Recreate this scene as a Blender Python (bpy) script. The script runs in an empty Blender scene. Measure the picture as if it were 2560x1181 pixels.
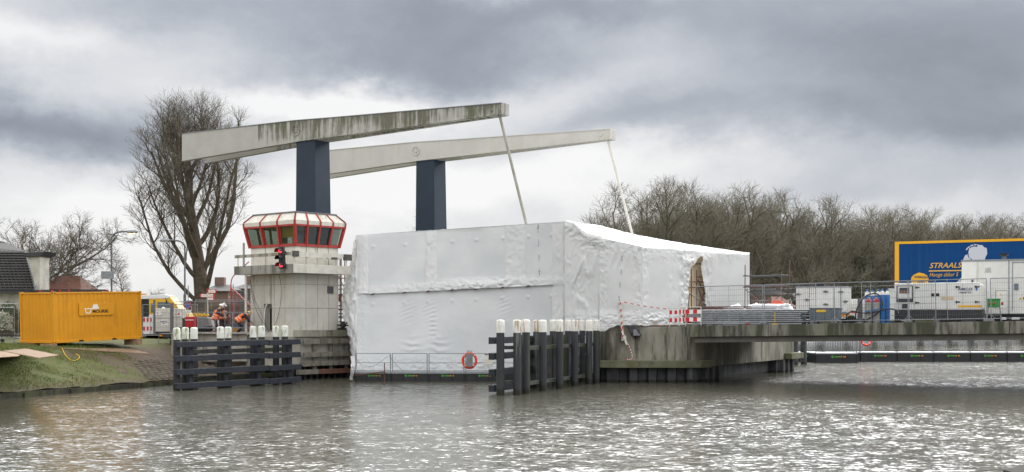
import bpy, math, random
from math import sin, cos, pi, radians, sqrt, atan2, exp, floor
from mathutils import Vector, Matrix, noise
random.seed(7)
sc = bpy.context.scene
COL = sc.collection
# ------------------------------------------------------------------ camera
FPX, CX, HY, EYE = 3200.0, 1280.0, 800.0, 3.3
cam = bpy.data.objects.new('camera', bpy.data.cameras.new('camera'))
COL.objects.link(cam); sc.camera = cam
cam.location = (0, 0, EYE); cam.rotation_euler = (radians(90), 0, 0)
cam.data.sensor_width = 36; cam.data.lens = FPX/2560*36
cam.data.shift_y = (HY-590.5)/2560
cam.data.clip_start = .5; cam.data.clip_end = 6000
def W3(px, py, Y): return Vector(((px-CX)/FPX*Y, Y, EYE+(HY-py)/FPX*Y))
def PX(px, Y): return (px-CX)/FPX*Y
def ZZ(py, Y): return EYE+(HY-py)/FPX*Y
# ------------------------------------------------------------------ exposure
sc.view_settings.view_transform = 'Standard'; sc.view_settings.look = 'None'
sc.view_settings.exposure = 0.36; sc.view_settings.gamma = 1
# ------------------------------------------------------------------ node helper
class NT:
    def __init__(s, tree): s.t = tree; s.n = tree.nodes; s.l = tree.links
    def node(s, typ, ins=None, **kw):
        n = s.n.new(typ)
        for k, v in kw.items(): setattr(n, k, v)
        for k, v in (ins or {}).items(): s.put(n.inputs[k], v)
        return n
    def put(s, sock, v):
        if hasattr(v, 'is_linked') or hasattr(v, 'links'): s.l.new(v, sock)
        elif isinstance(v, (tuple, list)):
            sock.default_value = (*v, 1) if len(v) == 3 and sock.type == 'RGBA' else v
        else: sock.default_value = v
    def m(s, op, a, b=0.0, c=0.0, clamp=False):
        n = s.n.new('ShaderNodeMath'); n.operation = op; n.use_clamp = clamp
        for i, v in enumerate((a, b, c)): s.put(n.inputs[i], v)
        return n.outputs[0]
    def mix(s, f, a, b, blend='MIX'):
        n = s.n.new('ShaderNodeMix'); n.data_type = 'RGBA'; n.blend_type = blend
        s.put(n.inputs[0], f); s.put(n.inputs[6], a); s.put(n.inputs[7], b)
        return n.outputs[2]
    def noise(s, vec, scale, detail=4, rough=.55, dist=0.0):
        return s.node('ShaderNodeTexNoise', {'Vector': vec, 'Scale': scale, 'Detail': detail, 'Roughness': rough, 'Distortion': dist}).outputs[0]
    def ramp(s, v, lo, hi, a=0.0, b=1.0, smooth=True):
        n = s.n.new('ShaderNodeMapRange'); n.interpolation_type = 'SMOOTHSTEP' if smooth else 'LINEAR'; n.clamp = True
        for i, x in enumerate((v, lo, hi, a, b)): s.put(n.inputs[i], x)
        return n.outputs[0]
    def mapv(s, vec, scale=(1,1,1), loc=(0,0,0), rot=(0,0,0)):
        return s.node('ShaderNodeMapping', {'Vector': vec, 'Scale': scale, 'Location': loc, 'Rotation': rot}).outputs[0]
# ------------------------------------------------------------------ world: overcast sky with broken cloud
SUN_EL, SUN_AZ = radians(38), radians(62)     # azimuth clockwise from +Y
wd = bpy.data.worlds.new('World'); sc.world = wd; wd.use_nodes = True
t = NT(wd.node_tree); t.n.clear()
tc = t.node('ShaderNodeTexCoord').outputs['Generated']
sep = t.node('ShaderNodeSeparateXYZ', {0: tc})
X, Y, Z = sep.outputs
h = t.m('SQRT', t.m('ADD', t.m('MULTIPLY', X, X), t.m('MULTIPLY', Y, Y)))
az = t.m('ARCTAN2', X, Y); tanel = t.m('DIVIDE', Z, t.m('MAXIMUM', h, .02))
el = t.m('ARCTANGENT', t.m('MAXIMUM', tanel, 0.0))
nv = t.node('ShaderNodeCombineXYZ', {0: az, 1: t.m('MULTIPLY', el, 1.6), 2: 0.3}).outputs[0]
wx = t.m('SUBTRACT', t.noise(nv, 3.6, 8, .62), .5)
wy = t.m('SUBTRACT', t.noise(t.mapv(nv, loc=(7, 3, 1)), 4.2, 8, .62), .5)
U = t.m('MULTIPLY_ADD', wx, .24, az); V = t.m('MULTIPLY_ADD', wy, .14, el)
def gauss(u0, v0, su, sv):
    a = t.m('DIVIDE', t.m('SUBTRACT', U, u0), su); b = t.m('DIVIDE', t.m('SUBTRACT', V, v0), sv)
    return t.m('EXPONENT', t.m('MULTIPLY', t.m('ADD', t.m('MULTIPLY', a, a), t.m('MULTIPLY', b, b)), -1.0))
def uv(px, py): return ((px-CX)/FPX, (HY-py)/FPX)
BL = [ # px, py, half-width px, half-height px, amount
 (60, 350, 420, 75, -.40), (330, 420, 260, 50, -.16), (1060, 130, 420, 85, -.34), (560, 20, 300, 60, -.14),
 (1480, 40, 480, 70, -.20), (2360, 150, 400, 160, -.30), (2560, 340, 420, 70, -.20), (1850, 355, 500, 55, -.17),
 (1500, 330, 260, 50, -.10), (150, 140, 260, 55, .16), (880, 245, 260, 55, .26), (620, 240, 200, 40, .10), (1450, 235, 300, 40, .10), (1900, 120, 200, 60, -.1),
 (1000, 500, 640, 110, .26), (420, 560, 360, 80, .16), (2000, 480, 620, 70, -.11), (250, 690, 500, 90, .12), (1600, 470, 300, 60, .1),
 (1900, 500, 900, 36, -.05), (1900, 240, 620, 120, -.17), (1300, 20, 900, 70, -.16), (2350, 420, 300, 60, -.06), (2450, 60, 300, 80, -.08)]
val = t.ramp(el, .0, .5, .64, .64)
for (px, py, sx, sy, am) in BL:
    u0, v0 = uv(px, py)
    val = t.m('MULTIPLY_ADD', gauss(u0, v0, sx/FPX, sy/FPX), am*(.76 if am < 0 else .8), val)
fine = t.m('SUBTRACT', t.noise(t.mapv(nv, scale=(1, 1.0, 1)), 6.0, 9, .58, .3), .5)
val = t.m('MULTIPLY_ADD', fine, .28, val)
big = t.m('SUBTRACT', t.noise(t.mapv(tc, scale=(1, 1, 2.2)), 1.7, 4, .5), .5)
val = t.m('MULTIPLY_ADD', t.m('MULTIPLY', big, t.ramp(el, .2, .45)), .5, val)
val = t.m('MINIMUM', t.m('MAXIMUM', val, .2), .775)
val = t.m('ADD', val, t.m('MULTIPLY', t.ramp(el, .25, .34), t.m('MULTIPLY_ADD', gauss(.36, .42, 1.0, .28), 5.6, .55)))  # extra brightness added to the unseen sky above the frame, lights the water
val = t.m('ADD', val, t.m('MULTIPLY', t.ramp(t.m('MULTIPLY', Y, -1.0), -.15, .5), .22))  # unseen sky behind the camera brightened to fill the front faces
ccol = t.mix(t.ramp(val, .30, .80), (.82, .90, 1.05), (1.0, 1.0, 1.0))
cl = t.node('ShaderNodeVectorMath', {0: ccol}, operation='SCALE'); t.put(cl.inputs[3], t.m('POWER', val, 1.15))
sky = t.node('ShaderNodeTexSky', sky_type='NISHITA', sun_disc=False, sun_elevation=SUN_EL, sun_rotation=SUN_AZ)
bg1 = t.node('ShaderNodeBackground', {'Color': sky.outputs[0], 'Strength': .05})
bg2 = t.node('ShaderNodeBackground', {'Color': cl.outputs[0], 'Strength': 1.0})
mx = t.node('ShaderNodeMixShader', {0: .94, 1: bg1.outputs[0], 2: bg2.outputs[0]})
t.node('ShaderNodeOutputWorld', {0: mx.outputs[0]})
# ------------------------------------------------------------------ sun behind cloud
sl = bpy.data.lights.new('sun', 'SUN'); sl.energy = 0.5; sl.angle = radians(42); sl.color = (1, .97, .92)
so = bpy.data.objects.new('sun', sl); COL.objects.link(so)
sd = Vector((sin(SUN_AZ)*cos(SUN_EL), cos(SUN_AZ)*cos(SUN_EL), sin(SUN_EL)))
sd = Vector((.21, .78, .57)).normalized()
so.rotation_euler = sd.to_track_quat('Z', 'Y').to_euler(); so.location = (60, -40, 80)
sky.sun_elevation = math.asin(sd.z); sky.sun_rotation = atan2(sd.x, sd.y)
# ------------------------------------------------------------------ mesh builder
class MB:
    def __init__(s): s.v = []; s.f = []; s.fm = []; s.cur = 0
    def add(s, vs, fs):
        o = len(s.v); s.v += [Vector(p) for p in vs]
        for f in fs: s.f.append([i+o for i in f]); s.fm.append(s.cur)
        return s
    def box(s, c, d, rz=0.0):
        x, y, z = d[0]/2, d[1]/2, d[2]/2; R = Matrix.Rotation(rz, 3, 'Z'); c = Vector(c)
        vs = [c+R@Vector((a*x, b*y, e*z)) for a in (-1, 1) for b in (-1, 1) for e in (-1, 1)]
        return s.add(vs, [(0,1,3,2),(4,6,7,5),(0,4,5,1),(2,3,7,6),(0,2,6,4),(1,5,7,3)])
    def bb(s, x0, x1, y0, y1, z0, z1): return s.box(((x0+x1)/2, (y0+y1)/2, (z0+z1)/2), (x1-x0, y1-y0, z1-z0))
    def beam(s, p, q, w, h, up=(0, 0, 1)):
        p, q = Vector(p), Vector(q); d = (q-p).normalized(); u = Vector(up)
        if abs(d.dot(u)) > .99: u = Vector((0, 1, 0))
        a = d.cross(u).normalized()*w/2; b = a.cross(d).normalized()*h/2
        vs = [e+i*a+j*b for e in (p, q) for i in (-1, 1) for j in (-1, 1)]
        return s.add(vs, [(0,1,3,2),(4,6,7,5),(0,4,5,1),(2,3,7,6),(0,2,6,4),(1,5,7,3)])
    def tube(s, pts, r, n=8, cap=True):
        pts = [Vector(p) for p in pts]; rs = r if isinstance(r, (list, tuple)) else [r]*len(pts)
        o = len(s.v); a = None
        for i, p in enumerate(pts):
            d = (pts[min(i+1, len(pts)-1)]-pts[max(i-1, 0)])
            d = d.normalized() if d.length > 1e-9 else Vector((0, 0, 1))
            if a is None: a = d.orthogonal().normalized()
            else:
                a = a-d*a.dot(d); a = a.normalized() if a.length > 1e-6 else d.orthogonal().normalized()
            b = d.cross(a)
            for k in range(n):
                t_ = 2*pi*k/n; s.v.append(p+(a*cos(t_)+b*sin(t_))*rs[i])
        for i in range(len(pts)-1):
            for k in range(n):
                k2 = (k+1) % n
                s.f.append([o+i*n+k, o+i*n+k2, o+(i+1)*n+k2, o+(i+1)*n+k]); s.fm.append(s.cur)
        if cap:
            s.f.append([o+k for k in range(n)][::-1]); s.fm.append(s.cur)
            s.f.append([o+(len(pts)-1)*n+k for k in range(n)]); s.fm.append(s.cur)
        return s
    def prism(s, poly, z0, z1):
        n = len(poly)
        z0 = z0 if isinstance(z0, (list, tuple)) else [z0]*n; z1 = z1 if isinstance(z1, (list, tuple)) else [z1]*n
        vs = [(p[0], p[1], z0[i]) for i, p in enumerate(poly)]+[(p[0], p[1], z1[i]) for i, p in enumerate(poly)]
        return s.add(vs, [list(range(n))[::-1], [n+i for i in range(n)]]+[(i, (i+1) % n, n+(i+1) % n, n+i) for i in range(n)])
    def ext(s, pts, vec):
        n = len(pts); vec = Vector(vec); pts = [Vector(p) for p in pts]
        return s.add(pts+[p+vec for p in pts], [list(range(n))[::-1], [n+i for i in range(n)]]+[(i, (i+1) % n, n+(i+1) % n, n+i) for i in range(n)])
    def lathe(s, prof, n=16, c=(0, 0, 0), axis='Z'):
        o = len(s.v); c = Vector(c)
        for (r, z) in prof:
            for k in range(n):
                a = 2*pi*k/n; p = Vector((r*cos(a), r*sin(a), z))
                if axis == 'Y': p = Vector((p.x, p.z, p.y))
                if axis == 'X': p = Vector((p.z, p.x, p.y))
                s.v.append(c+p)
        for i in range(len(prof)-1):
            for k in range(n):
                s.f.append([o+i*n+k, o+i*n+(k+1) % n, o+(i+1)*n+(k+1) % n, o+(i+1)*n+k]); s.fm.append(s.cur)
        s.f.append([o+k for k in range(n)][::-1]); s.f.append([o+(len(prof)-1)*n+k for k in range(n)]); s.fm += [s.cur]*2
        return s
    def grid(s, fn, nu, nv, skip=None):
        o = len(s.v)
        for j in range(nv+1):
            for i in range(nu+1): s.v.append(Vector(fn(i/nu, j/nv)))
        for j in range(nv):
            for i in range(nu):
                if skip and skip((i+.5)/nu, (j+.5)/nv): continue
                a = o+j*(nu+1)+i; s.f.append([a, a+1, a+nu+2, a+nu+1]); s.fm.append(s.cur)
        return s
    def build(s, name, mat, parent=None, smooth=False, world=False, bevel=0, recalc=True):
        me = bpy.data.meshes.new(name)
        vs = s.v
        if world and parent is not None:
            M = wm(parent).inverted(); vs = [M@v for v in vs]
        me.from_pydata([tuple(v) for v in vs], [], s.f)
        mats = mat if isinstance(mat, (list, tuple)) else [mat]
        for m_ in mats: me.materials.append(m_)
        if len(mats) > 1: me.polygons.foreach_set('material_index', s.fm)
        if recalc:
            import bmesh
            b = bmesh.new(); b.from_mesh(me); bmesh.ops.recalc_face_normals(b, faces=b.faces); b.to_mesh(me); b.free()
        if smooth:
            me.polygons.foreach_set('use_smooth', [True]*len(me.polygons))
            if smooth != 'all': me.set_sharp_from_angle(angle=radians(38))
        me.update()
        o = bpy.data.objects.new(name, me); COL.objects.link(o)
        if parent is not None: o.parent = parent
        if bevel:
            md = o.modifiers.new('bevel', 'BEVEL'); md.width = bevel; md.segments = 2; md.limit_method = 'ANGLE'
        return o
def wm(o):
    M = Matrix.Identity(4)
    while o is not None:
        M = (Matrix.Translation(o.location)@o.rotation_euler.to_matrix().to_4x4()@Matrix.Diagonal((*o.scale, 1)))@M; o = o.parent
    return M
def thing(name, label, cat, loc=(0, 0, 0), rz=0.0, group=None):
    o = bpy.data.objects.new(name, None); COL.objects.link(o); o.empty_display_size = .3
    o.location = loc; o.rotation_euler = (0, 0, rz); return tag(o, label, cat, group)
def tag(o, label, cat, group=None):
    o['label'] = label; o['category'] = cat
    if group: o['group'] = group
    return o
def struct(o, kind='structure'): o['kind'] = kind; return o
def dup(root, loc=None, rz=None, label=None, group=None):
    def cp(o, par):
        c = o.copy(); COL.objects.link(c); c.parent = par
        for ch in [x for x in allkids if x.parent == o]: cp(ch, c)
        return c
    allkids = [x for x in COL.objects if x.parent is not None]
    r = cp(root, None)
    if loc is not None: r.location = loc
    if rz is not None: r.rotation_euler = (0, 0, rz)
    if label: r['label'] = label
    if group: r['group'] = group
    return r
# ------------------------------------------------------------------ materials
def mat(name, c, rough=.7, c2=None, sc_=3.0, metal=0.0, streak=None, st=(.45, .62), sts=(2.2, .12), bump=0.0, bs=20.0, spec=.4, top=None, extra=None, coord='Object', grime=None):
    m_ = bpy.data.materials.new(name); m_.use_nodes = True; t = NT(m_.node_tree); t.n.clear()
    co = t.node('ShaderNodeTexCoord').outputs[coord]
    col = c
    if c2 is not None:
        f = t.ramp(t.noise(co, sc_, 6, .62), .32, .68)
        col = t.mix(f, c, c2)
    if grime is not None:
        gcol, gs, lo, hi = grime
        col = t.mix(t.ramp(t.noise(t.mapv(co, loc=(3, 9, 4)), gs, 8, .7), lo, hi), col, gcol)
    if streak is not None:
        v = t.mapv(co, scale=(sts[0], sts[0], sts[1]))
        n1 = t.noise(v, 1.0, 6, .65); n2 = t.noise(t.mapv(co, loc=(5, 2, 8)), .35, 3, .5)
        f = t.ramp(t.m('MULTIPLY_ADD', t.m('SUBTRACT', n2, .5), .45, n1), st[0], st[1])
        col = t.mix(f, col, streak)
    if extra: col = extra(t, co, col)
    b = t.node('ShaderNodeBsdfPrincipled', {'Base Color': col, 'Roughness': rough, 'Metallic': metal, 'Specular IOR Level': spec})
    if bump:
        bn = t.node('ShaderNodeBump', {'Strength': bump, 'Distance': .02, 'Height': t.noise(co, bs, 6, .65)})
        t.l.new(bn.outputs[0], b.inputs['Normal'])
    t.node('ShaderNodeOutputMaterial', {0: b.outputs[0]})
    return m_
def emis(name, c, s):
    m_ = bpy.data.materials.new(name); m_.use_nodes = True; t = NT(m_.node_tree); t.n.clear()
    b = t.node('ShaderNodeBsdfPrincipled', {'Base Color': c, 'Emission Color': c, 'Emission Strength': s, 'Roughness': .3})
    t.node('ShaderNodeOutputMaterial', {0: b.outputs[0]}); return m_
def glassm(name, tint, alpha, rough=.03):
    m_ = bpy.data.materials.new(name); m_.use_nodes = True; t = NT(m_.node_tree); t.n.clear()
    g = t.node('ShaderNodeBsdfGlossy', {'Color': (.9, .95, 1), 'Roughness': rough})
    tr = t.node('ShaderNodeBsdfTransparent', {'Color': tint})
    fr = t.node('ShaderNodeLayerWeight', {'Blend': .5})
    f = t.m('MULTIPLY_ADD', t.m('POWER', fr.outputs['Facing'], 4.0), .8, alpha, clamp=True)
    mx = t.node('ShaderNodeMixShader', {0: f, 1: tr.outputs[0], 2: g.outputs[0]})
    t.node('ShaderNodeOutputMaterial', {0: mx.outputs[0]}); return m_
M = {}
M['conc'] = mat('concrete', (.36, .34, .30), .85, (.26, .245, .21), 1.2, streak=(.12, .115, .095), st=(.55, .72), bump=.3, grime=((.17, .165, .14), 2.2, .56, .74))
M['conc_tower'] = mat('tower_concrete', (.55, .53, .48), .85, (.45, .435, .39), .9, streak=(.22, .21, .175), st=(.55, .75), sts=(2.6, .1), bump=.25, grime=((.2, .19, .16), 1.1, .58, .8))
def mossy(t, co, col):
    f = t.ramp(t.noise(t.mapv(co, loc=(1, 5, 2)), .5, 5, .6), .44, .62)
    return t.mix(f, col, (.105, .11, .055))
def fascia_x(t, co, col):
    z = t.node('ShaderNodeSeparateXYZ', {0: co}).outputs
    n = t.noise(t.mapv(co, scale=(1, 1, .15)), 1.6, 5, .65)
    col = t.mix(t.ramp(n, .38, .56), (.21, .20, .17), (.045, .046, .038))
    mo = t.ramp(t.noise(t.mapv(co, scale=(1, 1, .3), loc=(4, 0, 2)), .8, 4, .6), .42, .58)
    col = t.mix(t.m('MULTIPLY', mo, .36), col, (.075, .080, .035))
    w = t.ramp(t.noise(t.mapv(co, scale=(3.2, 3.2, .2), loc=(2, 2, 2)), 1.1, 4, .6), .66, .72)
    return t.mix(t.m('MULTIPLY', w, .7), col, (.26, .25, .21))
M['fascia'] = mat('weathered_fascia', (.16, .15, .13), .9, bump=.3, extra=fascia_x)
def pier_x(t, co, col):
    col = t.mix(.45, col, (.42, .39, .33))
    z = t.node('ShaderNodeSeparateXYZ', {0: co}).outputs[2]
    g = t.m('MULTIPLY', t.ramp(t.noise(t.mapv(co, scale=(1, 1, .35)), .55, 5, .6), .38, .6), .75)
    col = t.mix(g, col, (.085, .083, .055))
    n = t.noise(t.mapv(co, loc=(8, 1, 1), scale=(1, 1, .12)), 2.4, 6, .65)
    return t.mix(t.m('MULTIPLY', t.ramp(n, .52, .64), .8), col, (.05, .05, .038))
M['pier'] = mat('stained_pier_concrete', (.30, .285, .24), .9, (.19, .18, .145), .9, bump=.35, extra=pier_x)
M['ledge'] = mat('mossy_ledge', (.16, .16, .11), .9, (.10, .105, .05), 1.2, bump=.4, grime=((.05, .05, .04), 1.3, .55, .7))
M['beam_grey'] = mat('grey_girder', (.12, .115, .10), .8, (.085, .08, .07), 1.4)
M['sheet'] = mat('sheet_pile_steel', (.05, .052, .058), .7, (.026, .027, .03), 2.2, bump=.3, extra=lambda t, co, col: t.mix(t.ramp(t.m('ADD', t.node('ShaderNodeSeparateXYZ', {0: co}).outputs[2], t.m('MULTIPLY', t.noise(co, 3, 3), .25)), .22, .3), (.012, .013, .008), t.mix(t.ramp(t.noise(t.mapv(co, scale=(4, 4, .3)), 1, 4), .55, .7), col, (.13, .13, .12))))
M['pile'] = mat('dark_pile_paint', (.034, .035, .041), .55, extra=lambda t, co, col: t.mix(t.ramp(t.m('ADD', t.node('ShaderNodeSeparateXYZ', {0: co}).outputs[2], t.m('MULTIPLY', t.noise(co, 4, 4), -.35)), .16, .02), t.mix(t.m('MULTIPLY', t.ramp(t.noise(t.mapv(co, scale=(3, 3, .25), loc=(5, 5, 5)), 1, 5), .5, .7), .55), col, (.045, .055, .022)), (.012, .013, .008)), c2=(.027, .028, .033), sc_=1.5, streak=(.13, .13, .13), st=(.60, .70), sts=(9, .22), bump=.15)
M['pilecap'] = mat('white_cap', (.74, .73, .70), .6, (.62, .62, .56), 5, streak=(.33, .24, .14), st=(.50, .64), sts=(8, .8))
M['pilecap_moss'] = mat('mossy_white_cap', (.72, .73, .70), .6, (.62, .64, .57), 5, streak=(.24, .28, .12), st=(.50, .66), sts=(7, 1.8))
M['fender'] = mat('blue_black_timber', (.015, .019, .027), .5, (.026, .031, .042), 4, bump=.3, bs=12)
M['fender_old'] = mat('worn_dark_timber', (.04, .042, .045), .7, (.075, .075, .07), 3, streak=(.04, .05, .02), bump=.4)
M['edging'] = mat('wet_edging_timber', (.045, .040, .028), .85, (.022, .022, .014), 2.5, streak=(.06, .065, .03), bump=.5)
M['oldwood'] = mat('weathered_grey_timber', (.20, .185, .155), .85, (.12, .11, .09), 4, streak=(.06, .055, .045), st=(.5, .66), bump=.5, grime=((.30, .27, .22), 1.7, .6, .72))
M['darkvoid'] = mat('black_rubber', (.012, .012, .013), .6, (.02, .02, .022), 3)  # near-black colour stands for the void below the abutment
M['blue'] = mat('navy_paint', (.010, .022, .040), .55, (.013, .027, .050), .8, grime=((.018, .033, .05), 1.6, .58, .74))
def beam_front(t, co, col):
    x, y, z = t.node('ShaderNodeSeparateXYZ', {0: co}).outputs
    reg = t.ramp(x, -4.96, -4.9)
    n = t.noise(t.mapv(co, scale=(3.6, 3.6, .38)), 1, 7, .68)
    n2 = t.noise(t.mapv(co, loc=(3, 1, 7)), .42, 4, .55)
    topg = t.ramp(z, -.9, .7, -.10, .06)
    f = t.ramp(t.m('ADD', t.m('MULTIPLY_ADD', t.m('SUBTRACT', n2, .5), .7, n), topg), .36, .60)
    dark = t.mix(t.ramp(t.noise(co, 1.1, 3), .4, .6), (.105, .10, .072), (.085, .092, .045))
    a = t.mix(t.m('MULTIPLY', t.m('MULTIPLY', f, .9), reg), col, dark)
    w = t.ramp(t.noise(t.mapv(co, scale=(2.6, 2.6, .3), loc=(9, 4, 0)), 1, 6, .6), .60, .68)
    return t.mix(t.m('MULTIPLY', t.m('MULTIPLY', w, reg), .6), a, (.55, .53, .46))
M['beam1'] = mat('stained_white_beam', (.44, .43, .40), .65, (.39, .38, .35), .7, extra=beam_front, bump=.15)
M['beam2'] = mat('white_beam', (.56, .545, .51), .6, (.50, .485, .45), .5, streak=(.50, .46, .38), st=(.5, .8), sts=(3, .2), bump=.1)
M['rodgrey'] = mat('stained_rod', (.36, .35, .30), .7, (.26, .25, .20), 3)
M['white'] = mat('white_paint', (.78, .77, .74), .45, (.70, .69, .65), 1.5)
M['whitedirty'] = mat('dirty_white_panel', (.68, .66, .60), .6, (.58, .555, .48), 2, streak=(.36, .34, .24), st=(.56, .74), sts=(5, .8))
M['offwhite'] = mat('off_white_paint', (.62, .60, .54), .6, (.52, .50, .44), 2, streak=(.35, .32, .26), st=(.58, .76))
M['red'] = mat('red_paint', (.40, .045, .035), .5, (.33, .04, .032), 4)
M['redsign'] = mat('signal_red', (.50, .02, .03), .5)
M['redmach'] = mat('red_cover', (.42, .012, .03), .45, (.33, .01, .022), 5)
M['dark'] = mat('dark_grey', (.03, .031, .034), .5, (.045, .045, .048), 4)
M['black'] = mat('black', (.012, .012, .013), .5)
M['grey'] = mat('mid_grey', (.20, .21, .22), .55, (.15, .155, .165), 4)
M['galv'] = mat('galvanised_steel', (.30, .32, .34), .42, (.22, .235, .25), 9, metal=.55)
M['galv_dark'] = mat('dull_galvanised', (.16, .17, .18), .5, (.11, .12, .125), 6, metal=.4)
M['rust'] = mat('rusty_steel', (.16, .07, .045), .8, (.08, .045, .035), 6)
M['scaf'] = mat('scaffold_tube', (.15, .14, .14), .6, (.20, .08, .055), 2.5, metal=.3)
M['yellow'] = mat('yellow_container_paint', (.66, .285, .002), .5, (.59, .25, .003), .9, streak=(.42, .19, .012), st=(.62, .78), sts=(2, .2), grime=((.30, .14, .03), 5, .72, .8))
M['yellowp'] = mat('yellow_plastic', (.72, .45, .02), .5)
M['vanyellow'] = mat('van_yellow', (.74, .43, .015), .3, spec=.6)
M['vanwhite'] = mat('van_white', (.76, .76, .76), .3, spec=.6)
M['ply'] = mat('plywood', (.30, .20, .13), .85, (.22, .145, .095), 5, bump=.2)
M['pine'] = mat('rough_sawn_timber', (.33, .22, .13), .85, (.20, .13, .08), 6, bump=.3)
M['hose'] = mat('black_hose', (.02, .02, .02), .45)
M['orange'] = mat('hi_vis_orange', (.88, .17, .015), .7, (.78, .13, .012), 9, bump=.3, bs=25)
M['orangebag'] = mat('orange_bag', (.66, .10, .04), .6, (.50, .07, .03), 5, bump=.6, bs=9)
M['reflect'] = mat('reflective_tape', (.55, .56, .55), .35)
M['navy'] = mat('navy_cloth', (.02, .022, .032), .85, (.03, .032, .042), 8, bump=.4, bs=25)
M['skin'] = mat('skin', (.52, .30, .21), .55, (.46, .25, .18), 20)
M['helmet'] = mat('white_helmet', (.80, .80, .78), .3)
M['helmety'] = mat('yellow_helmet', (.72, .55, .05), .3)
M['boot'] = mat('boot_leather', (.03, .02, .015), .7)
M['gasblue'] = mat('cylinder_blue', (.025, .15, .42), .4, (.03, .17, .46), 5)
M['gasgrey'] = mat('cylinder_grey', (.36, .345, .30), .5, (.29, .275, .24), 4)
M['boxgrey'] = mat('grey_plastic', (.14, .17, .20), .5, (.12, .145, .17), 3)
M['genwhite'] = mat('generator_white', (.72, .72, .69), .4, (.64, .64, .61), 1.4, streak=(.5, .48, .42), st=(.66, .8))
M['truckblue'] = mat('truck_blue', (.002, .055, .19), .6, (.003, .048, .17), .6, spec=.15, streak=(.008, .07, .20), st=(.5, .7), sts=(7, .05))
M['truckyel'] = mat('truck_yellow', (.78, .40, .01), .4)
M['goldtxt'] = mat('gold_lettering', (.70, .42, .08), .5)
M['greybluelogo'] = mat('pale_grey_logo', (.55, .57, .62), .5)
M['navytxt'] = mat('navy_lettering', (.01, .03, .12), .5)
M['green'] = mat('green_plastic', (.04, .27, .06), .5, (.035, .22, .05), 5)
M['floatblack'] = mat('black_float', (.013, .014, .016), .35, (.02, .021, .023), 3)
M['lime'] = mat('lime_mark', (.07, .30, .035), .5)
M['orangemark'] = mat('orange_mark', (.55, .23, .02), .5)
M['ring'] = mat('lifebuoy_orange', (.80, .06, .02), .5, (.7, .05, .02), 8)
M['tan'] = mat('tan_backing_sheet', (.62, .51, .36), .8, (.52, .42, .29), 1.5, bump=.3)
M['bark'] = mat('bark', (.13, .115, .08), .95, (.06, .052, .038), 5, bump=.5)
M['bark_big'] = mat('brown_bark', (.115, .09, .062), .95, (.062, .05, .036), 4, bump=.6, grime=((.08, .085, .05), 1.2, .55, .7))
M['twig'] = mat('twigs', (.19, .165, .125), .95, (.06, .05, .036), 3)
M['twig_line'] = mat('grey_brown_twigs', (.19, .172, .13), .95, (.14, .125, .092), .6)
M['birch'] = mat('pale_twigs', (.20, .17, .14), .95, (.14, .12, .10), 2)
M['conifer'] = mat('evergreen_leaves', (.06, .07, .038), .9, (.09, .09, .05), 2)
M['bush'] = mat('bush_leaves', (.035, .055, .02), .8, (.055, .075, .03), 3)
M['palebush'] = mat('pale_leaves', (.42, .42, .38), .8, (.22, .25, .16), 3)
M['brownbush'] = mat('dry_hedge_twigs', (.15, .105, .065), .95, (.11, .08, .05), 2)
M['rooftile'] = mat('dark_roof_tile', (.05, .047, .045), .7, (.03, .03, .03), 2.2, bump=.5, bs=9, grime=((.075, .07, .045), 3, .6, .75))
M['redtile'] = mat('red_roof_tile', (.17, .065, .04), .8, (.11, .05, .035), 6, bump=.5)
M['asphalt'] = mat('asphalt', (.055, .055, .055), .9, (.04, .04, .04), 2, bump=.2)
def brickm(name, c1, c2, mortar, s=1.0):
    m_ = bpy.data.materials.new(name); m_.use_nodes = True; t = NT(m_.node_tree); t.n.clear()
    co = t.node('ShaderNodeTexCoord').outputs['Object']
    x, y, z = t.node('ShaderNodeSeparateXYZ', {0: co}).outputs
    v = t.node('ShaderNodeCombineXYZ', {0: t.m('ADD', x, y), 1: z, 2: 0.0}).outputs[0]
    b = t.node('ShaderNodeTexBrick', {'Vector': v, 'Color1': (*c1, 1), 'Color2': (*c2, 1), 'Mortar': (*mortar, 1), 'Scale': 1.0, 'Mortar Size': .012*s, 'Brick Width': .22*s, 'Row Height': .07*s})
    col = t.mix(t.ramp(t.noise(co, 1.5, 5), .35, .7), b.outputs[0], t.mix(.35, b.outputs[0], (.1, .09, .08)))
    p = t.node('ShaderNodeBsdfPrincipled', {'Base Color': col, 'Roughness': .85})
    bn = t.node('ShaderNodeBump', {'Strength': .4, 'Distance': .01, 'Height': b.outputs[1]}); bn.invert = True
    t.l.new(bn.outputs[0], p.inputs['Normal'])
    t.node('ShaderNodeOutputMaterial', {0: p.outputs[0]}); return m_
M['brick'] = brickm('red_brick', (.22, .09, .06), (.16, .07, .05), (.24, .21, .18))
M['whitebrick'] = brickm('white_painted_brick', (.60, .58, .52), (.54, .52, .46), (.42, .40, .35))
M['glassdark'] = glassm('dark_glass', (.62, .66, .63), .07)
M['glasswin'] = mat('window_dark', (.02, .025, .03), .08, spec=.8)
M['glassvan'] = mat('van_glass', (.06, .08, .085), .06, spec=.9)
M['blind'] = mat('grey_blind', (.085, .095, .11), .7)
M['amber'] = emis('lit_lamp', (1, .75, .4), 1.2)
M['redlight'] = emis('red_signal_lens', (1, .03, .05), 2.6)
M['whitefilm'] = mat('thin_film', (.78, .79, .80), .35, (.70, .71, .73), 2, bump=.5, bs=7)
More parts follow.
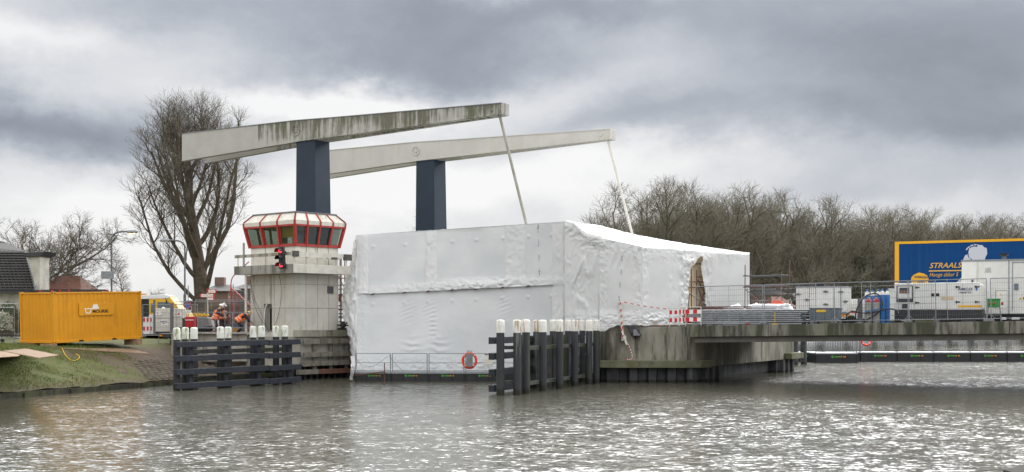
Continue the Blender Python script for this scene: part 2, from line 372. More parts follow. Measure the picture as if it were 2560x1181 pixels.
# text as mesh
def txt(s, size, m_, parent, loc, rot=(pi/2, 0, 0), name='lettering', shear=0.0, bold=0.0, align='CENTER', sx=1.0, ex=.004):
    cu = bpy.data.curves.new(name, 'FONT'); cu.body = s; cu.size = size; cu.extrude = ex; cu.shear = shear; cu.offset = bold*size
    cu.align_x = align; cu.align_y = 'CENTER'; cu.resolution_u = 3
    o = bpy.data.objects.new(name, cu); COL.objects.link(o)
    dg = bpy.context.evaluated_depsgraph_get(); dg.update()
    me = bpy.data.meshes.new_from_object(o.evaluated_get(dg)); COL.objects.unlink(o); bpy.data.objects.remove(o)
    me.materials.clear(); me.materials.append(m_)
    q = bpy.data.objects.new(name, me); COL.objects.link(q); q.parent = parent; q.location = loc; q.rotation_euler = rot; q.scale = (sx, 1, 1)
    return q
def sag(p, q, d, n=12):
    p, q = Vector(p), Vector(q)
    return [p.lerp(q, i/n)-Vector((0, 0, d*4*(i/n)*(1-i/n))) for i in range(n+1)]
def smoothpath(pts, n=6):
    P = [Vector(p) for p in pts]; out = []
    for i in range(len(P)-1):
        a, b, c, d = P[max(i-1, 0)], P[i], P[i+1], P[min(i+2, len(P)-1)]
        for k in range(n):
            s = k/n; out.append(.5*((2*b)+(c-a)*s+(2*a-5*b+4*c-d)*s*s+(3*b-a-3*c+d)*s**3))
    return out+[P[-1]]
def fbm(p, o=4): return noise.fractal(p, 1.0, 2.0, o)
# ================================================================== WATER
wm_ = bpy.data.materials.new('water'); wm_.use_nodes = True; t = NT(wm_.node_tree); t.n.clear()
co = t.node('ShaderNodeTexCoord').outputs['Object']
def slope(scale, loc, rot, detail, k, st=(1, 1.35, 1)):
    n = t.node('ShaderNodeTexNoise', {'Vector': t.mapv(co, scale=st, loc=loc, rot=(0, 0, rot)), 'Scale': scale, 'Detail': detail, 'Roughness': .5, 'Distortion': .5})
    a = t.node('ShaderNodeVectorMath', {0: n.outputs['Color'], 1: (.5, .5, .5)}, operation='SUBTRACT').outputs[0]
    b = t.node('ShaderNodeVectorMath', {0: a}, operation='SCALE'); t.put(b.inputs[3], k); return b.outputs[0]
gust = t.ramp(t.noise(t.mapv(co, scale=(.5, 1, 1), loc=(11, 3, 0)), .075, 5, .6, .8), .36, .60, .80, 1.12)
va = lambda a, b: t.node('ShaderNodeVectorMath', {0: a, 1: b}, operation='ADD').outputs[0]
sv_ = va(slope(.7, (0, 0, 0), .35, 2, .15), va(slope(3.3, (4, 1, 0), -.2, 2, t.m('MULTIPLY', gust, .42)), slope(9.5, (9, 1, 0), .1, 2, t.m('MULTIPLY', gust, .44))))
sv_ = t.node('ShaderNodeVectorMath', {0: sv_, 1: (.8, 1, 0)}, operation='MULTIPLY').outputs[0]
nr = t.node('ShaderNodeVectorMath', {0: va(sv_, (0, 0, 1))}, operation='NORMALIZE').outputs[0]
wc = t.mix(t.ramp(t.noise(co, .05, 3), .35, .65), (.070, .069, .052), (.09, .086, .063))
pb = t.node('ShaderNodeBsdfPrincipled', {'Base Color': wc, 'Roughness': .155, 'IOR': 1.45, 'Specular IOR Level': .5, 'Normal': nr})
t.node('ShaderNodeOutputMaterial', {0: pb.outputs[0]})
struct(MB().add([(-3000, -60, 0), (3000, -60, 0), (3000, 5000, 0), (-3000, 5000, 0)], [(0, 1, 2, 3)]).build('water', wm_))
# ================================================================== GROUND
def ground_x(t, co, col):
    x, y, z = t.node('ShaderNodeSeparateXYZ', {0: co}).outputs
    g = t.mix(t.ramp(t.noise(co, 5, 6, .65), .35, .65), (.055, .080, .018), (.115, .112, .038))
    d = t.mix(t.ramp(t.noise(co, 7, 6, .65), .35, .65), (.12, .088, .058), (.065, .048, .034))
    f = t.ramp(t.m('ADD', t.noise(t.mapv(co, loc=(3, 7, 0)), .55, 6, .62), t.ramp(y, 61.5, 67, -.05, .24)), .52, .62)
    low = t.m('MULTIPLY', t.ramp(z, 1.9, 1.2), t.ramp(y, 50, 60))
    lo2 = t.ramp(z, .62, .3)
    f = t.m('MULTIPLY', f, t.ramp(z, 1.95, 1.6))
    c = t.mix(t.m('MAXIMUM', f, t.m('MULTIPLY', lo2, .7)), g, d)
    return c
M['ground'] = mat('grass_ground', (.1, .1, .05), .95, bump=.7, bs=14, extra=ground_x)
edge = [Vector(p) for p in ((-36, 10), (-27.5, 35), (-21.3, 53.3), (-17.0, 65.6), (-15.4, 70.2), (-9.4, 79), (8, 104), (22, 125), (60, 420))]
dirs = [(edge[i+1]-edge[i]).normalized() for i in range(len(edge)-1)]
nor = [Vector((-d.y, d.x)) for d in dirs]
def subdiv(seq, st):
    o = []
    for i in range(len(seq)-1):
        L = (seq[i+1][0]-seq[i][0]).length; k = max(1, int(L/st)) if i in (1, 2, 3) else max(1, int(L/8))
        for j in range(k): o.append((seq[i][0].lerp(seq[i+1][0], j/k), seq[i][1].lerp(seq[i+1][1], j/k).normalized()))
    o.append(seq[-1]); return o
pn = [nor[0]]+[(nor[i-1]+nor[i]).normalized() for i in range(1, len(nor))]+[nor[-1]]
es = subdiv(list(zip(edge, pn)), .35)
dd = [0, .25, .6, 1, 1.4, 1.8, 2.2, 2.6, 3, 3.4, 3.8, 4.2, 4.6, 5, 5.6, 6.4, 8, 12, 25, 60, 150, 600]
def prof(d):
    s_ = min(max(d/4.9, 0), 1); return .28+1.60*(s_**1.05)+.42*min(max((d-5)/5, 0), 1)
mb = MB(); o = 0
for (p, n_) in es:
    for d in dd:
        q = p+n_*d; z = prof(d)+(fbm(Vector((q.x*.6, q.y*.6, 1)))*.09 if d < 8 else 0)+(fbm(Vector((q.x*2.2, q.y*2.2, 5)))*.03 if d < 8 else 0)
        mb.v.append(Vector((q.x, q.y, z)))
k = len(dd)
for i in range(len(es)-1):
    for j in range(k-1): mb.f.append([i*k+j, (i+1)*k+j, (i+1)*k+j+1, i*k+j+1]); mb.fm.append(0)
struct(mb.build('ground', M['ground'], smooth='all'))
def gz(x, y):
    best = 1e9; P = Vector((x, y))
    for i in range(len(edge)-1):
        a, b = edge[i], edge[i+1]; tt = max(0, min(1, (P-a).dot(b-a)/(b-a).length_squared)); q = a+(b-a)*tt
        if (P-q).length < best: best = (P-q).length
    return prof(best)+(fbm(Vector((x*.6, y*.6, 1)))*.09 if best < 8 else 0)
def hit(px, py, lift=.05):
    Y_ = 45.0
    while Y_ < 75:
        z_ = ZZ(py, Y_)
        if gz(PX(px, Y_), Y_)+lift >= z_: return Vector((PX(px, Y_), Y_, z_))
        Y_ += .05
    return W3(px, py, 62)
struct(MB().prism([(PX(2508, 27.5), 27.5), (PX(2590, 29.2), 29.2), (16, 27), (14, 25), (10.6, 25)], -.5, .08).build('near_bank', mat('near_stone', (.045, .042, .036), .95, (.03, .029, .025), 6, bump=.5)))
# right-hand land behind the bridge
struct(MB().prism([(3, 101), (22, 102), (51, 236), (500, 330), (700, 2500), (-200, 2500), (60, 420), (24, 126)], .2, 2.0).build('far_bank', M['ground']))
# grass on the bank
mb = MB(); rnd = random.Random(3)
for i in range(60000):
    s_ = rnd.random(); a = Vector((-26.5, 38)).lerp(Vector((-16.9, 66)), s_); d = rnd.random()**.8*7.5
    q = a+Vector((-.945, .326))*d
    if fbm(Vector((q.x*.5, q.y*.5, 2)), 3) > .12 and d < 4.5: continue
    if q.y > 61.5 and d < 3.0 and rnd.random() < .8: continue
    z = gz(q.x, q.y)-.02; hgt = rnd.uniform(.05, .15)*(1.5 if rnd.random() < .06 else 1); an = rnd.random()*pi; w = .016
    dx, dy = cos(an)*w, sin(an)*w; l = Vector((rnd.gauss(0, .04), rnd.gauss(0, .04), hgt))
    mb.add([(q.x-dx, q.y-dy, z), (q.x+dx, q.y+dy, z), (q.x+l.x, q.y+l.y, z+l.z)], [(0, 1, 2)])
M['grass'] = mat('grass_blades', (.085, .14, .022), .8, (.19, .175, .06), 1.4)
struct(mb.build('grass', M['grass'], recalc=False), 'stuff')
# revetment of round-topped stones, lower bank near the fender
M['stone'] = mat('muddy_stone', (.13, .11, .085), .85, (.075, .062, .05), 5, bump=.6)
mb = MB()
for i in range(26):
    for j in range(13):
        s_ = i*.42+(j % 2)*.2; d = .25+j*.27
        if s_ < 3.6 or d > .4+2.4*min(1, (s_-3.6)/2.2): continue
        q = Vector((-19.2, 59.3)).lerp(Vector((-15.0, 71.3)), s_/10.9)+Vector((-.945, .326))*d
        c = Vector((q.x, q.y, gz(q.x, q.y)-.01)); r = rnd.uniform(.15, .2)
        mb.lathe([(r, -.05), (r*.96, .03), (r*.6, .075), (.02, .09)], 8, c)
o_ = mb.build('stone_revetment', M['stone'], smooth='all'); tag(o_, 'muddy rounded paving stones set in the lower bank beside the blue timber fender', 'revetment')
# timber edging at the waterline
T = thing('bank_edging', 'low dark timber edging board along the waterline of the grass bank', 'edging', (-21.3, 53.3, 0))
mb = MB(); P = [Vector((-30.2, 27)), Vector((-27.5, 35)), Vector((-21.3, 53.3)), Vector((-17.0, 65.6)), Vector((-15.6, 69.6))]
for a, b in zip(P[:-1], P[1:]): mb.beam((*a, .08), (*b, .08), .14, .30)
mb.build('board', M['edging'], T, world=True)
mb = MB()
for a, b in zip(P[:-1], P[1:]):
    L = (b-a).length
    for i in range(int(L/2.6)):
        q = a.lerp(b, (i+.5+.25*sin(i*7))*2.6/L)+Vector((.10, -.03)); MB().box((q.x, q.y, .0), (.08, .08, .40+.08*sin(i*3)), .3).build('stake', M['edging'], T, world=True)
# roads on the left land
struct(MB().prism([(-40, 78), (-18.6, 77), (-16.0, 71.5), (-10.5, 80.5), (-10, 95), (-60, 120), (-90, 110)], 2.36, 2.42).build('road', M['asphalt']))
# ================================================================== LEFT QUAY
Q0 = Vector((-17.9, 72.4)); 
T = thing('quay_wall', 'low grey concrete quay wall behind the blue timber fender', 'wall', (-14, 70, 0))
MB().prism([(PX(437, 70.6)-.2, 70.6), (PX(620, 71.2), 70.9), (PX(622, 72), 71.4), (PX(437, 71.2)-.2, 71.2)], 1.0, 2.52).build('wall', M['conc'], T, world=True)
MB().prism([(PX(437, 70.4)-.2, 70.4), (PX(625, 71)+.1, 70.7), (PX(624, 72), 71.5), (PX(437, 71.2)-.2, 71.35)], 2.52, 2.60).build('coping', M['conc'], T, world=True)
# concrete abutment beside / below the tower with timber rubbing frame
T = thing('bridge_abutment', 'grey concrete abutment below the control tower with weathered timber rubbing frame', 'abutment', (-10.6, 71, 0))
A0, A1 = Vector((PX(742, 70.6), 70.6)), Vector((PX(886, 73.6), 73.6))
MB().prism([(PX(615, 71.2), 71.2), (A0.x, A0.y), (A1.x, A1.y), (-7, 83), (-15, 80)], .75, 2.36).build('wall', M['conc'], T, world=True)
MB().prism([(A0.x-.15, A0.y-.35), (A1.x, A1.y-.35), (A1.x, A1.y+1), (A0.x-.15, A0.y+1)], 2.363, 2.72).build('cap_beam', M['pier'], T, world=True)
mb = MB(); ad = (A1-A0).normalized(); an_ = Vector((ad.y, -ad.x))
for z in (2.08, 1.36, .86):
    for (s0, s1) in ((.25, 1.35), (1.38, 4.2)):
        a = A0+ad*s0+an_*.28; b = A0+ad*min(s1, (A1-A0).length-.05)+an_*.28; mb.beam((*a, z+.02*(s1 > 2)), (*b, z+.02), .16, .27)
mb.build('rail', M['oldwood'], T, world=True)
for s_ in (1.15, 2.3, 3.4):
    a = A0+ad*s_+an_*.12; MB().beam((*a, 2.15), (*a, .45), .2, .16).build('post', M['oldwood'], T, world=True)
a = A0-ad*.4+an_*.3; b = A1+an_*.35
MB().beam((*(a+ad*.2), .42), (*(a+ad*1.6), .42), .2, .26).build('rail', M['oldwood'], T, world=True)
MB().beam((*(a+ad*1.62), .42), (*b, .42), .2, .26).build('steel_beam', M['rust'], T, world=True)
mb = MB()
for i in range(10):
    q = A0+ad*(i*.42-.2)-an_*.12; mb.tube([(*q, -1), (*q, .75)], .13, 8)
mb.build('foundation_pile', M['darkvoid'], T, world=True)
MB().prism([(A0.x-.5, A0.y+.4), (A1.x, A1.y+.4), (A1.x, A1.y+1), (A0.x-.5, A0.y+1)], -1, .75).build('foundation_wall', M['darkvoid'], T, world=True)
# ================================================================== CONTROL TOWER
u = Vector((-.755, .656)); v = Vector((.656, .755)); C0 = Vector((-11.98, 70.8)); L1, L2 = 4.0, 3.15
T = thing('control_tower', 'concrete bridge keeper tower with red framed window cabin on top', 'tower', (C0.x, C0.y, 0))
def rect(out, l1=None, l2=None, o2=None):
    o2 = out if o2 is None else o2; l1 = l1 if l1 else L1+2*out; l2 = l2 if l2 else L2+2*o2
    c = C0-u*out-v*o2; return [c, c+v*l2, c+v*l2+u*l1, c+u*l1]
# concrete shaft with a door niche on the left face
sh = MB(); R0 = rect(0)
zb, zt = .8, 5.84; n0, n1_, nz0, nz1 = 2.05, 2.80, 2.62, 4.20   # niche along u
def fp(s_, z, inn=0.0): q = C0+u*s_+v*inn; return (q.x, q.y, z)
for (a, b, c, d) in ((0, n0, zb, zt), (n1_, L1, zb, zt), (n0, n1_, zb, nz0), (n0, n1_, nz1, zt)):
    sh.add([fp(a, c), fp(b, c), fp(b, d), fp(a, d)], [(0, 1, 2, 3)])
sh.add([fp(n0, nz0), fp(n1_, nz0), fp(n1_, nz0, .4), fp(n0, nz0, .4), fp(n0, nz1), fp(n1_, nz1), fp(n1_, nz1, .4), fp(n0, nz1, .4)], [(0,1,2,3),(4,5,6,7),(0,3,7,4),(1,2,6,5),(3,2,6,7)])
B_, C_, D_ = R0[1], R0[2], R0[3]
sh.add([(C0.x, C0.y, zb), (B_.x, B_.y, zb), (B_.x, B_.y, zt), (C0.x, C0.y, zt), (C_.x, C_.y, zb), (C_.x, C_.y, zt), (D_.x, D_.y, zb), (D_.x, D_.y, zt)], [(0,1,2,3),(1,4,5,2),(4,6,7,5),(3,2,5,7)])
sh.build('shaft', M['conc_tower'], T, world=True, recalc=False)
mb = MB()   # formwork joints
for z in (5.28, 3.95):
    mb.beam((*(C0-v*.004), z), (*(C0+u*L1-v*.004), z), .012, .02); mb.beam((*(C0-u*.004), z), (*(C0+v*L2-u*.004), z), .012, .02)
for s_ in (.9, 1.85, 2.75): mb.beam((*(C0+u*s_-v*.004), 2.7), (*(C0+u*s_-v*.004), 5.8), .014, .008)
for s_ in (.75, 1.6, 2.4): mb.beam((*(C0+v*s_-u*.004), 2.7), (*(C0+v*s_-u*.004), 5.8), .014, .008)
mb.build('formwork_joint', mat('joint', (.2, .19, .16), .9), T, world=True)
ho = MB(); q = C0+u*2.42+v*.34; MB().box((q.x, q.y, 3.35), (.06, .42, 1.3), atan2(v.y, v.x)).build('hatch', M['black'], T, world=True)
pts = [C0+u*s_-v*.02 for s_ in (2.1,)]; ring = []
for (s_, z) in ((2.68, 2.66), (2.70, 3.3), (2.62, 3.9), (2.5, 4.12), (2.42, 4.14)): ring.append(fp(s_, z, -.04))
MB().tube(smoothpath(ring), .035, 6).build('hatch_rim', M['white'], T, world=True, smooth=True)
def rp(s_, z, out=.0): q = C0+v*s_-u*out; return Vector((q.x, q.y, z))
mb = MB(); c = rp(2.52, 5.0, .02)
mb.box(c, (.05, .42, .40), atan2(u.y, u.x)); gr = mb.build('vent_grille', M['dark'], T, world=True)
mb = MB()
for i in range(5): mb.box(rp(2.36+i*.08, 5.0, .05), (.02, .02, .38), atan2(u.y, u.x))
for z in (4.8, 5.2): mb.box(rp(2.52, z, .05), (.03, .46, .03), atan2(u.y, u.x))
mb.build('grille_bar', M['grey'], gr, world=True)
# balcony slab and fascia
mb = MB(); bc = C0-(u+v)*.82; lb1, lb2 = 5.25, 4.15
bal = [bc, bc+v*lb2, bc+v*lb2+u*lb1, bc+u*lb1]
mb.prism([(p.x, p.y) for p in bal], 5.86, 6.34); mb.build('balcony_slab', M['offwhite'], T, world=True, bevel=.02)
# stained left part of the slab
mb = MB(); e0 = bc-v*.006
mb.add([(*(e0), 5.855), (*(e0+u*lb1), 5.855), (*(e0+u*lb1), 6.345), (*(e0), 6.345)], [(0, 1, 2, 3)])
mb.build('stained_fascia', mat('stained_fascia', (.33, .32, .29), .9, (.24, .23, .2), 2, streak=(.13, .13, .11), st=(.5, .66), bump=.3), T, world=True)
M['broken'] = mat('broken_concrete', (.13, .12, .11), .95, (.07, .065, .06), 9, bump=1.0, bs=22)
# broken edge beam (right) with posts + thin rail (left)
mb = MB(); N = 26
top = []; bot = []
for i in range(N+1):
    s_ = lb2*i/N; rr = random.Random(i).uniform(-.05, .05) if 5 < i else 0
    top.append(bc+v*s_); bot.append(6.72+(.02*i/N)+(rr if i > 3 else 0)+(.06 if i > N-5 else 0))
for i in range(N):
    a, b = top[i], top[i+1]; q = [(a, bot[i]), (b, bot[i+1])]
    mb.add([(*(a-u*0), bot[i]), (*(b), bot[i+1]), (*(b), 7.02), (*(a), 7.02), (*(a+u*.16), bot[i]), (*(b+u*.16), bot[i+1]), (*(b+u*.16), 7.02), (*(a+u*.16), 7.02)], [(0,1,2,3),(4,7,6,5),(3,2,6,7),(0,4,5,1),(0,3,7,4),(1,5,6,2)])
mb.build('parapet_beam', M['offwhite'], T, world=True)
for (s_, l, z0, z1) in ((-.012, .32, 6.76, 7.06), (lb2-.5, .5, 6.66, 7.0), (2.75, .3, 6.68, 6.8)):
    a = bc+v*s_-u*.02; b = a+v*l; MB().beam((*a, (z0+z1)/2), (*b, (z0+z1)/2), .2, z1-z0).build('broken_concrete', M['broken'], T, world=True)
mb = MB()
for s_ in (.12, .95, 1.75, 3.1, 3.2, 3.9): a = bc+v*s_+u*.08; mb.beam((*a, 6.34), (*a, 6.8), .05, .05)
for s_ in (1.1, 2.4, 3.6, 5.0): a = bc+u*s_+v*.08; mb.beam((*a, 6.34), (*a, 6.9), .05, .05)
mb.build('railing_post', M['offwhite'], T, world=True)
MB().beam((*(bc+v*.08-u*.02), 6.93), (*(bc+v*.08+u*lb1), 6.9), .1, .17).build('railing_rail', mat('stained_rail', (.45, .43, .37), .8, (.3, .29, .24), 3, streak=(.2, .2, .15)), T, world=True)
# support posts / drainpipe at left end of the balcony
q = bc+u*(lb1-.95)+v*.1; MB().tube([(q.x, q.y, 2.45), (q.x, q.y, 5.86)], .07, 8).build('support_post', M['offwhite'], T, world=True, smooth=True)
q = bc+u*(lb1-.95)-v*.05; MB().tube([(q.x, q.y, 6.34), (q.x, q.y, 7.65)], .06, 8).build('support_post', M['conc'], T, world=True, smooth=True)
# cabin lower wall (white panels)
wl = rect(-.02); mb = MB().prism([(p.x, p.y) for p in wl], 6.34, 7.42); mb.build('cabin_wall', M['whitedirty'], T, world=True)
mb = MB()
for s_ in (1.33, 2.66): a = C0+u*s_-v*-.012; mb.beam((*a, 6.36), (*a, 7.4), .02, .03)
for s_ in (.8, 1.6, 2.4): a = C0+v*s_+u*.012; mb.beam((*a, 6.36), (*a, 7.4), .02, .03)
mb.build('panel_joint', M['grey'], T, world=True)
# window band: lower ring (sill) and outer ring (eave)
def ring4(out, z): return [Vector((p.x, p.y, z)) for p in rect(out)]
SZ, EZ, TZ = 7.40, 8.58, 9.28
r0, r1 = ring4(.03, SZ), ring4(.26, EZ); r1b = ring4(.28, EZ+.24); r2 = ring4(-.13, TZ)
sides = [(0, 3, 3), (0, 1, 4), (1, 2, 3), (3, 2, 4)]
frame = MB(); 
def bil(p, a, b): return p[0].lerp(p[1], a).lerp(p[3].lerp(p[2], a), b)
paneobjs = []
for si, (i0, i1, nb) in enumerate(sides):
    lo0, lo1, hi0, hi1 = r0[i0], r0[i1], r1[i0], r1[i1]; quad = [lo0, lo1, hi1, hi0]
    nrm = (lo1-lo0).cross(hi0-lo0).normalized(); cen = sum((Vector((p.x, p.y, 8)) for p in rect(0)), Vector())/4
    if nrm.dot(lo0-cen) < 0: nrm = -nrm
    for k in range(nb+1):
        a = bil(quad, k/nb, 0); b = bil(quad, k/nb, 1); w_ = .13 if k in (0, nb) else .10
        frame.beam(a-nrm*.02, b-nrm*.02, w_, .12, up=nrm)
    for (bb_, hh_) in ((.04, .13), (.97, .10)):
        a = bil(quad, 0, bb_); b = bil(quad, 1, bb_); frame.beam(a-nrm*.03, b-nrm*.03, .10, hh_, up=Vector((0, 0, 1)))
    # eave band + roof ribs
    for k in range(nb+1):
        a = bil([r1b[i0], r1b[i1], r2[i1], r2[i0]], k/nb, 0); b = bil([r1b[i0], r1b[i1], r2[i1], r2[i0]], k/nb, 1)
        frame.beam(a+Vector((0, 0, .012)), b+Vector((0, 0, .012)), .09, .08)
        c = bil([r1[i0], r1[i1], r1b[i1], r1b[i0]], k/nb, 0); d = bil([r1[i0], r1[i1], r1b[i1], r1b[i0]], k/nb, 1)
        frame.beam(c-nrm*-.01, d+nrm*.01, .09, .08, up=nrm)
    # panes
    if si < 2:
        for k in range(nb):
            q = [bil(quad, (k+.09)/nb, .09), bil(quad, (k+.91)/nb, .09), bil(quad, (k+.91)/nb, .93), bil(quad, (k+.09)/nb, .93)]
            W_ = MB()
            for a, b in ((0, 1), (1, 2), (2, 3), (3, 0)): W_.beam(q[a]-nrm*.06, q[b]-nrm*.06, .05, .05, up=nrm)
            wf = W_.build('window', [M['dark'] if si == 1 and k in (1, 2) else M['red']][0], T, world=True)
            MB().ext([p-nrm*.07 for p in q], -nrm*.012).build('pane', M['glassdark'], wf, world=True)
            if si == 1 and k in (1, 2): MB().ext([p-nrm*.14 for p in q], -nrm*.01).build('blind', M['blind'], wf, world=True)
    else:
        MB().ext([p-nrm*.07 for p in [bil(quad, .05, .09), bil(quad, .95, .09), bil(quad, .95, .93), bil(quad, .05, .93)]], -nrm*.012).build('pane', M['glassdark'], T, world=True)
frame.build('window_frame', M['red'], T, world=True)
mb = MB()
for i in range(4):
    j = (i+1) % 4; mb.add([r1[i], r1[j], r1b[j], r1b[i]], [(0, 1, 2, 3)]); mb.add([r1b[i], r1b[j], r2[j], r2[i]], [(0, 1, 2, 3)])
mb.add(r2, [(0, 1, 2, 3)]); mb.build('roof', M['whitedirty'], T, world=True)
mb = MB(); rr_ = ring4(-.10, TZ+.02)
for i in range(4): mb.beam(rr_[i], rr_[(i+1) % 4], .1, .06)
mb.build('roof_edge', M['grey'], T, world=True)
# interior seen through the glass
cc = C0+u*L1/2+v*L2/2
MB().prism([(p.x, p.y) for p in rect(-.1)], 7.41, 7.43).build('cabin_floor', M['dark'], T, world=True)
MB().prism([(p.x, p.y) for p in rect(.2)], 8.56, 8.6).build('ceiling', mat('ceiling', (.50, .46, .38), .8), T, world=True)
MB().beam((*(C0+u*.9+v*1.9), 7.45), (*(C0+u*.9+v*1.9), 8.5), .5, .12).build('cabinet', mat('ochre_wood', (.42, .24, .03), .6), T, world=True)
MB().beam((*(C0+u*.08+v*.06), 8.20), (*(C0+u*1.2+v*.06), 8.20), .02, .62).build('window_blind', mat('ochre_blind', (.80, .46, .06), .7), T, world=True)  # brighter ochre, the sunlit look of the blind put into its colour
MB().beam((*(C0+u*2.4+v*1.2), 7.45), (*(C0+u*2.4+v*1.2), 8.3), .3, .1).build('cabinet', M['conc'], T, world=True)
mb = MB(); mb.beam((*(C0+v*2.6+u*.5), 7.43), (*(C0+v*2.6+u*.5), 7.62), .1, .06); mb.lathe([(.16, -.03), (.16, .03)], 12, (*(C0+v*2.62+u*.3), 7.82), 'Y'); mb.build('desk_fan', M['black'], T, world=True)
# hanging cables on the left face
Tc = thing('hanging_cable', 'thin black cables hanging down the left face of the control tower', 'cable', (*(C0+u*2-v*.1), 2.7))
mb = MB()
mb.tube(smoothpath([fp(3.9, 5.8, -.05), fp(3.8, 4.8, -.06), fp(3.2, 3.6, -.08), fp(2.45, 2.95, -.1), fp(2.2, 2.7, -.12)]), .014, 4)
mb.tube(smoothpath([fp(3.95, 5.5, -.05), fp(3.5, 4.4, -.06), fp(2.8, 3.5, -.07), fp(2.3, 2.75, -.1)]), .012, 4)
mb.tube(smoothpath([fp(1.05, 5.85, -.3), fp(1.08, 5.0, -.12), fp(1.25, 4.0, -.08), fp(1.6, 3.1, -.1), fp(2.0, 2.75, -.12), fp(2.4, 2.5, -.15)]), .014, 4)
mb.build('cable', M['black'], Tc, world=True)
# traffic light hung on the balcony corner
q = bc+u*.62-v*.3
T = thing('traffic_light', 'black ship traffic signal with two red lights on the balcony edge', 'traffic light', (q.x, q.y, 6.1), atan2(-.83, -.55)+pi/2)
T.rotation_euler[1] = -.08
mb = MB(); mb.bb(-.19, .19, -.02, .16, 0, 1.18); mb.bb(-.05, .05, .16, .4, .9, .98); mb.bb(-.05, .05, .16, .4, .2, .28)
hs = mb.build('housing', M['black'], T, bevel=.03)
for i in range(3):
    z = .2+i*.39
    mb = MB()
    mb.grid(lambda a, b: ((.16+.02*b)*cos(-.35+a*(pi+.7)), -.02-b*.30, z+(.16)*sin(-.35+a*(pi+.7))-b*.03), 16, 2); mb.build('visor', M['black'], T, smooth='all')
    MB().lathe([(.13, -.035), (.12, -.05), (.02, -.06)], 16, (0, 0, z), 'Y').build('lens', M['redlight'] if i != 1 else M['dark'], T, smooth=True)
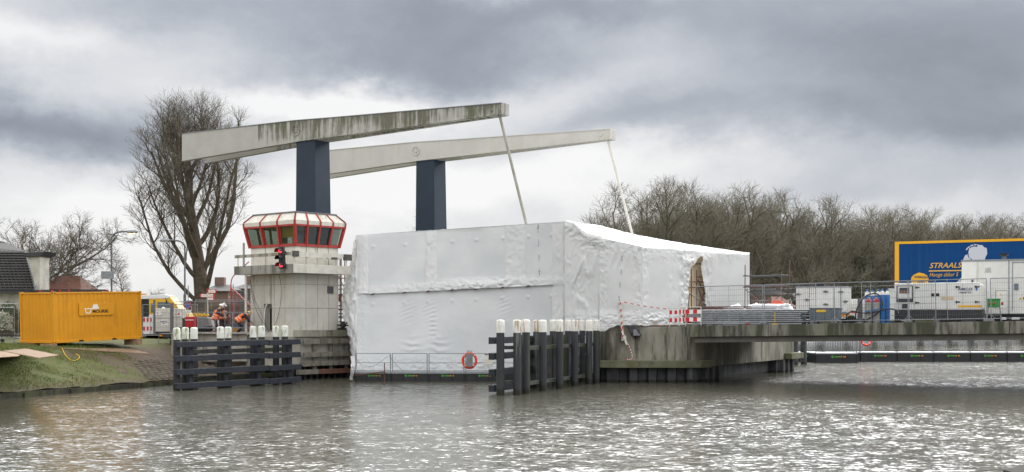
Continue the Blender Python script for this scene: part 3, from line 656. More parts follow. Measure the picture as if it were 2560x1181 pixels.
# ================================================================== DRAWBRIDGE FRAMES
K = 1.065; aD = Vector((.8212, -.5707)); wD = Vector((.5707, .8212))
N0 = Vector((-11.52*K, 74.8*K)); SEP = 11.2*K
def bz(zz): return EYE+(zz-EYE)*K
def frame_(off, mb_, label, glabel):
    n0 = N0+wD*off; rz = atan2(aD.y, aD.x)
    T = thing('drawbridge_frame', label, 'drawbridge', (n0.x, n0.y, 2.3), rz, 'balance beam frames of the drawbridge')
    z0 = 2.3
    # pylon: local x along bridge, local y = -? (wD = +y)
    w1, w2 = 1.5*K, 1.25*K; top = bz(13.85)-z0
    pb_ = MB(); s0, s1 = 1.12, 1.0
    def rc(k, z): return [(-w1*k+(k-1)*w1/2*1.0, -(k-1)*w2/2, z), ((k-1)*w1/2, -(k-1)*w2/2, z), ((k-1)*w1/2, w2+(k-1)*w2/2, z), (-w1-(k-1)*w1/2, w2+(k-1)*w2/2, z)]
    def rc(k, z): e = (k-1); return [(-w1-e*w1*.3, -e*w2*.4, z), (e*w1*.9, -e*w2*.4, z), (e*w1*.9, w2+e*w2*.6, z), (-w1-e*w1*.3, w2+e*w2*.6, z)]
    pb_.add(rc(1.14, 0)+rc(1.0, top), [(0,3,2,1),(4,5,6,7),(0,1,5,4),(1,2,6,5),(2,3,7,6),(3,0,4,7)])
    py = pb_.build('pylon', M['blue'], T, bevel=.03)
    if off == 0:
        zd = bz(9.05)-z0-.15
        m2 = MB(); m2.bb(-1.15, -.35, -.10, -.05, zd-.9, zd+.0); dr = m2.build('door', mat('door_blue', (.016, .032, .062), .5), py)
        MB().bb(-1.3, -.25, -.42, -.06, zd+.22, zd+.27).build('canopy', M['dark'], py)
        MB().tube([(-1.0, -.1, zd-.35), (-1.0, -.17, zd-.35), (-1.0, -.17, zd-.2)], .015, 5).build('handle', M['black'], dr)
    # balance beam
    tp = [(-11.46, 15.16, 13.38), (-1.5, 15.11, 13.80), (1.2, 15.02, 13.84), (13.41, 14.70, 14.07)]
    def at(tt):
        for i in range(3):
            if tt <= tp[i+1][0]: f_ = (tt-tp[i][0])/(tp[i+1][0]-tp[i][0]); return [tp[i][j]+(tp[i+1][j]-tp[i][j])*f_ for j in (1, 2)]
        return [14.7, 14.07]
    zc = bz(14.4)
    ox = Vector((0, -.08)); W = lambda tt: 2.0-(tt+11.5)/24.9*1.3
    be = MB()
    def sect(xx, y0, y1): a, b = at(xx); return [(xx*K, y0*K, bz(b)-zc), (xx*K, y1*K, bz(b)-zc), (xx*K, y1*K, bz(a)-zc), (xx*K, y0*K, bz(a)-zc)]
    Cm = .55  # centre line offset from front face at pylon
    def run(xs, fy0, fy1):
        o = len(be.v)
        for x_ in xs: be.v += [Vector(p) for p in sect(x_, fy0(x_), fy1(x_))]
        for i in range(len(xs)-1):
            for k in range(4): be.f.append([o+i*4+k, o+i*4+(k+1) % 4, o+(i+1)*4+(k+1) % 4, o+(i+1)*4+k]); be.fm.append(0)
        be.f.append([o, o+1, o+2, o+3]); be.f.append([o+(len(xs)-1)*4+k for k in range(4)][::-1]); be.fm += [0, 0]
    th = .34; xs = [-11.46, -8, -4.9, -1.5, 1.2, 5, 9, 13.41]
    run(xs, lambda x: -.06, lambda x: -.06+th)
    run([x+ (0.25 if x < -11 else 0) for x in xs], lambda x: -.06+W(x)-th*.9, lambda x: -.06+W(x))
    run([-1.9, -1.5, 1.2, 1.9], lambda x: -.06+th-.01, lambda x: -.06+W(x)-th*.9+.01)
    run([12.4, 13.40], lambda x: -.06+th-.01, lambda x: -.06+W(x)-th*.9+.01)
    bo = be.build('balance_beam', mb_, T, bevel=.015); bo.location = (0, 0, zc-z0)
    # cap strip proud of the top edge
    cp_ = MB()
    for a, b in zip(xs[:-1], xs[1:]): cp_.beam((a*K, -.07*K, bz(at(a)[0])-zc-.03), (b*K, -.07*K, bz(at(b)[0])-zc-.03), .05, .05)
    cp_.build('top_strip', M['grey'] if off == 0 else M['beam2'], bo)
    # lower flange line
    fl = MB()
    for a, b in zip(xs[3:-1], xs[4:]): fl.beam((a*K, -.08*K, bz(at(a)[1])-zc+.04), (b*K, -.08*K, bz(at(b)[1])-zc+.04), .05, .05)
    fl.build('bottom_strip', mb_, bo)
    x_ = -1.45*K; zt_ = bz(14.50)-zc
    MB().lathe([(.36, .0), (.36, -.05), (.30, -.055), (.30, -.02), (.14, -.02), (.13, -.04)], 28, (x_, -.06*K, zt_), 'Y').build('pivot_disc', mb_, bo, smooth=True)
    bl = MB()
    for k in range(6): bl.lathe([(.03, 0), (.03, -.03)], 6, (x_+.19*cos(k*pi/3), -.06*K-.02, zt_+.19*sin(k*pi/3)), 'Y')
    bl.build('bolt', M['rust'], bo)
    MB().lathe([(.13, .0), (.13, -.03), (.10, -.03)], 20, (12.75*K, -.06*K, bz(14.40)-zc), 'Y').build('pivot_disc', mb_, bo, smooth=True)
    # hanger rod
    MB().tube([(13.1*K, .22, bz(14.07)-z0), (14.76*K, .22, bz(8.38)-z0), (16*K, .22, 1.4)], .082, 8).build('hanger_rod', M['rodgrey' if off == 0 else 'whitedirty'], T, smooth=True)
    return T
frame_(0, M['beam1'], 'nearer drawbridge frame, navy pylon carrying a long moss-streaked white balance beam', '')
frame_(SEP, M['beam2'], 'farther drawbridge frame, navy pylon carrying a clean white balance beam', '')
# ================================================================== FENDERS AND PILES
def pile(T, x, y, z, r, capm, caph, tilt=0):
    p = MB().tube([(x, y, -1.2), (x, y, z-caph)], r, 18).build('pile', M['pile'], T, world=True, smooth=True)
    MB().lathe([(r*1.06, z-caph), (r*1.06, z-.09), (r*1.0, z-.04), (r*.82, z-.005), (r*.5, z+.01), (.01, z+.012)], 18, (x, y, 0)).build('white_cap', capm, p, world=True, smooth=True)
fd = Vector((.58, .8146)); fn = Vector((.8146, -.58)); F0 = Vector((-15.6, 59.7))
def onF(px, back=0.0):
    b0 = F0-fn*back; s_ = ((px-CX)/FPX*b0.y-b0.x)/(fd.x-(px-CX)/FPX*fd.y); return b0+fd*s_
T = thing('timber_fender', 'blue-black timber guide fender with mossy white capped piles, left of the channel', 'fender', (F0.x, F0.y, 0))
for i, z in enumerate((2.14, 1.48, .85, .20)):
    for (a, b) in ((438, 670), (671, 749+(i > 1)*1.5)):
        p, q = onF(a), onF(b); MB().beam((*p, z), (*q, z+.03), .2, .27).build('rail', M['fender'], T, world=True, bevel=.015)
for px in (474, 562, 644, 722):
    p = onF(px, .22); MB().beam((*p, -.2), (*p, 2.25), .24, .24, up=(fd.x, fd.y, 0)).build('post', M['fender'], T, world=True)
for (px, py, bk) in ((442, 820, .35), (463, 819, .55), (485, 819, 1.3), (551, 817.5, .5), (570, 817.5, 1.2), (633, 816, .5), (654, 815.5, 1.2), (690, 815.3, .9), (712, 814.5, .45)):
    p = onF(px, bk); pile(T, p.x, p.y, ZZ(py, p.y), .165, M['pilecap_moss'], .56)
for z in (1.75, .45):
    for (a, b) in ((463, 551), (551, 633), (633, 712)):
        p, q = onF(a, .95), onF(b, .95); MB().beam((*p, z), (*q, z+.03), .16, .2).build('cross_rail', M['fender_old'], T, world=True)
for z in (1.5, .85):
    p, q = onF(485, 1.45), onF(654, 1.45); MB().beam((*p, z), (*q, z), .16, .2).build('cross_rail', M['fender_old'], T, world=True)
for i, px in enumerate((489, 574, 656, 716)):
    p = onF(px, 1.1); MB().beam((*p, -.2), (*p, 1.75), .2, .2).build('post', M['fender_old'], T, world=True)
# right-hand guide work
T = thing('pile_fender', 'row of thick charcoal steel piles with rust-streaked white tops in mid-channel', 'fender', (0, 56, 0))
fr = [(1251, 56.0), (1293, 56.2), (1315, 57.2), (1357, 59.4), (1399, 61.2), (1437, 63.6), (1473, 65.6), (1491, 66.4)]
bk = [(1342, 61.6), (1383, 63.6), (1421, 66.0), (1457, 68)]
for (px, y) in fr+bk:
    pile(T, PX(px, y), y, 3.3+random.uniform(-.012, .012), .178, M['pilecap'], .56)
b0 = Vector((PX(1228, 56.6), 56.6)); b1 = Vector((PX(1228, 56.6)+4.4, 69.5))
for z in (2.38, 1.68, .96, .26):
    MB().beam((*b0, z), (*b1, z), .26, .3).build('rail', M['fender'], T, world=True, bevel=.015)
for s_ in (.04, .26, .48, .7, .9):
    p = b0.lerp(b1, s_)+Vector((.26, -.05)); MB().beam((*p, -.4), (*p, 2.6), .26, .26).build('post', M['fender_old'], T, world=True)
for (a, b, z) in ((fr[0], fr[1], 2.08), (fr[0], fr[1], .55)):
    MB().beam((PX(a[0], a[1]), a[1]+.25, z), (PX(b[0]-2, b[1]), b[1]+.25, z), .2, .16).build('cross_rail', M['fender_old'], T, world=True)
cr = [(1305, 57.4), (1357, 60), (1399, 62.2), (1437, 64.6), (1491, 67.2)]
for a, b in zip(cr[:-1], cr[1:]):
    for z in (2.02, .42):
        MB().beam((PX(a[0], a[1]), a[1], z), (PX(b[0], b[1]), b[1], z), .2, .16).build('cross_rail', M['fender_old'], T, world=True)
for (px, y) in ((1329, 62), (1371, 63.4), (1411, 66), (1449, 68.4), (1345, 62.4), (1388, 64.5), (1430, 67)):
    MB().beam((PX(px, y), y, -.5), (PX(px, y), y, 2.5), .34, .3).build('post', M['fender_old'], T, world=True)
# ================================================================== SHRINK-WRAPPED BRIDGE LEAF
def film_x(t, co, col):
    # large translucent panels: slightly different greys of film, faint scaffold lines behind
    x, y, z = t.node('ShaderNodeSeparateXYZ', {0: co}).outputs
    n = t.noise(t.mapv(co, scale=(.35, .35, 1.2)), .6, 3, .5)
    return t.mix(t.ramp(n, .35, .65), col, (.66, .70, .735))
def filmm(name, c, c2, bs_, bst):
    m_ = bpy.data.materials.new(name); m_.use_nodes = True; t = NT(m_.node_tree); t.n.clear()
    co = t.node('ShaderNodeTexCoord').outputs['Object']
    col = t.mix(t.ramp(t.noise(t.mapv(co, scale=(.5, .5, .8)), .9, 5, .6), .35, .65), c, c2)
    # grubby specks and smears
    g = t.ramp(t.noise(t.mapv(co, loc=(2, 7, 1)), 2.4, 7, .7), .62, .80)
    col = t.mix(t.m('MULTIPLY', g, .35), col, (.55, .52, .46))
    w1 = t.noise(t.mapv(co, scale=(1, 1, .8)), bs_, 5, .6, 1.2)
    w2 = t.m('ABSOLUTE', t.m('SUBTRACT', t.noise(t.mapv(co, loc=(6, 1, 3)), bs_*.45, 4, .5, .8), .5))
    hgt = t.m('ADD', t.m('MULTIPLY', w1, .03), t.m('MULTIPLY', w2, -.10))
    bn = t.node('ShaderNodeBump', {'Strength': bst, 'Distance': 1.0, 'Height': hgt})
    p = t.node('ShaderNodeBsdfPrincipled', {'Base Color': col, 'Roughness': .42, 'Specular IOR Level': .45, 'Normal': bn.outputs[0]})
    tl = t.node('ShaderNodeBsdfTranslucent', {'Color': (.85, .84, .80)}); mx = t.node('ShaderNodeMixShader', {0: .22, 1: p.outputs[0], 2: tl.outputs[0]})
    t.node('ShaderNodeOutputMaterial', {0: mx.outputs[0]}); return m_
M['film'] = filmm('shrink_film', (.58, .605, .625), (.66, .68, .69), 1.1, .22)
M['film2'] = filmm('creased_film', (.71, .72, .725), (.64, .655, .665), 1.6, .20)
def rid(p, o=3): return 1-abs(fbm(p, o))*2.2
def sstep(a, b, x): x = max(0, min(1, (x-a)/(b-a))); return x*x*(3-2*x)
def bump_(px, py, c, w): return exp(-(((px-c[0])/w[0])**2+((py-c[1])/w[1])**2))
def mainY(px, t): s_ = (px-890)/525; return (73.5+(69-73.5)*s_)*(1-t)+(70.5+(69.1-70.5)*s_)*t
nodes_x = [932, 1011, 1070, 1130, 1190, 1256, 1320, 1378]
def disp(px, py):
    s_ = (px-890)/525; seam = 737.5-24.5*s_; top = 588-34*s_
    d = .05*fbm(Vector((px*.008, py*.008, 3)), 2)
    A = .0015
    strip = 0
    for (a, b) in ((1064, 1093), (1262, 1312)):
        if py < seam: strip = max(strip, sstep(a-3, a+3, px)*(1-sstep(b-3, b+3, px)))
    strip = max(strip, 1-sstep(908, 922, px))
    A += .012*strip
    d += .02*strip
    low = sstep(seam-34, seam-8, py)*(1-sstep(seam-2, seam+1, py)); big_ = exp(-((px-1195)/75)**2)
    A += low*(.016+.07*big_); d += low*(.03+.16*big_)
    A += .03*sstep(884, 915, py)
    A += .012*sstep(1375, 1400, px)
    d += A*(rid(Vector((px*.045, py*.06, 9)), 3)*1.1+fbm(Vector((px*.11, py*.15, 4)), 3)*.8)
    # pinch at the clamps
    for x_ in nodes_x:
        d += .05*bump_(px, py, (x_, seam+26), (4, 4))+.05*bump_(px, py, (x_+1, top+32), (4, 4))
        d += .012*sin((py-seam)*.6+px*.2)*bump_(px, py, (x_+6, seam+45), (14, 30))*(x_ in (1011, 1070, 1256))
    d += .022*sin(py*.55+.03*px)*bump_(px, py, (1083, 820), (8, 40))
    for c in ((1032, 868), (1098, 868)): d += .032*sin(py*.36+.07*abs(px-c[0])+fbm(Vector((px*.03, py*.03, 0)), 2)*2)*bump_(px, py, c, (22, 22))
    # diagonal drag folds near the right corner
    m_ = sstep(1390, 1430, px)
    d += m_*.02*sin((px*.62+py*.22)*.40+fbm(Vector((px*.03, py*.012, 0)), 3)*6)
    return d+.02*sstep(seam, seam+1, py)*-1
def topy(px):
    if px <= 1415: return 588-34*(px-890)/525
    if px <= 1480: return 554+36*sstep(0, 1, (px-1415)/65)
    if px <= 1605: return 590+27*(px-1480)/125
    return 617+20*(px-1605)/265
WR = thing('wrapped_scaffold', 'huge scaffold over the bridge leaf shrink wrapped in creased white plastic film', 'wrapped scaffold', (-3, 71, .5))
def fmain(a, b):
    px = 893+a*(1418-893); tp_ = topy(px); Yt = mainY(px, 0); Yb = mainY(px, 1)
    zt_ = ZZ(tp_, Yt)+.02*fbm(Vector((px*.05, 0, 0)), 2); z = zt_+(.50-zt_)*b; y = Yt+(Yb-Yt)*b; py = HY-(z-EYE)*FPX/y
    dd_ = disp(px, py)*sstep(0, .03, b)
    return (PX(px, y), y-dd_, z)
MB().grid(fmain, 300, 200).build('front_sheet', M['film'], WR, world=True, smooth='all')
def lft(py):
    P = [(586, 890), (640, 885), (690, 869), (740, 860), (790, 862), (850, 877), (905, 886), (960, 880)]
    for i in range(len(P)-1):
        if py <= P[i+1][0]: return P[i][1]+(P[i+1][1]-P[i][1])*(py-P[i][0])/(P[i+1][0]-P[i][0])
    return 880
def fleft(a, b):
    Yt = mainY(893, 0); Yb = mainY(893, 1); zt_ = ZZ(588, Yt); z = zt_+(.45-zt_)*b; y0 = Yt+(Yb-Yt)*b; py = HY-(z-EYE)*FPX/y0
    L_ = lft(py)-893; a2 = a*1.25; bul = sin(min(b*1.15, 1)*pi)
    if a2 <= 1: px = 893+L_*sin(a2*pi/2); y = y0+2.6*(1-cos(a2*pi/2)); 
    else: px = 893+L_*(1-(a2-1)*.2); y = y0+2.6+(a2-1)*20
    n = Vector((px*.05+a*6, py*.016, 2)); am = .16*sstep(0, .12, a)*sstep(0, .06, b)
    dsp = am*(rid(n, 3)-.3)+.07*sstep(.05, .3, a)*rid(Vector((a*5+py*.02, py*.05, 7)), 3)
    return (PX(px, y)-dsp*.75*sstep(.1, .6, a), y-dsp*1.1, z)
MB().grid(fleft, 60, 150).build('side_sheet', M['film2'], WR, world=True, smooth='all')
# hanging tail in front of the float
def ftail(a, b):
    px = 877+a*(13-6*b)+sin(b*5)*1.5+1.5*fbm(Vector((b*6, 2, 0)), 3); py = 890+b*60; y = 69.9-1.9*sstep(0, .5, b); n = .14*rid(Vector((a*4, b*5, 1)), 4)
    return (PX(px, y), y-n, ZZ(py, y))
MB().grid(ftail, 14, 40).build('side_sheet', M['film2'], WR, world=True, smooth='all')
# welded seam strips and tape over the face
def strip(px0, px1, py0, py1, sd, amp, off=.03, name='seam_strip', m_='film2', nu=14):
    nv = max(10, int(abs(py1(0)-py0(0))/3.0)) if callable(py0) else 60
    def f(a, b):
        px = px0+(px1-px0)*a+1.6*fbm(Vector((b*9, sd, 0)), 3)*(1 if a in (0, 1) else .5); y0_, y1_ = py0(px), py1(px); py = y0_+(y1_-y0_)*b
        d = max(0, disp(px, py))+off*sin(pi*min(max(a, .0), 1))**.35+amp*(rid(Vector((px*.08, py*.05, sd)), 4)-.4)*sin(a*pi)**.3
        p = facept(px, py, d+.008); return p
    MB().grid(f, nu, nv).build(name, M[m_], WR, world=True, smooth='all')
STRIPS = True
# right-hand folded corner sheet
def cY(px):
    P = [(1412, 69.02), (1470, 67.9), (1500, 67.25), (1605, 67.15)]
    for i in range(3):
        if px <= P[i+1][0]: return P[i][1]+(P[i+1][1]-P[i][1])*(px-P[i][0])/(P[i+1][0]-P[i][0])
    return 67.15
def fcorner(a, b):
    px = 1412+a*(1605-1412); y = cY(px); zt_ = ZZ(topy(px), y)
    zb_ = .5 if px < 1496 else ZZ(830-17*sstep(1500, 1548, px)+1.2*sin(px*.3), y)
    z = zt_+(zb_-zt_)*b; py = HY-(z-EYE)*FPX/y
    fade = sstep(0, .03, b)
    d = .04*fbm(Vector((px*.014, py*.014, 8)), 2)
    ph = fbm(Vector((px*.018, py*.012, 0)), 2)*4
    ph3 = fbm(Vector((px*.02, py*.006, 15)), 3)*5; d += .10*(1-sstep(1478, 1502, px))*sstep(1418, 1440, px)*max(0, sin((px*.5+py*.20)*.17+ph3))**2.5*(.35+.65*sstep(600, 650, py)); ph2 = fbm(Vector((px*.035, py*.010, 5)), 3)*7; d += .026*(1-sstep(1475, 1500, px))*(1-abs(sin((px*.62+py*.24)*.24+ph2)))*2*(.3+.7*sstep(590, 640, py))*(.5+.8*abs(fbm(Vector((px*.02, py*.02, 1)), 2)))
    top_ = 1-sstep(topy(px)+10, topy(px)+60, py)
    d += .10*top_*(rid(Vector((px*.035+py*.02, py*.05, 3)), 4)-.3)*(1-sstep(1490, 1530, px))+.03*top_*rid(Vector((px*.06, py*.05, 3)), 3)
    d += .03*exp(-((px-1508)/12)**2)*rid(Vector((px*.09, py*.05, 1)), 3)+.03*exp(-((px-1596)/12)**2)*rid(Vector((px*.09, py*.05, 6)), 3)
    bt = sstep(770, 800, py); d += bt*(.06+.06*rid(Vector((px*.03, py*.07, 2)), 3))
    d += .03*sin(px*.35+(py-650)*.1)*exp(-((py-650)/22)**2)*exp(-((px-1545)/30)**2)
    d += .05*sin(px*.3+ph)*exp(-((px-1600)/16)**2)*(1-sstep(640, 690, py))
    return (PX(px, y), y-d*fade, z)
MB().grid(fcorner, 120, 150).build('corner_sheet', M['film2'], WR, world=True, smooth='all')
# end face running back across the bridge, with the slit opening
OPN = [(1751, 640), (1755, 648), (1751, 659), (1758, 703), (1763, 735), (1762, 757), (1760, 790), (1714, 790), (1717, 773), (1719, 740), (1720, 719), (1726, 690), (1727, 668), (1735, 662), (1746, 643)]
def inpoly(x, y, P):
    c = False; j = len(P)-1
    for i in range(len(P)):
        if (P[i][1] > y) != (P[j][1] > y) and x < (P[j][0]-P[i][0])*(y-P[i][1])/(P[j][1]-P[i][1])+P[i][0]: c = not c
        j = i
    return c
Ce = Vector((PX(1605, 67.15), 67.15)); De = Vector((PX(1870, 77), 77)); ed = (De-Ce).normalized(); en_ = Vector((ed.y, -ed.x))
def endpt(a, b):
    q = Ce.lerp(De, a); px = CX+q.x/q.y*FPX; zt_ = ZZ(topy(px), q.y); zb_ = 2.98+.1*a; z = zt_+(zb_-zt_)*b; py = HY-(z-EYE)*FPX/q.y
    return q, z, px, py
def fend(a, b):
    q, z, px, py = endpt(a, b)
    d = .03*fbm(Vector((px*.015, py*.015, 12)), 2)
    for c, w_, am in ((1612, 8, .04), (1706, 10, .06), (1770, 12, .045), (1680, 14, .015)):
        d += am*exp(-((px-c)/w_)**2)*rid(Vector((px*.07, py*.028, c)), 3)
    d += .16*bump_(px, py, (1722, 655), (13, 11))*(.8+.5*rid(Vector((px*.1, py*.1, 2)), 3))+.08*bump_(px, py, (1752, 650), (7, 14))
    d += .02*(1-sstep(637, 665, py))*rid(Vector((px*.09, py*.05, 5)), 3)
    d += .10*exp(-((px-1718)/6)**2)*sstep(660, 690, py)*rid(Vector((px*.1, py*.06, 9)), 2)
    bt = sstep(775, 800, py); d += bt*.08*rid(Vector((px*.04, py*.06, 2)), 3)
    d *= sstep(0, .02, b)
    return (q.x+en_.x*d, q.y+en_.y*d, z)
def skp(a, b):
    q, z, px, py = endpt(a, b); return inpoly(px+.8*sin(py*.7), py, OPN)
MB().grid(fend, 190, 120, skip=skp).build('end_sheet', M['film2'], WR, world=True, smooth='all')
# tan sheet and scaffold inside the opening
def enp(px, dpt, py):
    c = Ce-en_*dpt; s_ = ((px-CX)/FPX*c.y-c.x)/(ed.x-(px-CX)/FPX*ed.y); q = c+ed*s_; return Vector((q.x, q.y, ZZ(py, q.y)))
MB().grid(lambda a, b: (lambda p: (p.x+.04*sin(a*14)+.03*fbm(Vector((a*8, b*5, 0)), 3), p.y+.06*fbm(Vector((a*6, b*3, 4)), 3), p.z))(enp(1704+a*68, .42, 632+b*180)), 30, 30).build('backing_sheet', M['tan'], WR, world=True, smooth='all')
mb = MB()
for (a, b, c, d) in ((1728, 668, 1729, 812), (1742, 675, 1742, 812), (1760, 690, 1760, 812), (1720, 705, 1765, 705), (1720, 719, 1765, 719), (1735, 660, 1762, 660), (1720, 772, 1765, 770), (1745, 720, 1764, 768), (1764, 720, 1746, 768), (1742, 693, 1762, 693), (1745, 700, 1764, 738), (1719, 755, 1730, 800)):
    mb.tube([enp(a, .25, b), enp(c, .25, d)], .03, 6)
mb.build('scaffold_tube', M['rust'], WR, world=True)
# roof sheet falling towards the end face
def onE(s_):
    P = [(0, 1415, 554.5, 69), (.22, 1480, 590, 67.7), (.45, 1605, 617, 67.15), (1, 1870, 637, 77)]
    for i in range(3):
        if s_ <= P[i+1][0]:
            f_ = (s_-P[i][0])/(P[i+1][0]-P[i][0]); px = P[i][1]+(P[i+1][1]-P[i][1])*f_
            y = cY(px) if px < 1605 else None
            if y is None: q = Ce.lerp(De, (s_-.45)/.55); y = q.y; px = CX+q.x/q.y*FPX
            return Vector((PX(px, y), y, ZZ(topy(px), y)))
def onS(s_):
    P = [(0, 1415, 553.5, 70), (.25, 1490, 562, 73.5), (.45, 1600, 590, 76), (.7, 1720, 611, 80), (1, 1874, 634, 83)]
    for i in range(4):
        if s_ <= P[i+1][0]:
            f_ = (s_-P[i][0])/(P[i+1][0]-P[i][0]); v_ = [P[i][j]+(P[i+1][j]-P[i][j])*f_ for j in (1, 2, 3)]; return W3(*v_)
def froof(a, b):
    p = onE(a).lerp(onS(a), b); am = sin(min(b, 1)*pi)**.5 if b < .999 else 0
    return p+Vector((0, 0, .16*am*(rid(Vector((p.x*.9+b*2, p.y*.7, 3)), 4)-.55)+.05*(b > .95)*fbm(Vector((p.x*1.4, 0, 0)), 3)))
MB().grid(froof, 150, 40).build('roof_sheet', M['film2'], WR, world=True, smooth='all')
# draped flap over the corner
def fflap(a, b):
    e = onE(.02+a*.24); py_off = b*(8+26*sin(a*pi)**.7+10*(a > .72)); y = e.y-.16-.12*b
    d = .10*rid(Vector((a*5, b*3, 4)), 4)
    return (e.x+b*.3, y-d, e.z+.06-py_off/FPX*y)
MB().grid(fflap, 60, 20).build('draped_flap', M['film2'], WR, world=True, smooth='all')
# closing back/top sheets (out of sight from here)
Abk = Vector((-2.5, 84, 8.2)); At = Vector((PX(893, 73.5), 73.5, ZZ(588, 73.5)))
mb = MB(); S_ = [onS(i/10) for i in range(11)]; Bt = Vector((PX(1415, 69), 69, ZZ(554, 69)))
mb.add([At, Bt, S_[2], S_[4], Vector((4, 86, 7.9)), Abk], [(0, 1, 2, 3, 4, 5)])
mb.add([At, Abk, (Abk.x, Abk.y, .6), (At.x, At.y, .6)], [(0, 1, 2, 3)])
mb.add([Abk, (4, 86, 7.9), (4, 86, 2.4), (Abk.x, Abk.y, 2.4)], [(0, 1, 2, 3)])
mb.add([(4, 86, 7.9), S_[4], S_[7], S_[10], (14, 88, 7.3)], [(0, 1, 2, 3, 4)])
mb.add([(4, 86, 7.9), (14, 88, 7.3), (14, 88, 2.4), (4, 86, 2.4)], [(0, 1, 2, 3)])
mb.add([S_[10], (14, 88, 7.3), (14, 88, 2.6), (S_[10].x, S_[10].y, 2.6)], [(0, 1, 2, 3)])
mb.add([S_[10], (De.x, De.y, ZZ(637, 77)), (De.x, De.y, 2.6), (S_[10].x, S_[10].y, 2.6)], [(0, 1, 2, 3)])
mb.build('back_sheet', M['film'], WR, world=True)
# long tube across the face with clamps
mb = MB(); P = []
for i in range(21):
    px = 914+i*(1382-914)/20; py = 737.2-24.2*(px-915)/465
    P.append((px, py))
def facept(px, py, out):
    tpy = topy(px)
    # solve b on face
    lo, hi = 0.0, 1.0
    for _ in range(24):
        m_ = (lo+hi)/2; Yt = mainY(px, 0); Yb = mainY(px, 1); zt_ = ZZ(tpy, Yt); z = zt_+(.5-zt_)*m_; y = Yt+(Yb-Yt)*m_
        if HY-(z-EYE)*FPX/y < py: lo = m_
        else: hi = m_
    return Vector((PX(px, y), y-out, z))
for (a_, b_, s_) in ((1064, 1093, 1), (1262, 1313, 2)): strip(a_, b_, lambda px: topy(px)+2.5, lambda px: 737.5-24.5*(px-890)/525-8, s_, .022)
strip(896, 921, lambda px: topy(px)+3, lambda px: 737.5-24.5*(px-890)/525-3, 4, .02)
strip(925, 1376, lambda px: 737.5-24.5*(px-890)/525-22-6*fbm(Vector((px*.03, 1, 0)), 3), lambda px: 737.5-24.5*(px-890)/525-1.5, 5, .03, off=.01, name='overlap_flap', nu=150)
strip(1380, 1408, lambda px: topy(px)+6, lambda px: 920, 6, .022)
mb.tube([facept(a, b, .11) for a, b in P], .026, 6); mb.build('face_tube', M['galv'], WR, world=True, smooth=True)
for x_ in nodes_x[:-1]:
    mb = MB()
    c = facept(x_, 737.2-24.2*(x_-915)/465, .13); mb.box(c, (.10, .09, .09), .3); mb.tube([c+Vector((-.12, -.02, -.06)), c+Vector((.13, -.03, .05))], .02, 5)
    mb.build('clamp', M['rust'], WR, world=True)
mb = MB(); rnd = random.Random(5)
def mark(px, py, ln, fn_):
    y_ = py
    while y_ < py+ln:
        l = rnd.uniform(.8, 2.2)
        if rnd.random() < .8: mb.beam(fn_(px+rnd.uniform(-.5, .5), y_), fn_(px+rnd.uniform(-.5, .5), y_+l), rnd.uniform(.02, .05), .006, up=(0, -1, 0))
        y_ += l+.5
for py in (562, 596, 634, 670): mark(1345-(py-562)*-.03, py, 18, lambda a, b: facept(a, b, .085))
def cornpt(a, b): y = cY(a)-.20; return Vector((PX(a, y), y, ZZ(b, y)))
for py in (642, 672, 706, 740): mark(1555-(py-640)*.07, py, 14 if py > 650 else 10, cornpt)
mb.build('print_mark', M['dark'], WR, world=True)
# ================================================================== RIGHT PIER
T = thing('bridge_pier', 'large stained concrete bridge pier on dark sheet piling, right of the wrapped scaffold', 'pier', (10, 72, 0))
PP = [(4.75, 68.3), (5.0, 67.55), (5.6, 67.4), (9.1, 67.4), (9.7, 67.55), (10.2, 67.95), (10.6, 68.6), (18.2, 82.6), (13, 88), (2.5, 88), (1.5, 74)]
cen = Vector((9, 77))
def offp(P, o):
    out = []; n = len(P)
    for i in range(n):
        a, b, c = Vector(P[i-1]), Vector(P[i]), Vector(P[(i+1) % n]); n1 = Vector(((b-a).y, -(b-a).x)).normalized(); n2 = Vector(((c-b).y, -(c-b).x)).normalized()
        m_ = (n1+n2).normalized(); out.append(b+m_*o/max(.4, m_.dot(n1)))
    return out
MB().prism(PP, .8, 2.93).build('wall', M['pier'], T, world=True, bevel=.02)
LP = offp(PP, .5); LP2 = [LP[i] for i in (0, 1, 2, 3, 4, 5)]+[Vector((10.75, 68.5))]
lp = [(p.x, p.y) for p in LP2[:6]]+[(10.5, 68.9), (5, 70)]
MB().prism(lp, .78, 1.16).build('ledge', M['ledge'], T, world=True, bevel=.03)
e_ = Vector(PP[7]); dd2 = (Vector(PP[7])-Vector(PP[6])).normalized(); nn2 = Vector((dd2.y, -dd2.x))
q0 = e_-dd2*2.2; lp2 = [q0+nn2*.02, q0+nn2*.5, e_+nn2*.5+dd2*.5, e_+dd2*.5-nn2*1]
MB().prism([(p.x, p.y) for p in lp2], .82, 1.2).build('ledge', M['ledge'], T, world=True, bevel=.03)
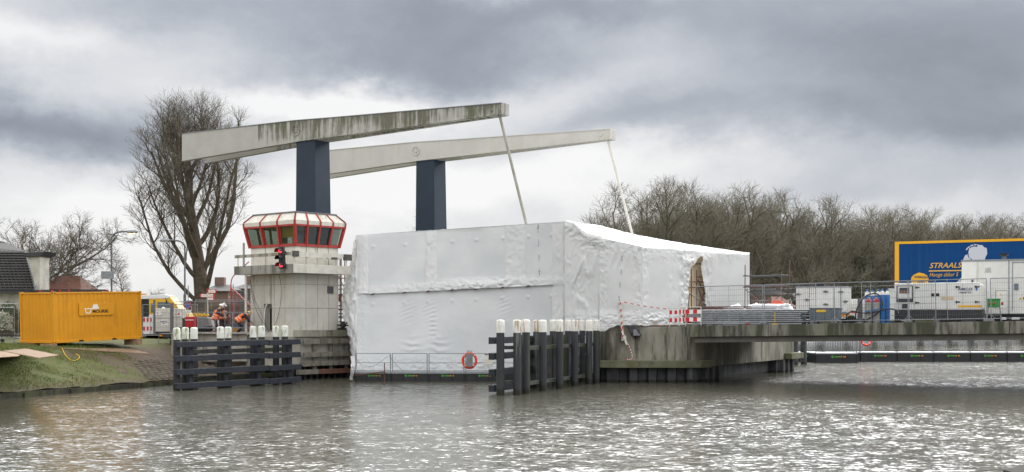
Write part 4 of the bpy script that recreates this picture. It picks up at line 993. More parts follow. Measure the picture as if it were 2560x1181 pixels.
# U-profile sheet piles following the ledge
mb = MB(); path = [Vector(p) for p in offp(PP, .12)]
def walk(P, st):
    out = []; 
    for a, b in zip(P[:-1], P[1:]):
        L = (b-a).length; k = max(1, round(L/st)); out += [a.lerp(b, i/k) for i in range(k)]
    return out+[P[-1]]
W_ = walk(path[:8], .5); pr = []
for i, p in enumerate(W_[:-1]):
    d = (W_[i+1]-p).normalized(); n_ = Vector((d.y, -d.x)); o_ = .02 if i % 2 == 0 else -.3
    f_ = 1 if p.y < 70 else 0
    if 70.0 < p.y < 79.5: o_ = -.75
    pr += [p+n_*o_+d*.09, W_[i+1]+n_*o_-d*.02]
for a, b in zip(pr[:-1], pr[1:]):
    o = len(mb.v); mb.v += [Vector((*a, -1)), Vector((*b, -1)), Vector((*b, .8)), Vector((*a, .8))]; mb.f.append([o, o+1, o+2, o+3]); mb.fm.append(0)
mb.build('sheet_pile', M['sheet'], T, world=True)
q = Vector((PX(1559, 67.2), 67.2))
# post with barrier tape
T = thing('barrier_post', 'leaning white post on the pier edge wound with red and white tape', 'post', (q.x, q.y-.1, 2.0))
mb = MB(); mb.beam(W3(1567, 862, 67.1), W3(1561, 845, 67.1), .14, .1); mb.beam(W3(1561, 848, 67.05), W3(1556, 830, 67.05), .13, .1); mb.beam(W3(1556, 832, 67.05), W3(1550, 756, 67.05), .12, .10)
po = mb.build('post', M['whitedirty'], T, world=True)
mb = MB()
for i, (a, b) in enumerate(((758, 762), (775, 779), (790, 793), (806, 812), (818, 829), (840, 843))):
    f_ = (a-756)/76; x_ = 1550+6*f_; mb.beam(W3(x_-1.8, b, 66.97), W3(x_+2.2, a-2, 66.97), .05, .03, up=(0, -1, 0))
mb.build('tape_wrap', M['redsign'], po, world=True)
c = W3(1560, 846, 67.15); MB().box((c.x, 67.2, c.z), (.25, .16, .27)).build('junction_box', M['offwhite'], T, world=True)
TP = thing('barrier_tape', 'red and white striped tape strung from the leaning post to the barriers', 'barrier tape', tuple(W3(1553, 757, 67)))
def tape(P, nm='tape'):
    for k, m_ in ((0, 'white'), (1, 'redsign')):
        mb = MB()
        for i in range(len(P)-1):
            if i % 2 == k: mb.beam(P[i], P[i+1], .012, .042)
        mb.build(nm, M[m_], TP, world=True)
tape(sag(W3(1552, 754, 67), W3(1674, 774, 66), .04, 15))
TP = thing('barrier_tape', 'loose end of red and white tape hanging against the pier wall', 'barrier tape', tuple(W3(1567, 855, 67)))
tape(smoothpath([W3(1567, 856, 67.1), W3(1573, 866, 67.1), W3(1578, 880, 67.1), W3(1581, 892, 67.1), W3(1576, 899, 67), W3(1566, 898, 66.95)], 4))
T = thing('navigation_light', 'black wedge shaped lamp housing hung on the top of the pier', 'lamp', tuple(W3(1590, 840, 67.2)))
P = [(1570, 817), (1592, 815), (1605, 841), (1580, 841)]
MB().ext([W3(a, b, 67.0) for a, b in P], (0, .38, 0)).build('housing', M['sheet'], T, world=True)
MB().ext([W3(a, b, 66.98) for a, b in ((1583, 824), (1590, 824), (1602, 839.5), (1583, 839.5))], (0, .012, 0)).build('plate', M['grey'], T, world=True)
MB().lathe([(.07, 0), (.07, .12)], 10, tuple(W3(1589, 845, 67.2)), 'Y').build('pipe', M['black'], T, world=True)
# lighter plaster around and planks on the pier top
for (a, b, y, lab) in ((1622, 1690, 67.9, 'long brown plank lying on the pier top under the wrap'), (1600, 1640, 67.6, 'short brown plank beside the lamp housing on the pier top')):
    p, q = W3(a, 812, y), W3(b, 812, y+.3); mb = MB().beam((p.x, p.y, 2.98), (q.x, q.y, 3.02), .25, .05); tag(mb.build('plank', M['pine']), lab, 'plank')
# ================================================================== APPROACH DECK
D0 = Vector((9.02, 65.0)); dD = Vector((.898, -.44)).normalized(); nD = Vector((.44, .898)).normalized()
def dzz(s_): return 3.0+.0158*s_
def DK(px, back=0.0, dz=0.0):
    c = D0+nD*back; s_ = ((px-CX)/FPX*c.y-c.x)/(dD.x-(px-CX)/FPX*dD.y); q = c+dD*s_; return Vector((q.x, q.y, dzz(s_)+dz))
RZD = atan2(dD.y, dD.x); LEN = 24.0
def dkl(s_, b, z=0.0): q = D0+dD*s_+nD*b; return Vector((q.x, q.y, dzz(s_)+z))
T = thing('approach_viaduct', 'weathered concrete approach deck with blackened mossy edge panels over the water', 'viaduct', (D0.x, D0.y, 2.3), RZD)
segs = [0, 4.05, 9.5, 15.2, 20.4, LEN]
def dbox(s0, s1, b0, b1, z0, z1):
    m_ = MB(); v_ = [dkl(s, b, z) for s in (s0, s1) for b in (b0, b1) for z in (z0, z1)]
    return m_.add(v_, [(0,1,3,2),(4,6,7,5),(0,4,5,1),(2,3,7,6),(0,2,6,4),(1,5,7,3)])
for a, b in zip(segs[:-1], segs[1:]): dbox(a+.012, b-.012, 0, .28, -.57, .0).build('edge_panel', M['fascia'], T, world=True, bevel=.01)
dbox(.2, LEN, .22, .8, -.86, -.573).build('edge_girder', M['beam_grey'], T, world=True)
dbox(.0, LEN, .283, 11.6, -.5, -.012).build('deck_slab', M['asphalt'], T, world=True)
mb = MB()
for i in range(9): m2 = dbox(.4, LEN, 1.4+i*1.15, 1.9+i*1.15, -.86, -.503); mb.add(m2.v, m2.f)
mb.build('girder', M['beam_grey'], T, world=True)
dbox(0, LEN, 11.6, 11.85, -.6, .1).build('edge_panel', M['fascia'], T, world=True)
# road surface on the pier top
struct(MB().prism([(5.2, 67.6), (9.3, 67.6), (10.6, 69.5), (18, 83), (16, 90), (3, 90)], 2.933, 2.94).build('pier_road', M['asphalt']))
# ================================================================== FLOATING PONTOONS
def float_logo(parent, c, rz, k=1.0):
    MB().add([(c[0]-.09*k, c[1], c[2]), (c[0], c[1], c[2]-.08*k), (c[0]+.09*k, c[1], c[2]), (c[0], c[1], c[2]+.08*k), (c[0]-.035*k, c[1]-.002, c[2]), (c[0], c[1]-.002, c[2]-.03*k), (c[0]+.035*k, c[1]-.002, c[2]), (c[0], c[1]-.002, c[2]+.03*k)], [(0, 1, 5, 4), (1, 2, 6, 5), (2, 3, 7, 6), (3, 0, 4, 7)]).build('emblem', M['lime'], parent)
    a = MB(); b = MB()
    for i in range(4): a.box((c[0]+(.15+i*.075)*k, c[1], c[2]), (.055*k, .004, .075*k)); b.box((c[0]+(.46+i*.065)*k, c[1], c[2]), (.048*k, .004, .075*k))
    a.build('lettering', M['lime'], parent); b.build('lettering', M['orangemark'], parent)
def pontoon(name, label, x, y, rz, n, ml, h, depth, railh, bars, group, posts=True):
    T = thing(name, label, 'pontoon', (x, y, 0), rz, group)
    for i in range(n):
        mb = MB(); x0 = i*ml; mb.bb(x0+.015, x0+ml-.015, 0, depth, -.35, h-.08)
        for k_ in (.0, .30, .62, .96): mb.bb(x0+ml*k_+.03, x0+ml*k_+.09, -.025, .0, -.3, h-.1)
        f_ = mb.build('float', M['floatblack'], T, bevel=.02); float_logo(f_, (x0+ml*.40, -.012, h*.62), 0, 1.0*ml/2.2)
        MB().bb(x0+.01, x0+ml-.01, -.02, depth, h-.077, h).build('walkway_deck', M['galv'], T)
        rl = MB(); y_ = .12
        for xx in (x0+.05, x0+ml-.05): rl.tube([(xx, y_, h), (xx, y_, h+railh)], .026, 6)
        rl.tube([(x0+.05, y_, h+railh), (x0+ml-.05, y_, h+railh)], .02, 6); rl.tube([(x0+.05, y_, h+railh*.5 if not bars else h+.12), (x0+ml-.05, y_, h+railh*.5 if not bars else h+.12)], .018, 6)
        if not bars: rl.tube([(x0+.05, y_, h+.08), (x0+ml-.05, y_, h+.08)], .016, 6)
        if bars:
            k = int(ml/.19)
            for j in range(1, k): rl.tube([(x0+ml*j/k, y_, h+.12), (x0+ml*j/k, y_, h+railh)], .017, 4)
        rp_ = rl.build('railing', M['galv_dark' if bars else 'galv'], T, smooth=True)
    return T
x0 = PX(886, 68.5); pontoon('pontoon_walkway', 'black floating pontoon walkway with galvanised rails below the white wrapped scaffold', x0, 68.5, atan2(-.2, 10), 7, 1.97, .5, 2.2, 1.0, False, 'floating pontoons')
xr = PX(1985, 101); T2 = pontoon('pontoon_walkway', 'black floating pontoon with barred railing beyond the approach deck', xr-.5, 101.2, 0, 9, 2.9, .74, 2.2, 1.15, True, 'floating pontoons')
T3 = pontoon('pontoon_walkway', 'short black pontoon standing out in front of the long barred one', PX(2050, 97), 98.4, .05, 1, 3.3, .74, 2.2, 1.15, True, 'floating pontoons')
def ringbuoy(label, c, R=.36, r=.065, tilt=0):
    T = thing('lifebuoy', label, 'lifebuoy', c); mb = MB(); o = 0
    nu, nv = 32, 10
    for i in range(nu):
        for j in range(nv):
            a, b = 2*pi*i/nu, 2*pi*j/nv; mb.v.append(Vector(((R+r*cos(b))*cos(a), r*sin(b), (R+r*cos(b))*sin(a)*1.08)))
    for i in range(nu):
        for j in range(nv): mb.f.append([i*nv+j, ((i+1) % nu)*nv+j, ((i+1) % nu)*nv+(j+1) % nv, i*nv+(j+1) % nv]); mb.fm.append(0)
    mb.build('ring', M['ring'], T, smooth='all')
    mb = MB()
    for k in range(4):
        a = pi/4+k*pi/2
        for q in range(1):
            mb.tube([((R)*cos(a-.05), 0, R*1.08*sin(a-.05)), (R*cos(a+.05), 0, R*1.08*sin(a+.05))], r*1.08, 10)
    mb.build('band', M['reflect'], T, smooth=True); return T
yb = 68.35
c = W3(1173.5, 902, yb); T = ringbuoy('orange lifebuoy on a grey holder on the pontoon rail before the white wrap', tuple(c))
mb = MB(); p = W3(1174, 900, yb-.1); mb.box(p, (.33, .1, .72)); mb.build('holder', M['grey'], T, world=True)
MB().tube([W3(1168, 883, yb), W3(1168, 878, yb), W3(1180, 878, yb), W3(1180, 883, yb)], .018, 5).build('bracket', M['dark'], T, world=True)
ringbuoy('orange lifebuoy on the far barred railing seen under the approach deck', tuple(W3(2166, 849, 101)), .42, .08)
T = thing('equipment_box', 'pale electrical box hung on the pontoon rail beside the lifebuoy', 'box', tuple(W3(1222, 900, 68.3)))
MB().box((0, 0, 0), (.42, .16, .55)).build('box', M['whitedirty'], T, bevel=.02); MB().box((0, 0, .29), (.46, .2, .04)).build('lid', M['grey'], T)
mb = MB(); mb.tube(smoothpath([W3(887, 895, 68.4), W3(905, 912, 68.3), W3(935, 915, 68.3), W3(968, 892, 68.3)]), .01, 4); mb.tube(smoothpath([W3(972, 889, 68.3), W3(985, 905, 68.3), W3(1000, 922, 68.3), W3(1012, 928, 68.3)]), .01, 4)
tag(mb.build('mooring_rope', M['dark']), 'thin dark ropes looped along the near pontoon railing', 'rope')
mb = MB(); mb.beam(W3(884, 939, 68.2), W3(962, 930, 68.2), .05, .06); mb.beam(W3(961, 908, 68.2), W3(962, 955, 68.2), .05, .04)
tag(mb.build('mooring_bar', M['rust']), 'rusty steel bar fixing the near pontoon to the abutment', 'bar')
for i, (px, lab) in enumerate(((1988, 'dark round mooring pile behind the pier end'), (2009, 'dark round mooring pile standing free just right of the pier end'))):
    T = thing('mooring_pile', lab, 'pile', (PX(px, 94.5+i), 94.5+i, 0), 0, 'mooring piles beyond the deck')
    MB().tube([(0, 0, -1), (0, 0, 3.0)], .24, 16).build('pile', M['sheet'], T, smooth=True); MB().lathe([(.26, 3.0), (.24, 3.08), (.05, 3.12)], 16).build('cap', M['dark'], T, smooth=True)
# ================================================================== THINGS ON THE DECK
# temporary mesh fence panel
def mesh_fence(w=3.45, h=2.0, feet=True):
    T = thing('mesh_fence_panel', '', 'fence', (0, 0, 0)); mb = MB()
    for x in (0, w): mb.tube([(x, 0, 0), (x, 0, h)], .021, 6)
    for z in (.13, h-.02): mb.tube([(0, 0, z), (w, 0, z)], .019, 6)
    mb.tube([(w/2, .0, .13), (w/2, 0, h)], .013, 6)
    for (x, s_) in ((0, 1), (w, -1)): mb.tube([(x, 0, .32), (x+s_*.18, 0, .13)], .012, 4)
    mb.build('frame', M['galv'], T, smooth=True)
    mb = MB(); k = int(w/.1)
    for i in range(1, k): mb.tube([(w*i/k, 0, .13), (w*i/k, 0, h-.02)], .0042, 3, cap=False)
    for z in (.35, .62, .9, 1.2, 1.5, 1.78): mb.tube([(0, 0, z), (w, 0, z)], .0055, 3, cap=False)
    mb.build('mesh', M['galv_dark'], T)
    if feet:
        for x in (0, w): MB().bb(x-.12, x+.12, -.32, .32, -.0, .13).build('foot', M['grey'], T, bevel=.02)
    return T
FP = mesh_fence(); first = True
rows = [(1741, .35, 'galvanised mesh fence panel beside the red chequered barriers, leftmost on the deck'), (1912, .35, 'galvanised mesh fence panel in front of the tube stack and grey bin'),
        (2087, .35, 'galvanised mesh fence panel in front of the gas cylinders'), (2274, .35, 'galvanised mesh fence panel in front of the white generator'), (2478, .4, 'galvanised mesh fence panel at the right edge of the photo, before the green box'),
        (1870, 1.2, 'second-row mesh fence panel between tube stack and scaffold tower'), (2155, 1.1, 'second-row mesh fence panel just behind the gas cylinders'), ]
for (px, bk_, lab) in rows:
    p = DK(px, bk_, .0); o = FP if first else dup(FP); first = False
    o.location = p; o.rotation_euler = (0, -math.atan(.0158), RZD); o['label'] = lab; o['group'] = 'mesh fence panels on the approach deck'
# red and white barriers
def barrier(px, back, w, label, rz=0.0, sx=1.0, z=0.0):
    p = DK(px, back, z); T = thing('crowd_barrier', label, 'barrier', tuple(p), RZD+rz, 'red and white barriers on the deck'); h = .95
    mb = MB(); mb.tube(smoothpath([(0, 0, 0), (0, 0, h-.08), (.02, 0, h-.02), (.1, 0, h), (w-.1, 0, h), (w-.02, 0, h-.02), (w, 0, h-.08), (w, 0, 0)], 3), .02, 6); mb.tube([(0, 0, .1), (w, 0, .1)], .018, 6); mb.build('frame', M['offwhite'], T, smooth=True)
    for z0 in (.62, .22):
        a = MB(); k = max(4, int(w/.17)); a.bb(.01, w-.01, -.02, -.005, z0, z0+.2)
        for i in range(0, k, 2): a.cur = 1; a.bb(w*i/k, w*(i+1)/k, -.025, -.003, z0-.002, z0+.202)
        a.build('chequered_board', [M['white'], M['redsign']], T)
barrier(1674, .5, .55, 'red chequered white barrier standing on the pier top where the tape ends', z=-.02)
barrier(1698, .3, .35, 'narrow red and white barrier turned sideways between two wider ones', .5)
barrier(1714, .2, .82, 'white framed red and white barrier in front of the steel tube ends')
# galvanised tube stack
T = thing('tube_stack', 'stack of long galvanised scaffold tubes lying along the deck', 'tube stack', tuple(DK(1720, .9)), RZD)
rnd = random.Random(11)
for r in range(8):
    mb = MB(); me = MB(); z = .09+r*.098
    for c in range(5):
        s0 = rnd.uniform(-.35, .25)+(r > 6)*.4; L_ = 6.0+rnd.uniform(-.25, .1); y = c*.16+rnd.uniform(-.02, .02)
        mb.tube([(s0, y, z), (s0+L_, y, z+.01)], .045, 8)
        if c == 0 and rnd.random() < .75: x = rnd.choice((s0+.05, s0+L_-.12, rnd.uniform(1, 5))); me.tube([(x, y, z), (x+.22, y, z)], .049, 8)
    p_ = mb.build('tube_layer', M['galv'], T, smooth=True)
    if me.v: me.build('red_mark', M['redmach'], p_, smooth=True)
MB().bb(.6, .7, -.1, .8, .0, .05).build('bearer', M['pine'], T); MB().bb(5.0, 5.1, -.1, .8, .0, .05).build('bearer', M['pine'], T)
T = thing('tube_stack', 'shorter stack of dark thin tubes behind the galvanised tube stack', 'tube stack', tuple(DK(1770, 2.4)), RZD)
mb = MB()
for i in range(16): mb.tube([(rnd.uniform(-.3, .2), (i % 4)*.12, .75+(i//4)*.075), (3.4+rnd.uniform(0, .6), (i % 4)*.12, .75+(i//4)*.075)], .03, 6)
mb.build('tube_layer', M['scaf'], T, smooth=True)
mb = MB()
for x in (.3, 1.7, 3.1): mb.bb(x-.04, x+.04, -.05, .5, 0, .75)
mb.build('rack', M['rust'], T)
# rusty steel stillage
p = DK(1737, 3.0); T = thing('steel_stillage', 'rust brown steel crate behind the barriers at the slit in the wrap', 'crate', tuple(p), RZD)
mb = MB(); mb.bb(0, 1.25, 0, .9, .55, 1.0)
for i in range(9): mb.bb(.05+i*.145, .1+i*.145, -.03, 0, .58, .97)
mb.bb(-.03, 1.28, -.05, .95, .97, 1.02); mb.build('crate_body', M['rust'], T)
mb = MB(); [mb.bb(x, x+.08, y, y+.08, 0, .55) for x in (0, 1.17) for y in (0, .82)]; mb.build('leg', M['rust'], T)
p = DK(1715, 2.2); T = thing('lattice_frame', 'grey steel lattice frame leaning by the slit in the wrap', 'frame', tuple(p), RZD)
mb = MB(); a = [(0, 0, 0), (.1, .3, 1.7), (1.0, .3, 1.1), (.9, 0, 0)]; 
for i in range(3): mb.tube([a[i], a[i+1]], .025, 5)
mb.tube([a[0], a[2]], .02, 5); mb.build('frame', M['dark'], T)
# white sheeting, roll, orange bag
def blob(name, label, cat, c, sz, m_, seed, parent=None, sub=28, amp=.35, freq=1.6):
    mb = MB(); n, k = sub, sub//2
    def f(a, b):
        th, ph = a*2*pi, b*pi/2*1.0; d = Vector((cos(th)*cos(ph), sin(th)*cos(ph), sin(ph)))
        r = 1+amp*fbm(d*freq+Vector((seed, 0, 0)), 4)+amp*.5*(abs(fbm(d*freq*2+Vector((0, seed, 0)), 3))-.2)
        return (d.x*sz[0]*r, d.y*sz[1]*r, max(0, d.z*sz[2]*r))
    mb.grid(f, n, k); o = mb.build(name, m_, parent, smooth='all')
    if parent is None: o.location = c; tag(o, label, cat)
    return o
blob('plastic_sheeting', 'heap of crumpled white plastic sheeting behind the tube stack', 'sheeting', tuple(DK(1832, 4.2, .25)), (.95, .6, .75), M['whitefilm'], 3, amp=.3)
blob('plastic_sheeting', 'smaller mound of white film beside the scaffold tower foot', 'sheeting', tuple(DK(1885, 4.4, .35)), (.6, .5, .7), M['whitefilm'], 8, amp=.25)
blob('film_scrap', 'loose scrap of white film at the end of the white roll', 'sheeting', tuple(DK(1962, 1.7, .72)), (.42, .3, .32), M['whitefilm'], 14, amp=.3, freq=2.0)
blob('debris_bag', 'bright orange debris bag lying behind the white roll', 'bag', tuple(DK(1944, 3.0, .75)), (.42, .35, .52), M['orangebag'], 5, amp=.22, freq=1.8)
blob('debris_bag', 'dark maroon bag slumped left of the orange bag', 'bag', tuple(DK(1922, 3.2, .78)), (.36, .3, .26), mat('maroon', (.11, .02, .025), .7), 6, amp=.4, freq=2.2)
p = DK(1881, 1.9, .86); T = thing('film_roll', 'thick roll of white shrink film lying on the tube stack', 'roll', tuple(p), RZD)
MB().tube([(0, 0, .05), (.05, 0, .05), (1.55, 0, .03), (1.6, 0, .03)], [.15, .165, .165, .15], 16).build('roll', M['whitefilm'], T, smooth=True)
MB().tube([(1.58, 0, .03), (1.62, 0, .03)], .05, 10).build('core', M['pine'], T)
mb = MB(); [mb.bb(x, x+.08, -.1, .1, -.85, -.11) for x in (.2, 1.3)]; mb.build('trestle', M['pine'], T)
# scaffold tower to the right of the wrap
p = W3(1862, 812, 74.5); T = thing('scaffold_tower', 'open scaffold tower of grey and rusty tubes at the right end of the wrap', 'scaffold', (p.x, p.y, 2.9), RZD)
mb = MB(); ru = MB(); wS, dS = 2.15, 1.3
for (x, y, h) in ((0, 0, 3.6), (wS, 0, 3.2), (0, dS, 3.3), (wS+.15, dS, 3.9)): mb.tube([(x, y, 0), (x+.02, y, h)], .032, 6)
mb.build('standard', M['scaf'], T)
for z in (2.95, 2.3, 1.0):
    mb.v and None
    m2 = MB(); m2.tube([(-.1, 0, z), (wS+.3, 0, z+.03)], .03, 6); m2.tube([(-.1, dS, z), (wS+.3, dS, z+.03)], .03, 6); m2.tube([(0, -.1, z+.05), (0, dS+.1, z+.05)], .03, 6); m2.tube([(wS, -.1, z+.05), (wS, dS+.1, z+.05)], .03, 6)
    m2.build('ledger', M['scaf'] if z < 2.5 else M['galv_dark'], T)
MB().bb(0, wS, .1, .5, 2.34, 2.39).build('scaffold_board', M['galv_dark'], T)
mb = MB(); mb.tube([(0, 0, 2.2), (wS, 0, .4)], .025, 5); mb.tube([(wS, dS, 2.2), (0, dS, .4)], .025, 5); mb.build('brace', M['scaf'], T)
# cooling trailer
p = DK(1990, 5.2); T = thing('cool_trailer', 'white insulated box trailer with strap hinges behind the grey bin', 'trailer', tuple(p), RZD+.06)
L_ = 2.65; mb = MB(); mb.bb(0, L_, 0, 1.6, .55, 1.98); mb.build('body', M['genwhite'], T, bevel=.03)
mb = MB()
for x in (.68, 1.95): mb.bb(x, x+.03, -.015, 0, .6, 1.95)
mb.bb(2.3, 2.35, -.03, 0, .6, 1.95); mb.bb(-.02, L_+.02, -.02, 1.62, 1.93, 2.0); mb.bb(-.01, L_+.01, -.012, .0, .55, .66); mb.build('trim', M['galv'], T)
for (x, z) in ((0, 1.6), (1.42, 1.72), (1.42, 1.05), (.45, 1.3), (2.2, 1.7), (2.45, 1.2)): mb = MB(); mb.bb(x, x+.26, -.05, -.012, z-.03, z+.03); mb.bb(x+.08, x+.16, -.06, -.05, z-.06, z+.06); mb.build('hinge', M['galv_dark'], T)
MB().bb(1.0, 1.4, .4, .9, 1.98, 2.15).build('roof_unit', M['black'], T)
for x in (.5, 1.9): MB().lathe([(.27, -.1), (.28, -.06), (.28, .06), (.27, .1)], 20, (x, .2, .28), 'Y').build('wheel', M['black'], T, smooth=True)
mb = MB(); mb.bb(2.3, 2.75, -.02, 0, .38, .52); mb.build('tail_light', M['orangemark'], T); MB().bb(0, L_, .1, 1.5, .45, .55).build('chassis', M['dark'], T)
# second white unit with red letters
p = DK(2098, 7.6); T = thing('site_unit', 'low white unit with large red letters between cool trailer and cylinders', 'container', tuple(p), RZD)
MB().bb(0, 1.9, 0, 1.8, .25, 1.32).build('body', M['genwhite'], T, bevel=.02)
txt('NK', .42, M['redsign'], T, (.95, -.01, .55), bold=.04); MB().bb(-.01, 1.91, -.01, 0, .84, .86).build('seam', M['grey'], T); MB().bb(0, 1.9, .1, 1.7, .05, .25).build('skid', M['dark'], T)
p = DK(2222, 6.5); T = thing('site_unit', 'plain white cabinet standing just left behind the white generator', 'container', tuple(p), RZD)
MB().bb(0, .9, 0, .8, .1, 1.75).build('body', M['genwhite'], T, bevel=.02); MB().bb(-.02, .92, -.02, .82, 1.75, 1.8).build('lid', M['genwhite'], T)
# grey pallet box on a block
p = DK(2024, .75); T = thing('pallet_box', 'grey plastic pallet box with yellow label standing at the deck edge', 'bin', tuple(p), RZD)
mb = MB(); w_, d_ = 1.42, .8
mb.add([(.05, .04, .14), (w_-.05, .04, .14), (w_-.05, d_, .14), (.05, d_, .14), (0, 0, .74), (w_, 0, .74), (w_, d_, .74), (0, d_, .74)], [(0,3,2,1),(4,5,6,7),(0,1,5,4),(1,2,6,5),(2,3,7,6),(3,0,4,7)])
mb.build('bin_body', M['boxgrey'], T, bevel=.02)
mb = MB(); mb.bb(-.03, w_+.03, -.03, d_+.02, .74, .80)
for x in (0, .22, .66, 1.08, w_-.06): mb.bb(x, x+.06, -.025, .04, .18, .74)
mb.build('rib', M['boxgrey'], T, bevel=.01)
MB().bb(.34, .80, -.035, -.03, .58, .70).build('label', M['yellowp'], T); mb = MB(); [mb.bb(x, x+.16, .03, d_, 0, .14) for x in (.02, .62, 1.24)]; mb.build('foot', M['boxgrey'], T)
for (px, w_, lab) in ((2056, .82, 'mossy concrete block under the right side of the grey pallet box'), (2286, .85, 'mossy concrete ballast block before the generator base')):
    p = DK(px, .42); T_ = MB().bb(0, w_, 0, .22, 0, .17).build('concrete_block', M['ledge'], bevel=.015); T_.location = p; T_.rotation_euler = (0, 0, RZD); tag(T_, lab, 'block', 'concrete blocks on the deck edge')
# gas cylinders
def cyl(r, h, bm, sm, capm, px, back, label, group, first_=True, z0=0.0, neck='gasblue'):
    T = thing('gas_cylinder', label, 'gas cylinder', tuple(DK(px, back, z0)), 0, group)
    MB().lathe([(r*.9, 0), (r, .04), (r, h*.83)], 18).build('body', M[bm], T, smooth=True)
    MB().lathe([(r, h*.83), (r, h*.86), (r*.85, h*.91), (r*.5, h*.945), (r*.35, h*.95)], 18).build('shoulder', M[sm], T, smooth=True)
    MB().lathe([(r*.36, h*.945), (r*.40, h*.96), (r*.36, h), (r*.2, h*1.01)], 10).build('valve_cap', M[neck], T, smooth=True); return T
for (px, bk_, z0, lab) in ((2168, 1.5, .0, 'blue gas cylinder leftmost of the blue group, behind the grey ones'), (2181, 1.62, -.02, 'second blue gas cylinder from the left with white shoulder'), (2195, 1.6, .0, 'middle blue gas cylinder partly behind the fence post'), (2206, .9, .0, 'tall blue gas cylinder right of the grey ones, strapped at the waist'), (2218.5, 1.15, 0, 'rightmost blue gas cylinder beside the white generator')):
    cyl(.117, 1.63, 'gasblue', 'white', '', px, bk_, lab, 'blue gas cylinders', z0=z0)
for (px, lab) in ((2171.5, 'stout grey gas cylinder with red shoulder, left of the pair'), (2190.5, 'stout grey gas cylinder with red shoulder, right of the pair')):
    cyl(.165, 1.22, 'gasgrey', 'redmach', '', px, .75, lab, 'grey and red gas cylinders', neck='gasgrey')
T = thing('lashing_strap', 'light blue strap round the grey gas cylinders', 'strap', tuple(DK(2160, .6, .5)))
mb = MB(); mb.beam(DK(2162, .56, .56), DK(2178, .54, .6), .01, .045); mb.beam(DK(2178, .54, .6), DK(2200, .55, .68), .01, .045); mb.beam(DK(2199, .7, .72), DK(2224, .9, .74), .01, .04); mb.build('strap', M['gasblue'], T, world=True)
T = thing('welding_hose', 'thick black hose looped around the gas cylinders', 'hose', tuple(DK(2150, .6)))
def dp(px, py, back): q = DK(px, back); return W3(px, py, q.y)
mb = MB()
mb.tube(smoothpath([dp(2139, 803, .7), dp(2140, 780, .65), dp(2150, 757, .6), dp(2163, 742, .55), dp(2178, 735, .52), dp(2194, 736, .52), dp(2203, 747, .52), dp(2206, 762, .5), dp(2200, 777, .5), dp(2188, 788, .5), dp(2172, 797, .5), dp(2160, 803, .5)]), .034, 7)
mb.tube(smoothpath([dp(2116, 800, .8), dp(2118, 786, .7), dp(2132, 779, .6), dp(2155, 783, .55), dp(2185, 781, .5), dp(2210, 775, .5), dp(2232, 773, .5), dp(2243, 781, .5), dp(2245, 795, .55), dp(2236, 803, .55)]), .032, 7)
mb.tube(smoothpath([dp(2120, 803, .6), dp(2131, 800, .55), dp(2150, 802, .5), dp(2165, 804, .5)]), .022, 6)
mb.build('hose', M['hose'], T, world=True, smooth=True)
T = thing('steel_column', 'short grey steel column standing left of the gas cylinders', 'post', tuple(DK(2150, .9))); MB().bb(-.11, .11, -.05, .05, 0, 1.2).build('column', M['galv_dark'], T); MB().bb(-.2, .2, -.15, .15, 0, .05).build('base_plate', M['galv'], T)
T = thing('wheel_barrow', 'black wheel and pale frame of a cart behind the hoses', 'cart', tuple(DK(2128, 1.3)), RZD); MB().lathe([(.2, -.06), (.21, 0), (.2, .06)], 18, (0, 0, .2), 'Y').build('wheel', M['black'], T, smooth=True); MB().tube([(0, .1, .25), (.5, .1, .3), (.8, .1, .12)], .02, 6).build('frame', M['offwhite'], T); MB().bb(-.1, .35, .1, .5, .32, .5).build('tray', M['white'], T)
# generator
p = DK(2236, 2.0); G = thing('generator', 'white rental generator with yellow stripe and black base behind the fence', 'generator', tuple(p), RZD)
GL = 4.05; z0 = .62; z1 = 1.93
def octs(x0, x1, y0, y1, z0, z1, c):
    m_ = MB(); m_.ext([(x0, y0, z0), (x1-c*.3, y0, z0), (x1, y0, z0+.05), (x1, y0, z1-c), (x1-c, y0, z1), (x0, y0, z1)], (0, y1-y0, 0)); return m_
octs(0, GL, 0, 1.25, z0, z1, .16).build('canopy', M['genwhite'], G, bevel=.03)
mb = MB(); mb.bb(0, GL, .02, 1.23, .12, z0-.003)
for i in range(30): mb.bb(.1+i*.13, .14+i*.13, -.01, .02, .18, z0-.04)
mb.build('base_tank', M['dark'], G)
MB().bb(0, .12, 0, 1.2, .0, .12).build('skid', M['dark'], G); MB().bb(GL-.9, GL-.3, 0, 1.2, .0, .12).build('skid', M['dark'], G)
pn_ = MB().bb(.1, .88, -.012, 0, z0+.38, z1-.12).build('control_panel', M['dark'], G)
MB().bb(.15, .83, -.018, -.012, z0+.56, z1-.16).build('panel_plate', M['genwhite'], pn_)
MB().bb(.24, .72, -.026, -.018, z1-.62+.12, z1-.22).build('instrument_window', M['dark'], pn_, bevel=.02)
mb = MB(); [mb.bb(x, x+.07, -.03, -.026, z1-.46, z1-.40) for x in (.3, .44, .58)]; mb.build('gauge', M['orangemark'], pn_)
MB().bb(.36, .62, -.02, 0, z0+.08, z0+.30).build('socket_box', M['dark'], G)
mb = MB(); [mb.bb(x, x+.011, -.004, 0, z0+.02, z1-.02) for x in (.93, 1.75, 2.42, 3.16)]; mb.build('door_gap', M['grey'], G)
for (x, z) in ((.98, 1.72), (.98, .98), (2.85, 1.72), (2.85, 1.0), (3.72, 1.72), (3.72, 1.0)): mb = MB(); mb.bb(x, x+.2, -.03, 0, z-.025, z+.025); mb.bb(x, x+.07, -.04, 0, z-.05, z+.05); mb.build('hinge', M['black'], G)
mb = MB(); [mb.bb(x, x+.15, -.015, 0, 1.28, 1.42) for x in (1.72, 1.95)]; mb.build('door_handle', M['black'], G)
MB().bb(2.2, 2.75, -.01, 0, 1.10, 1.26).build('label_plate', M['tan'], G)
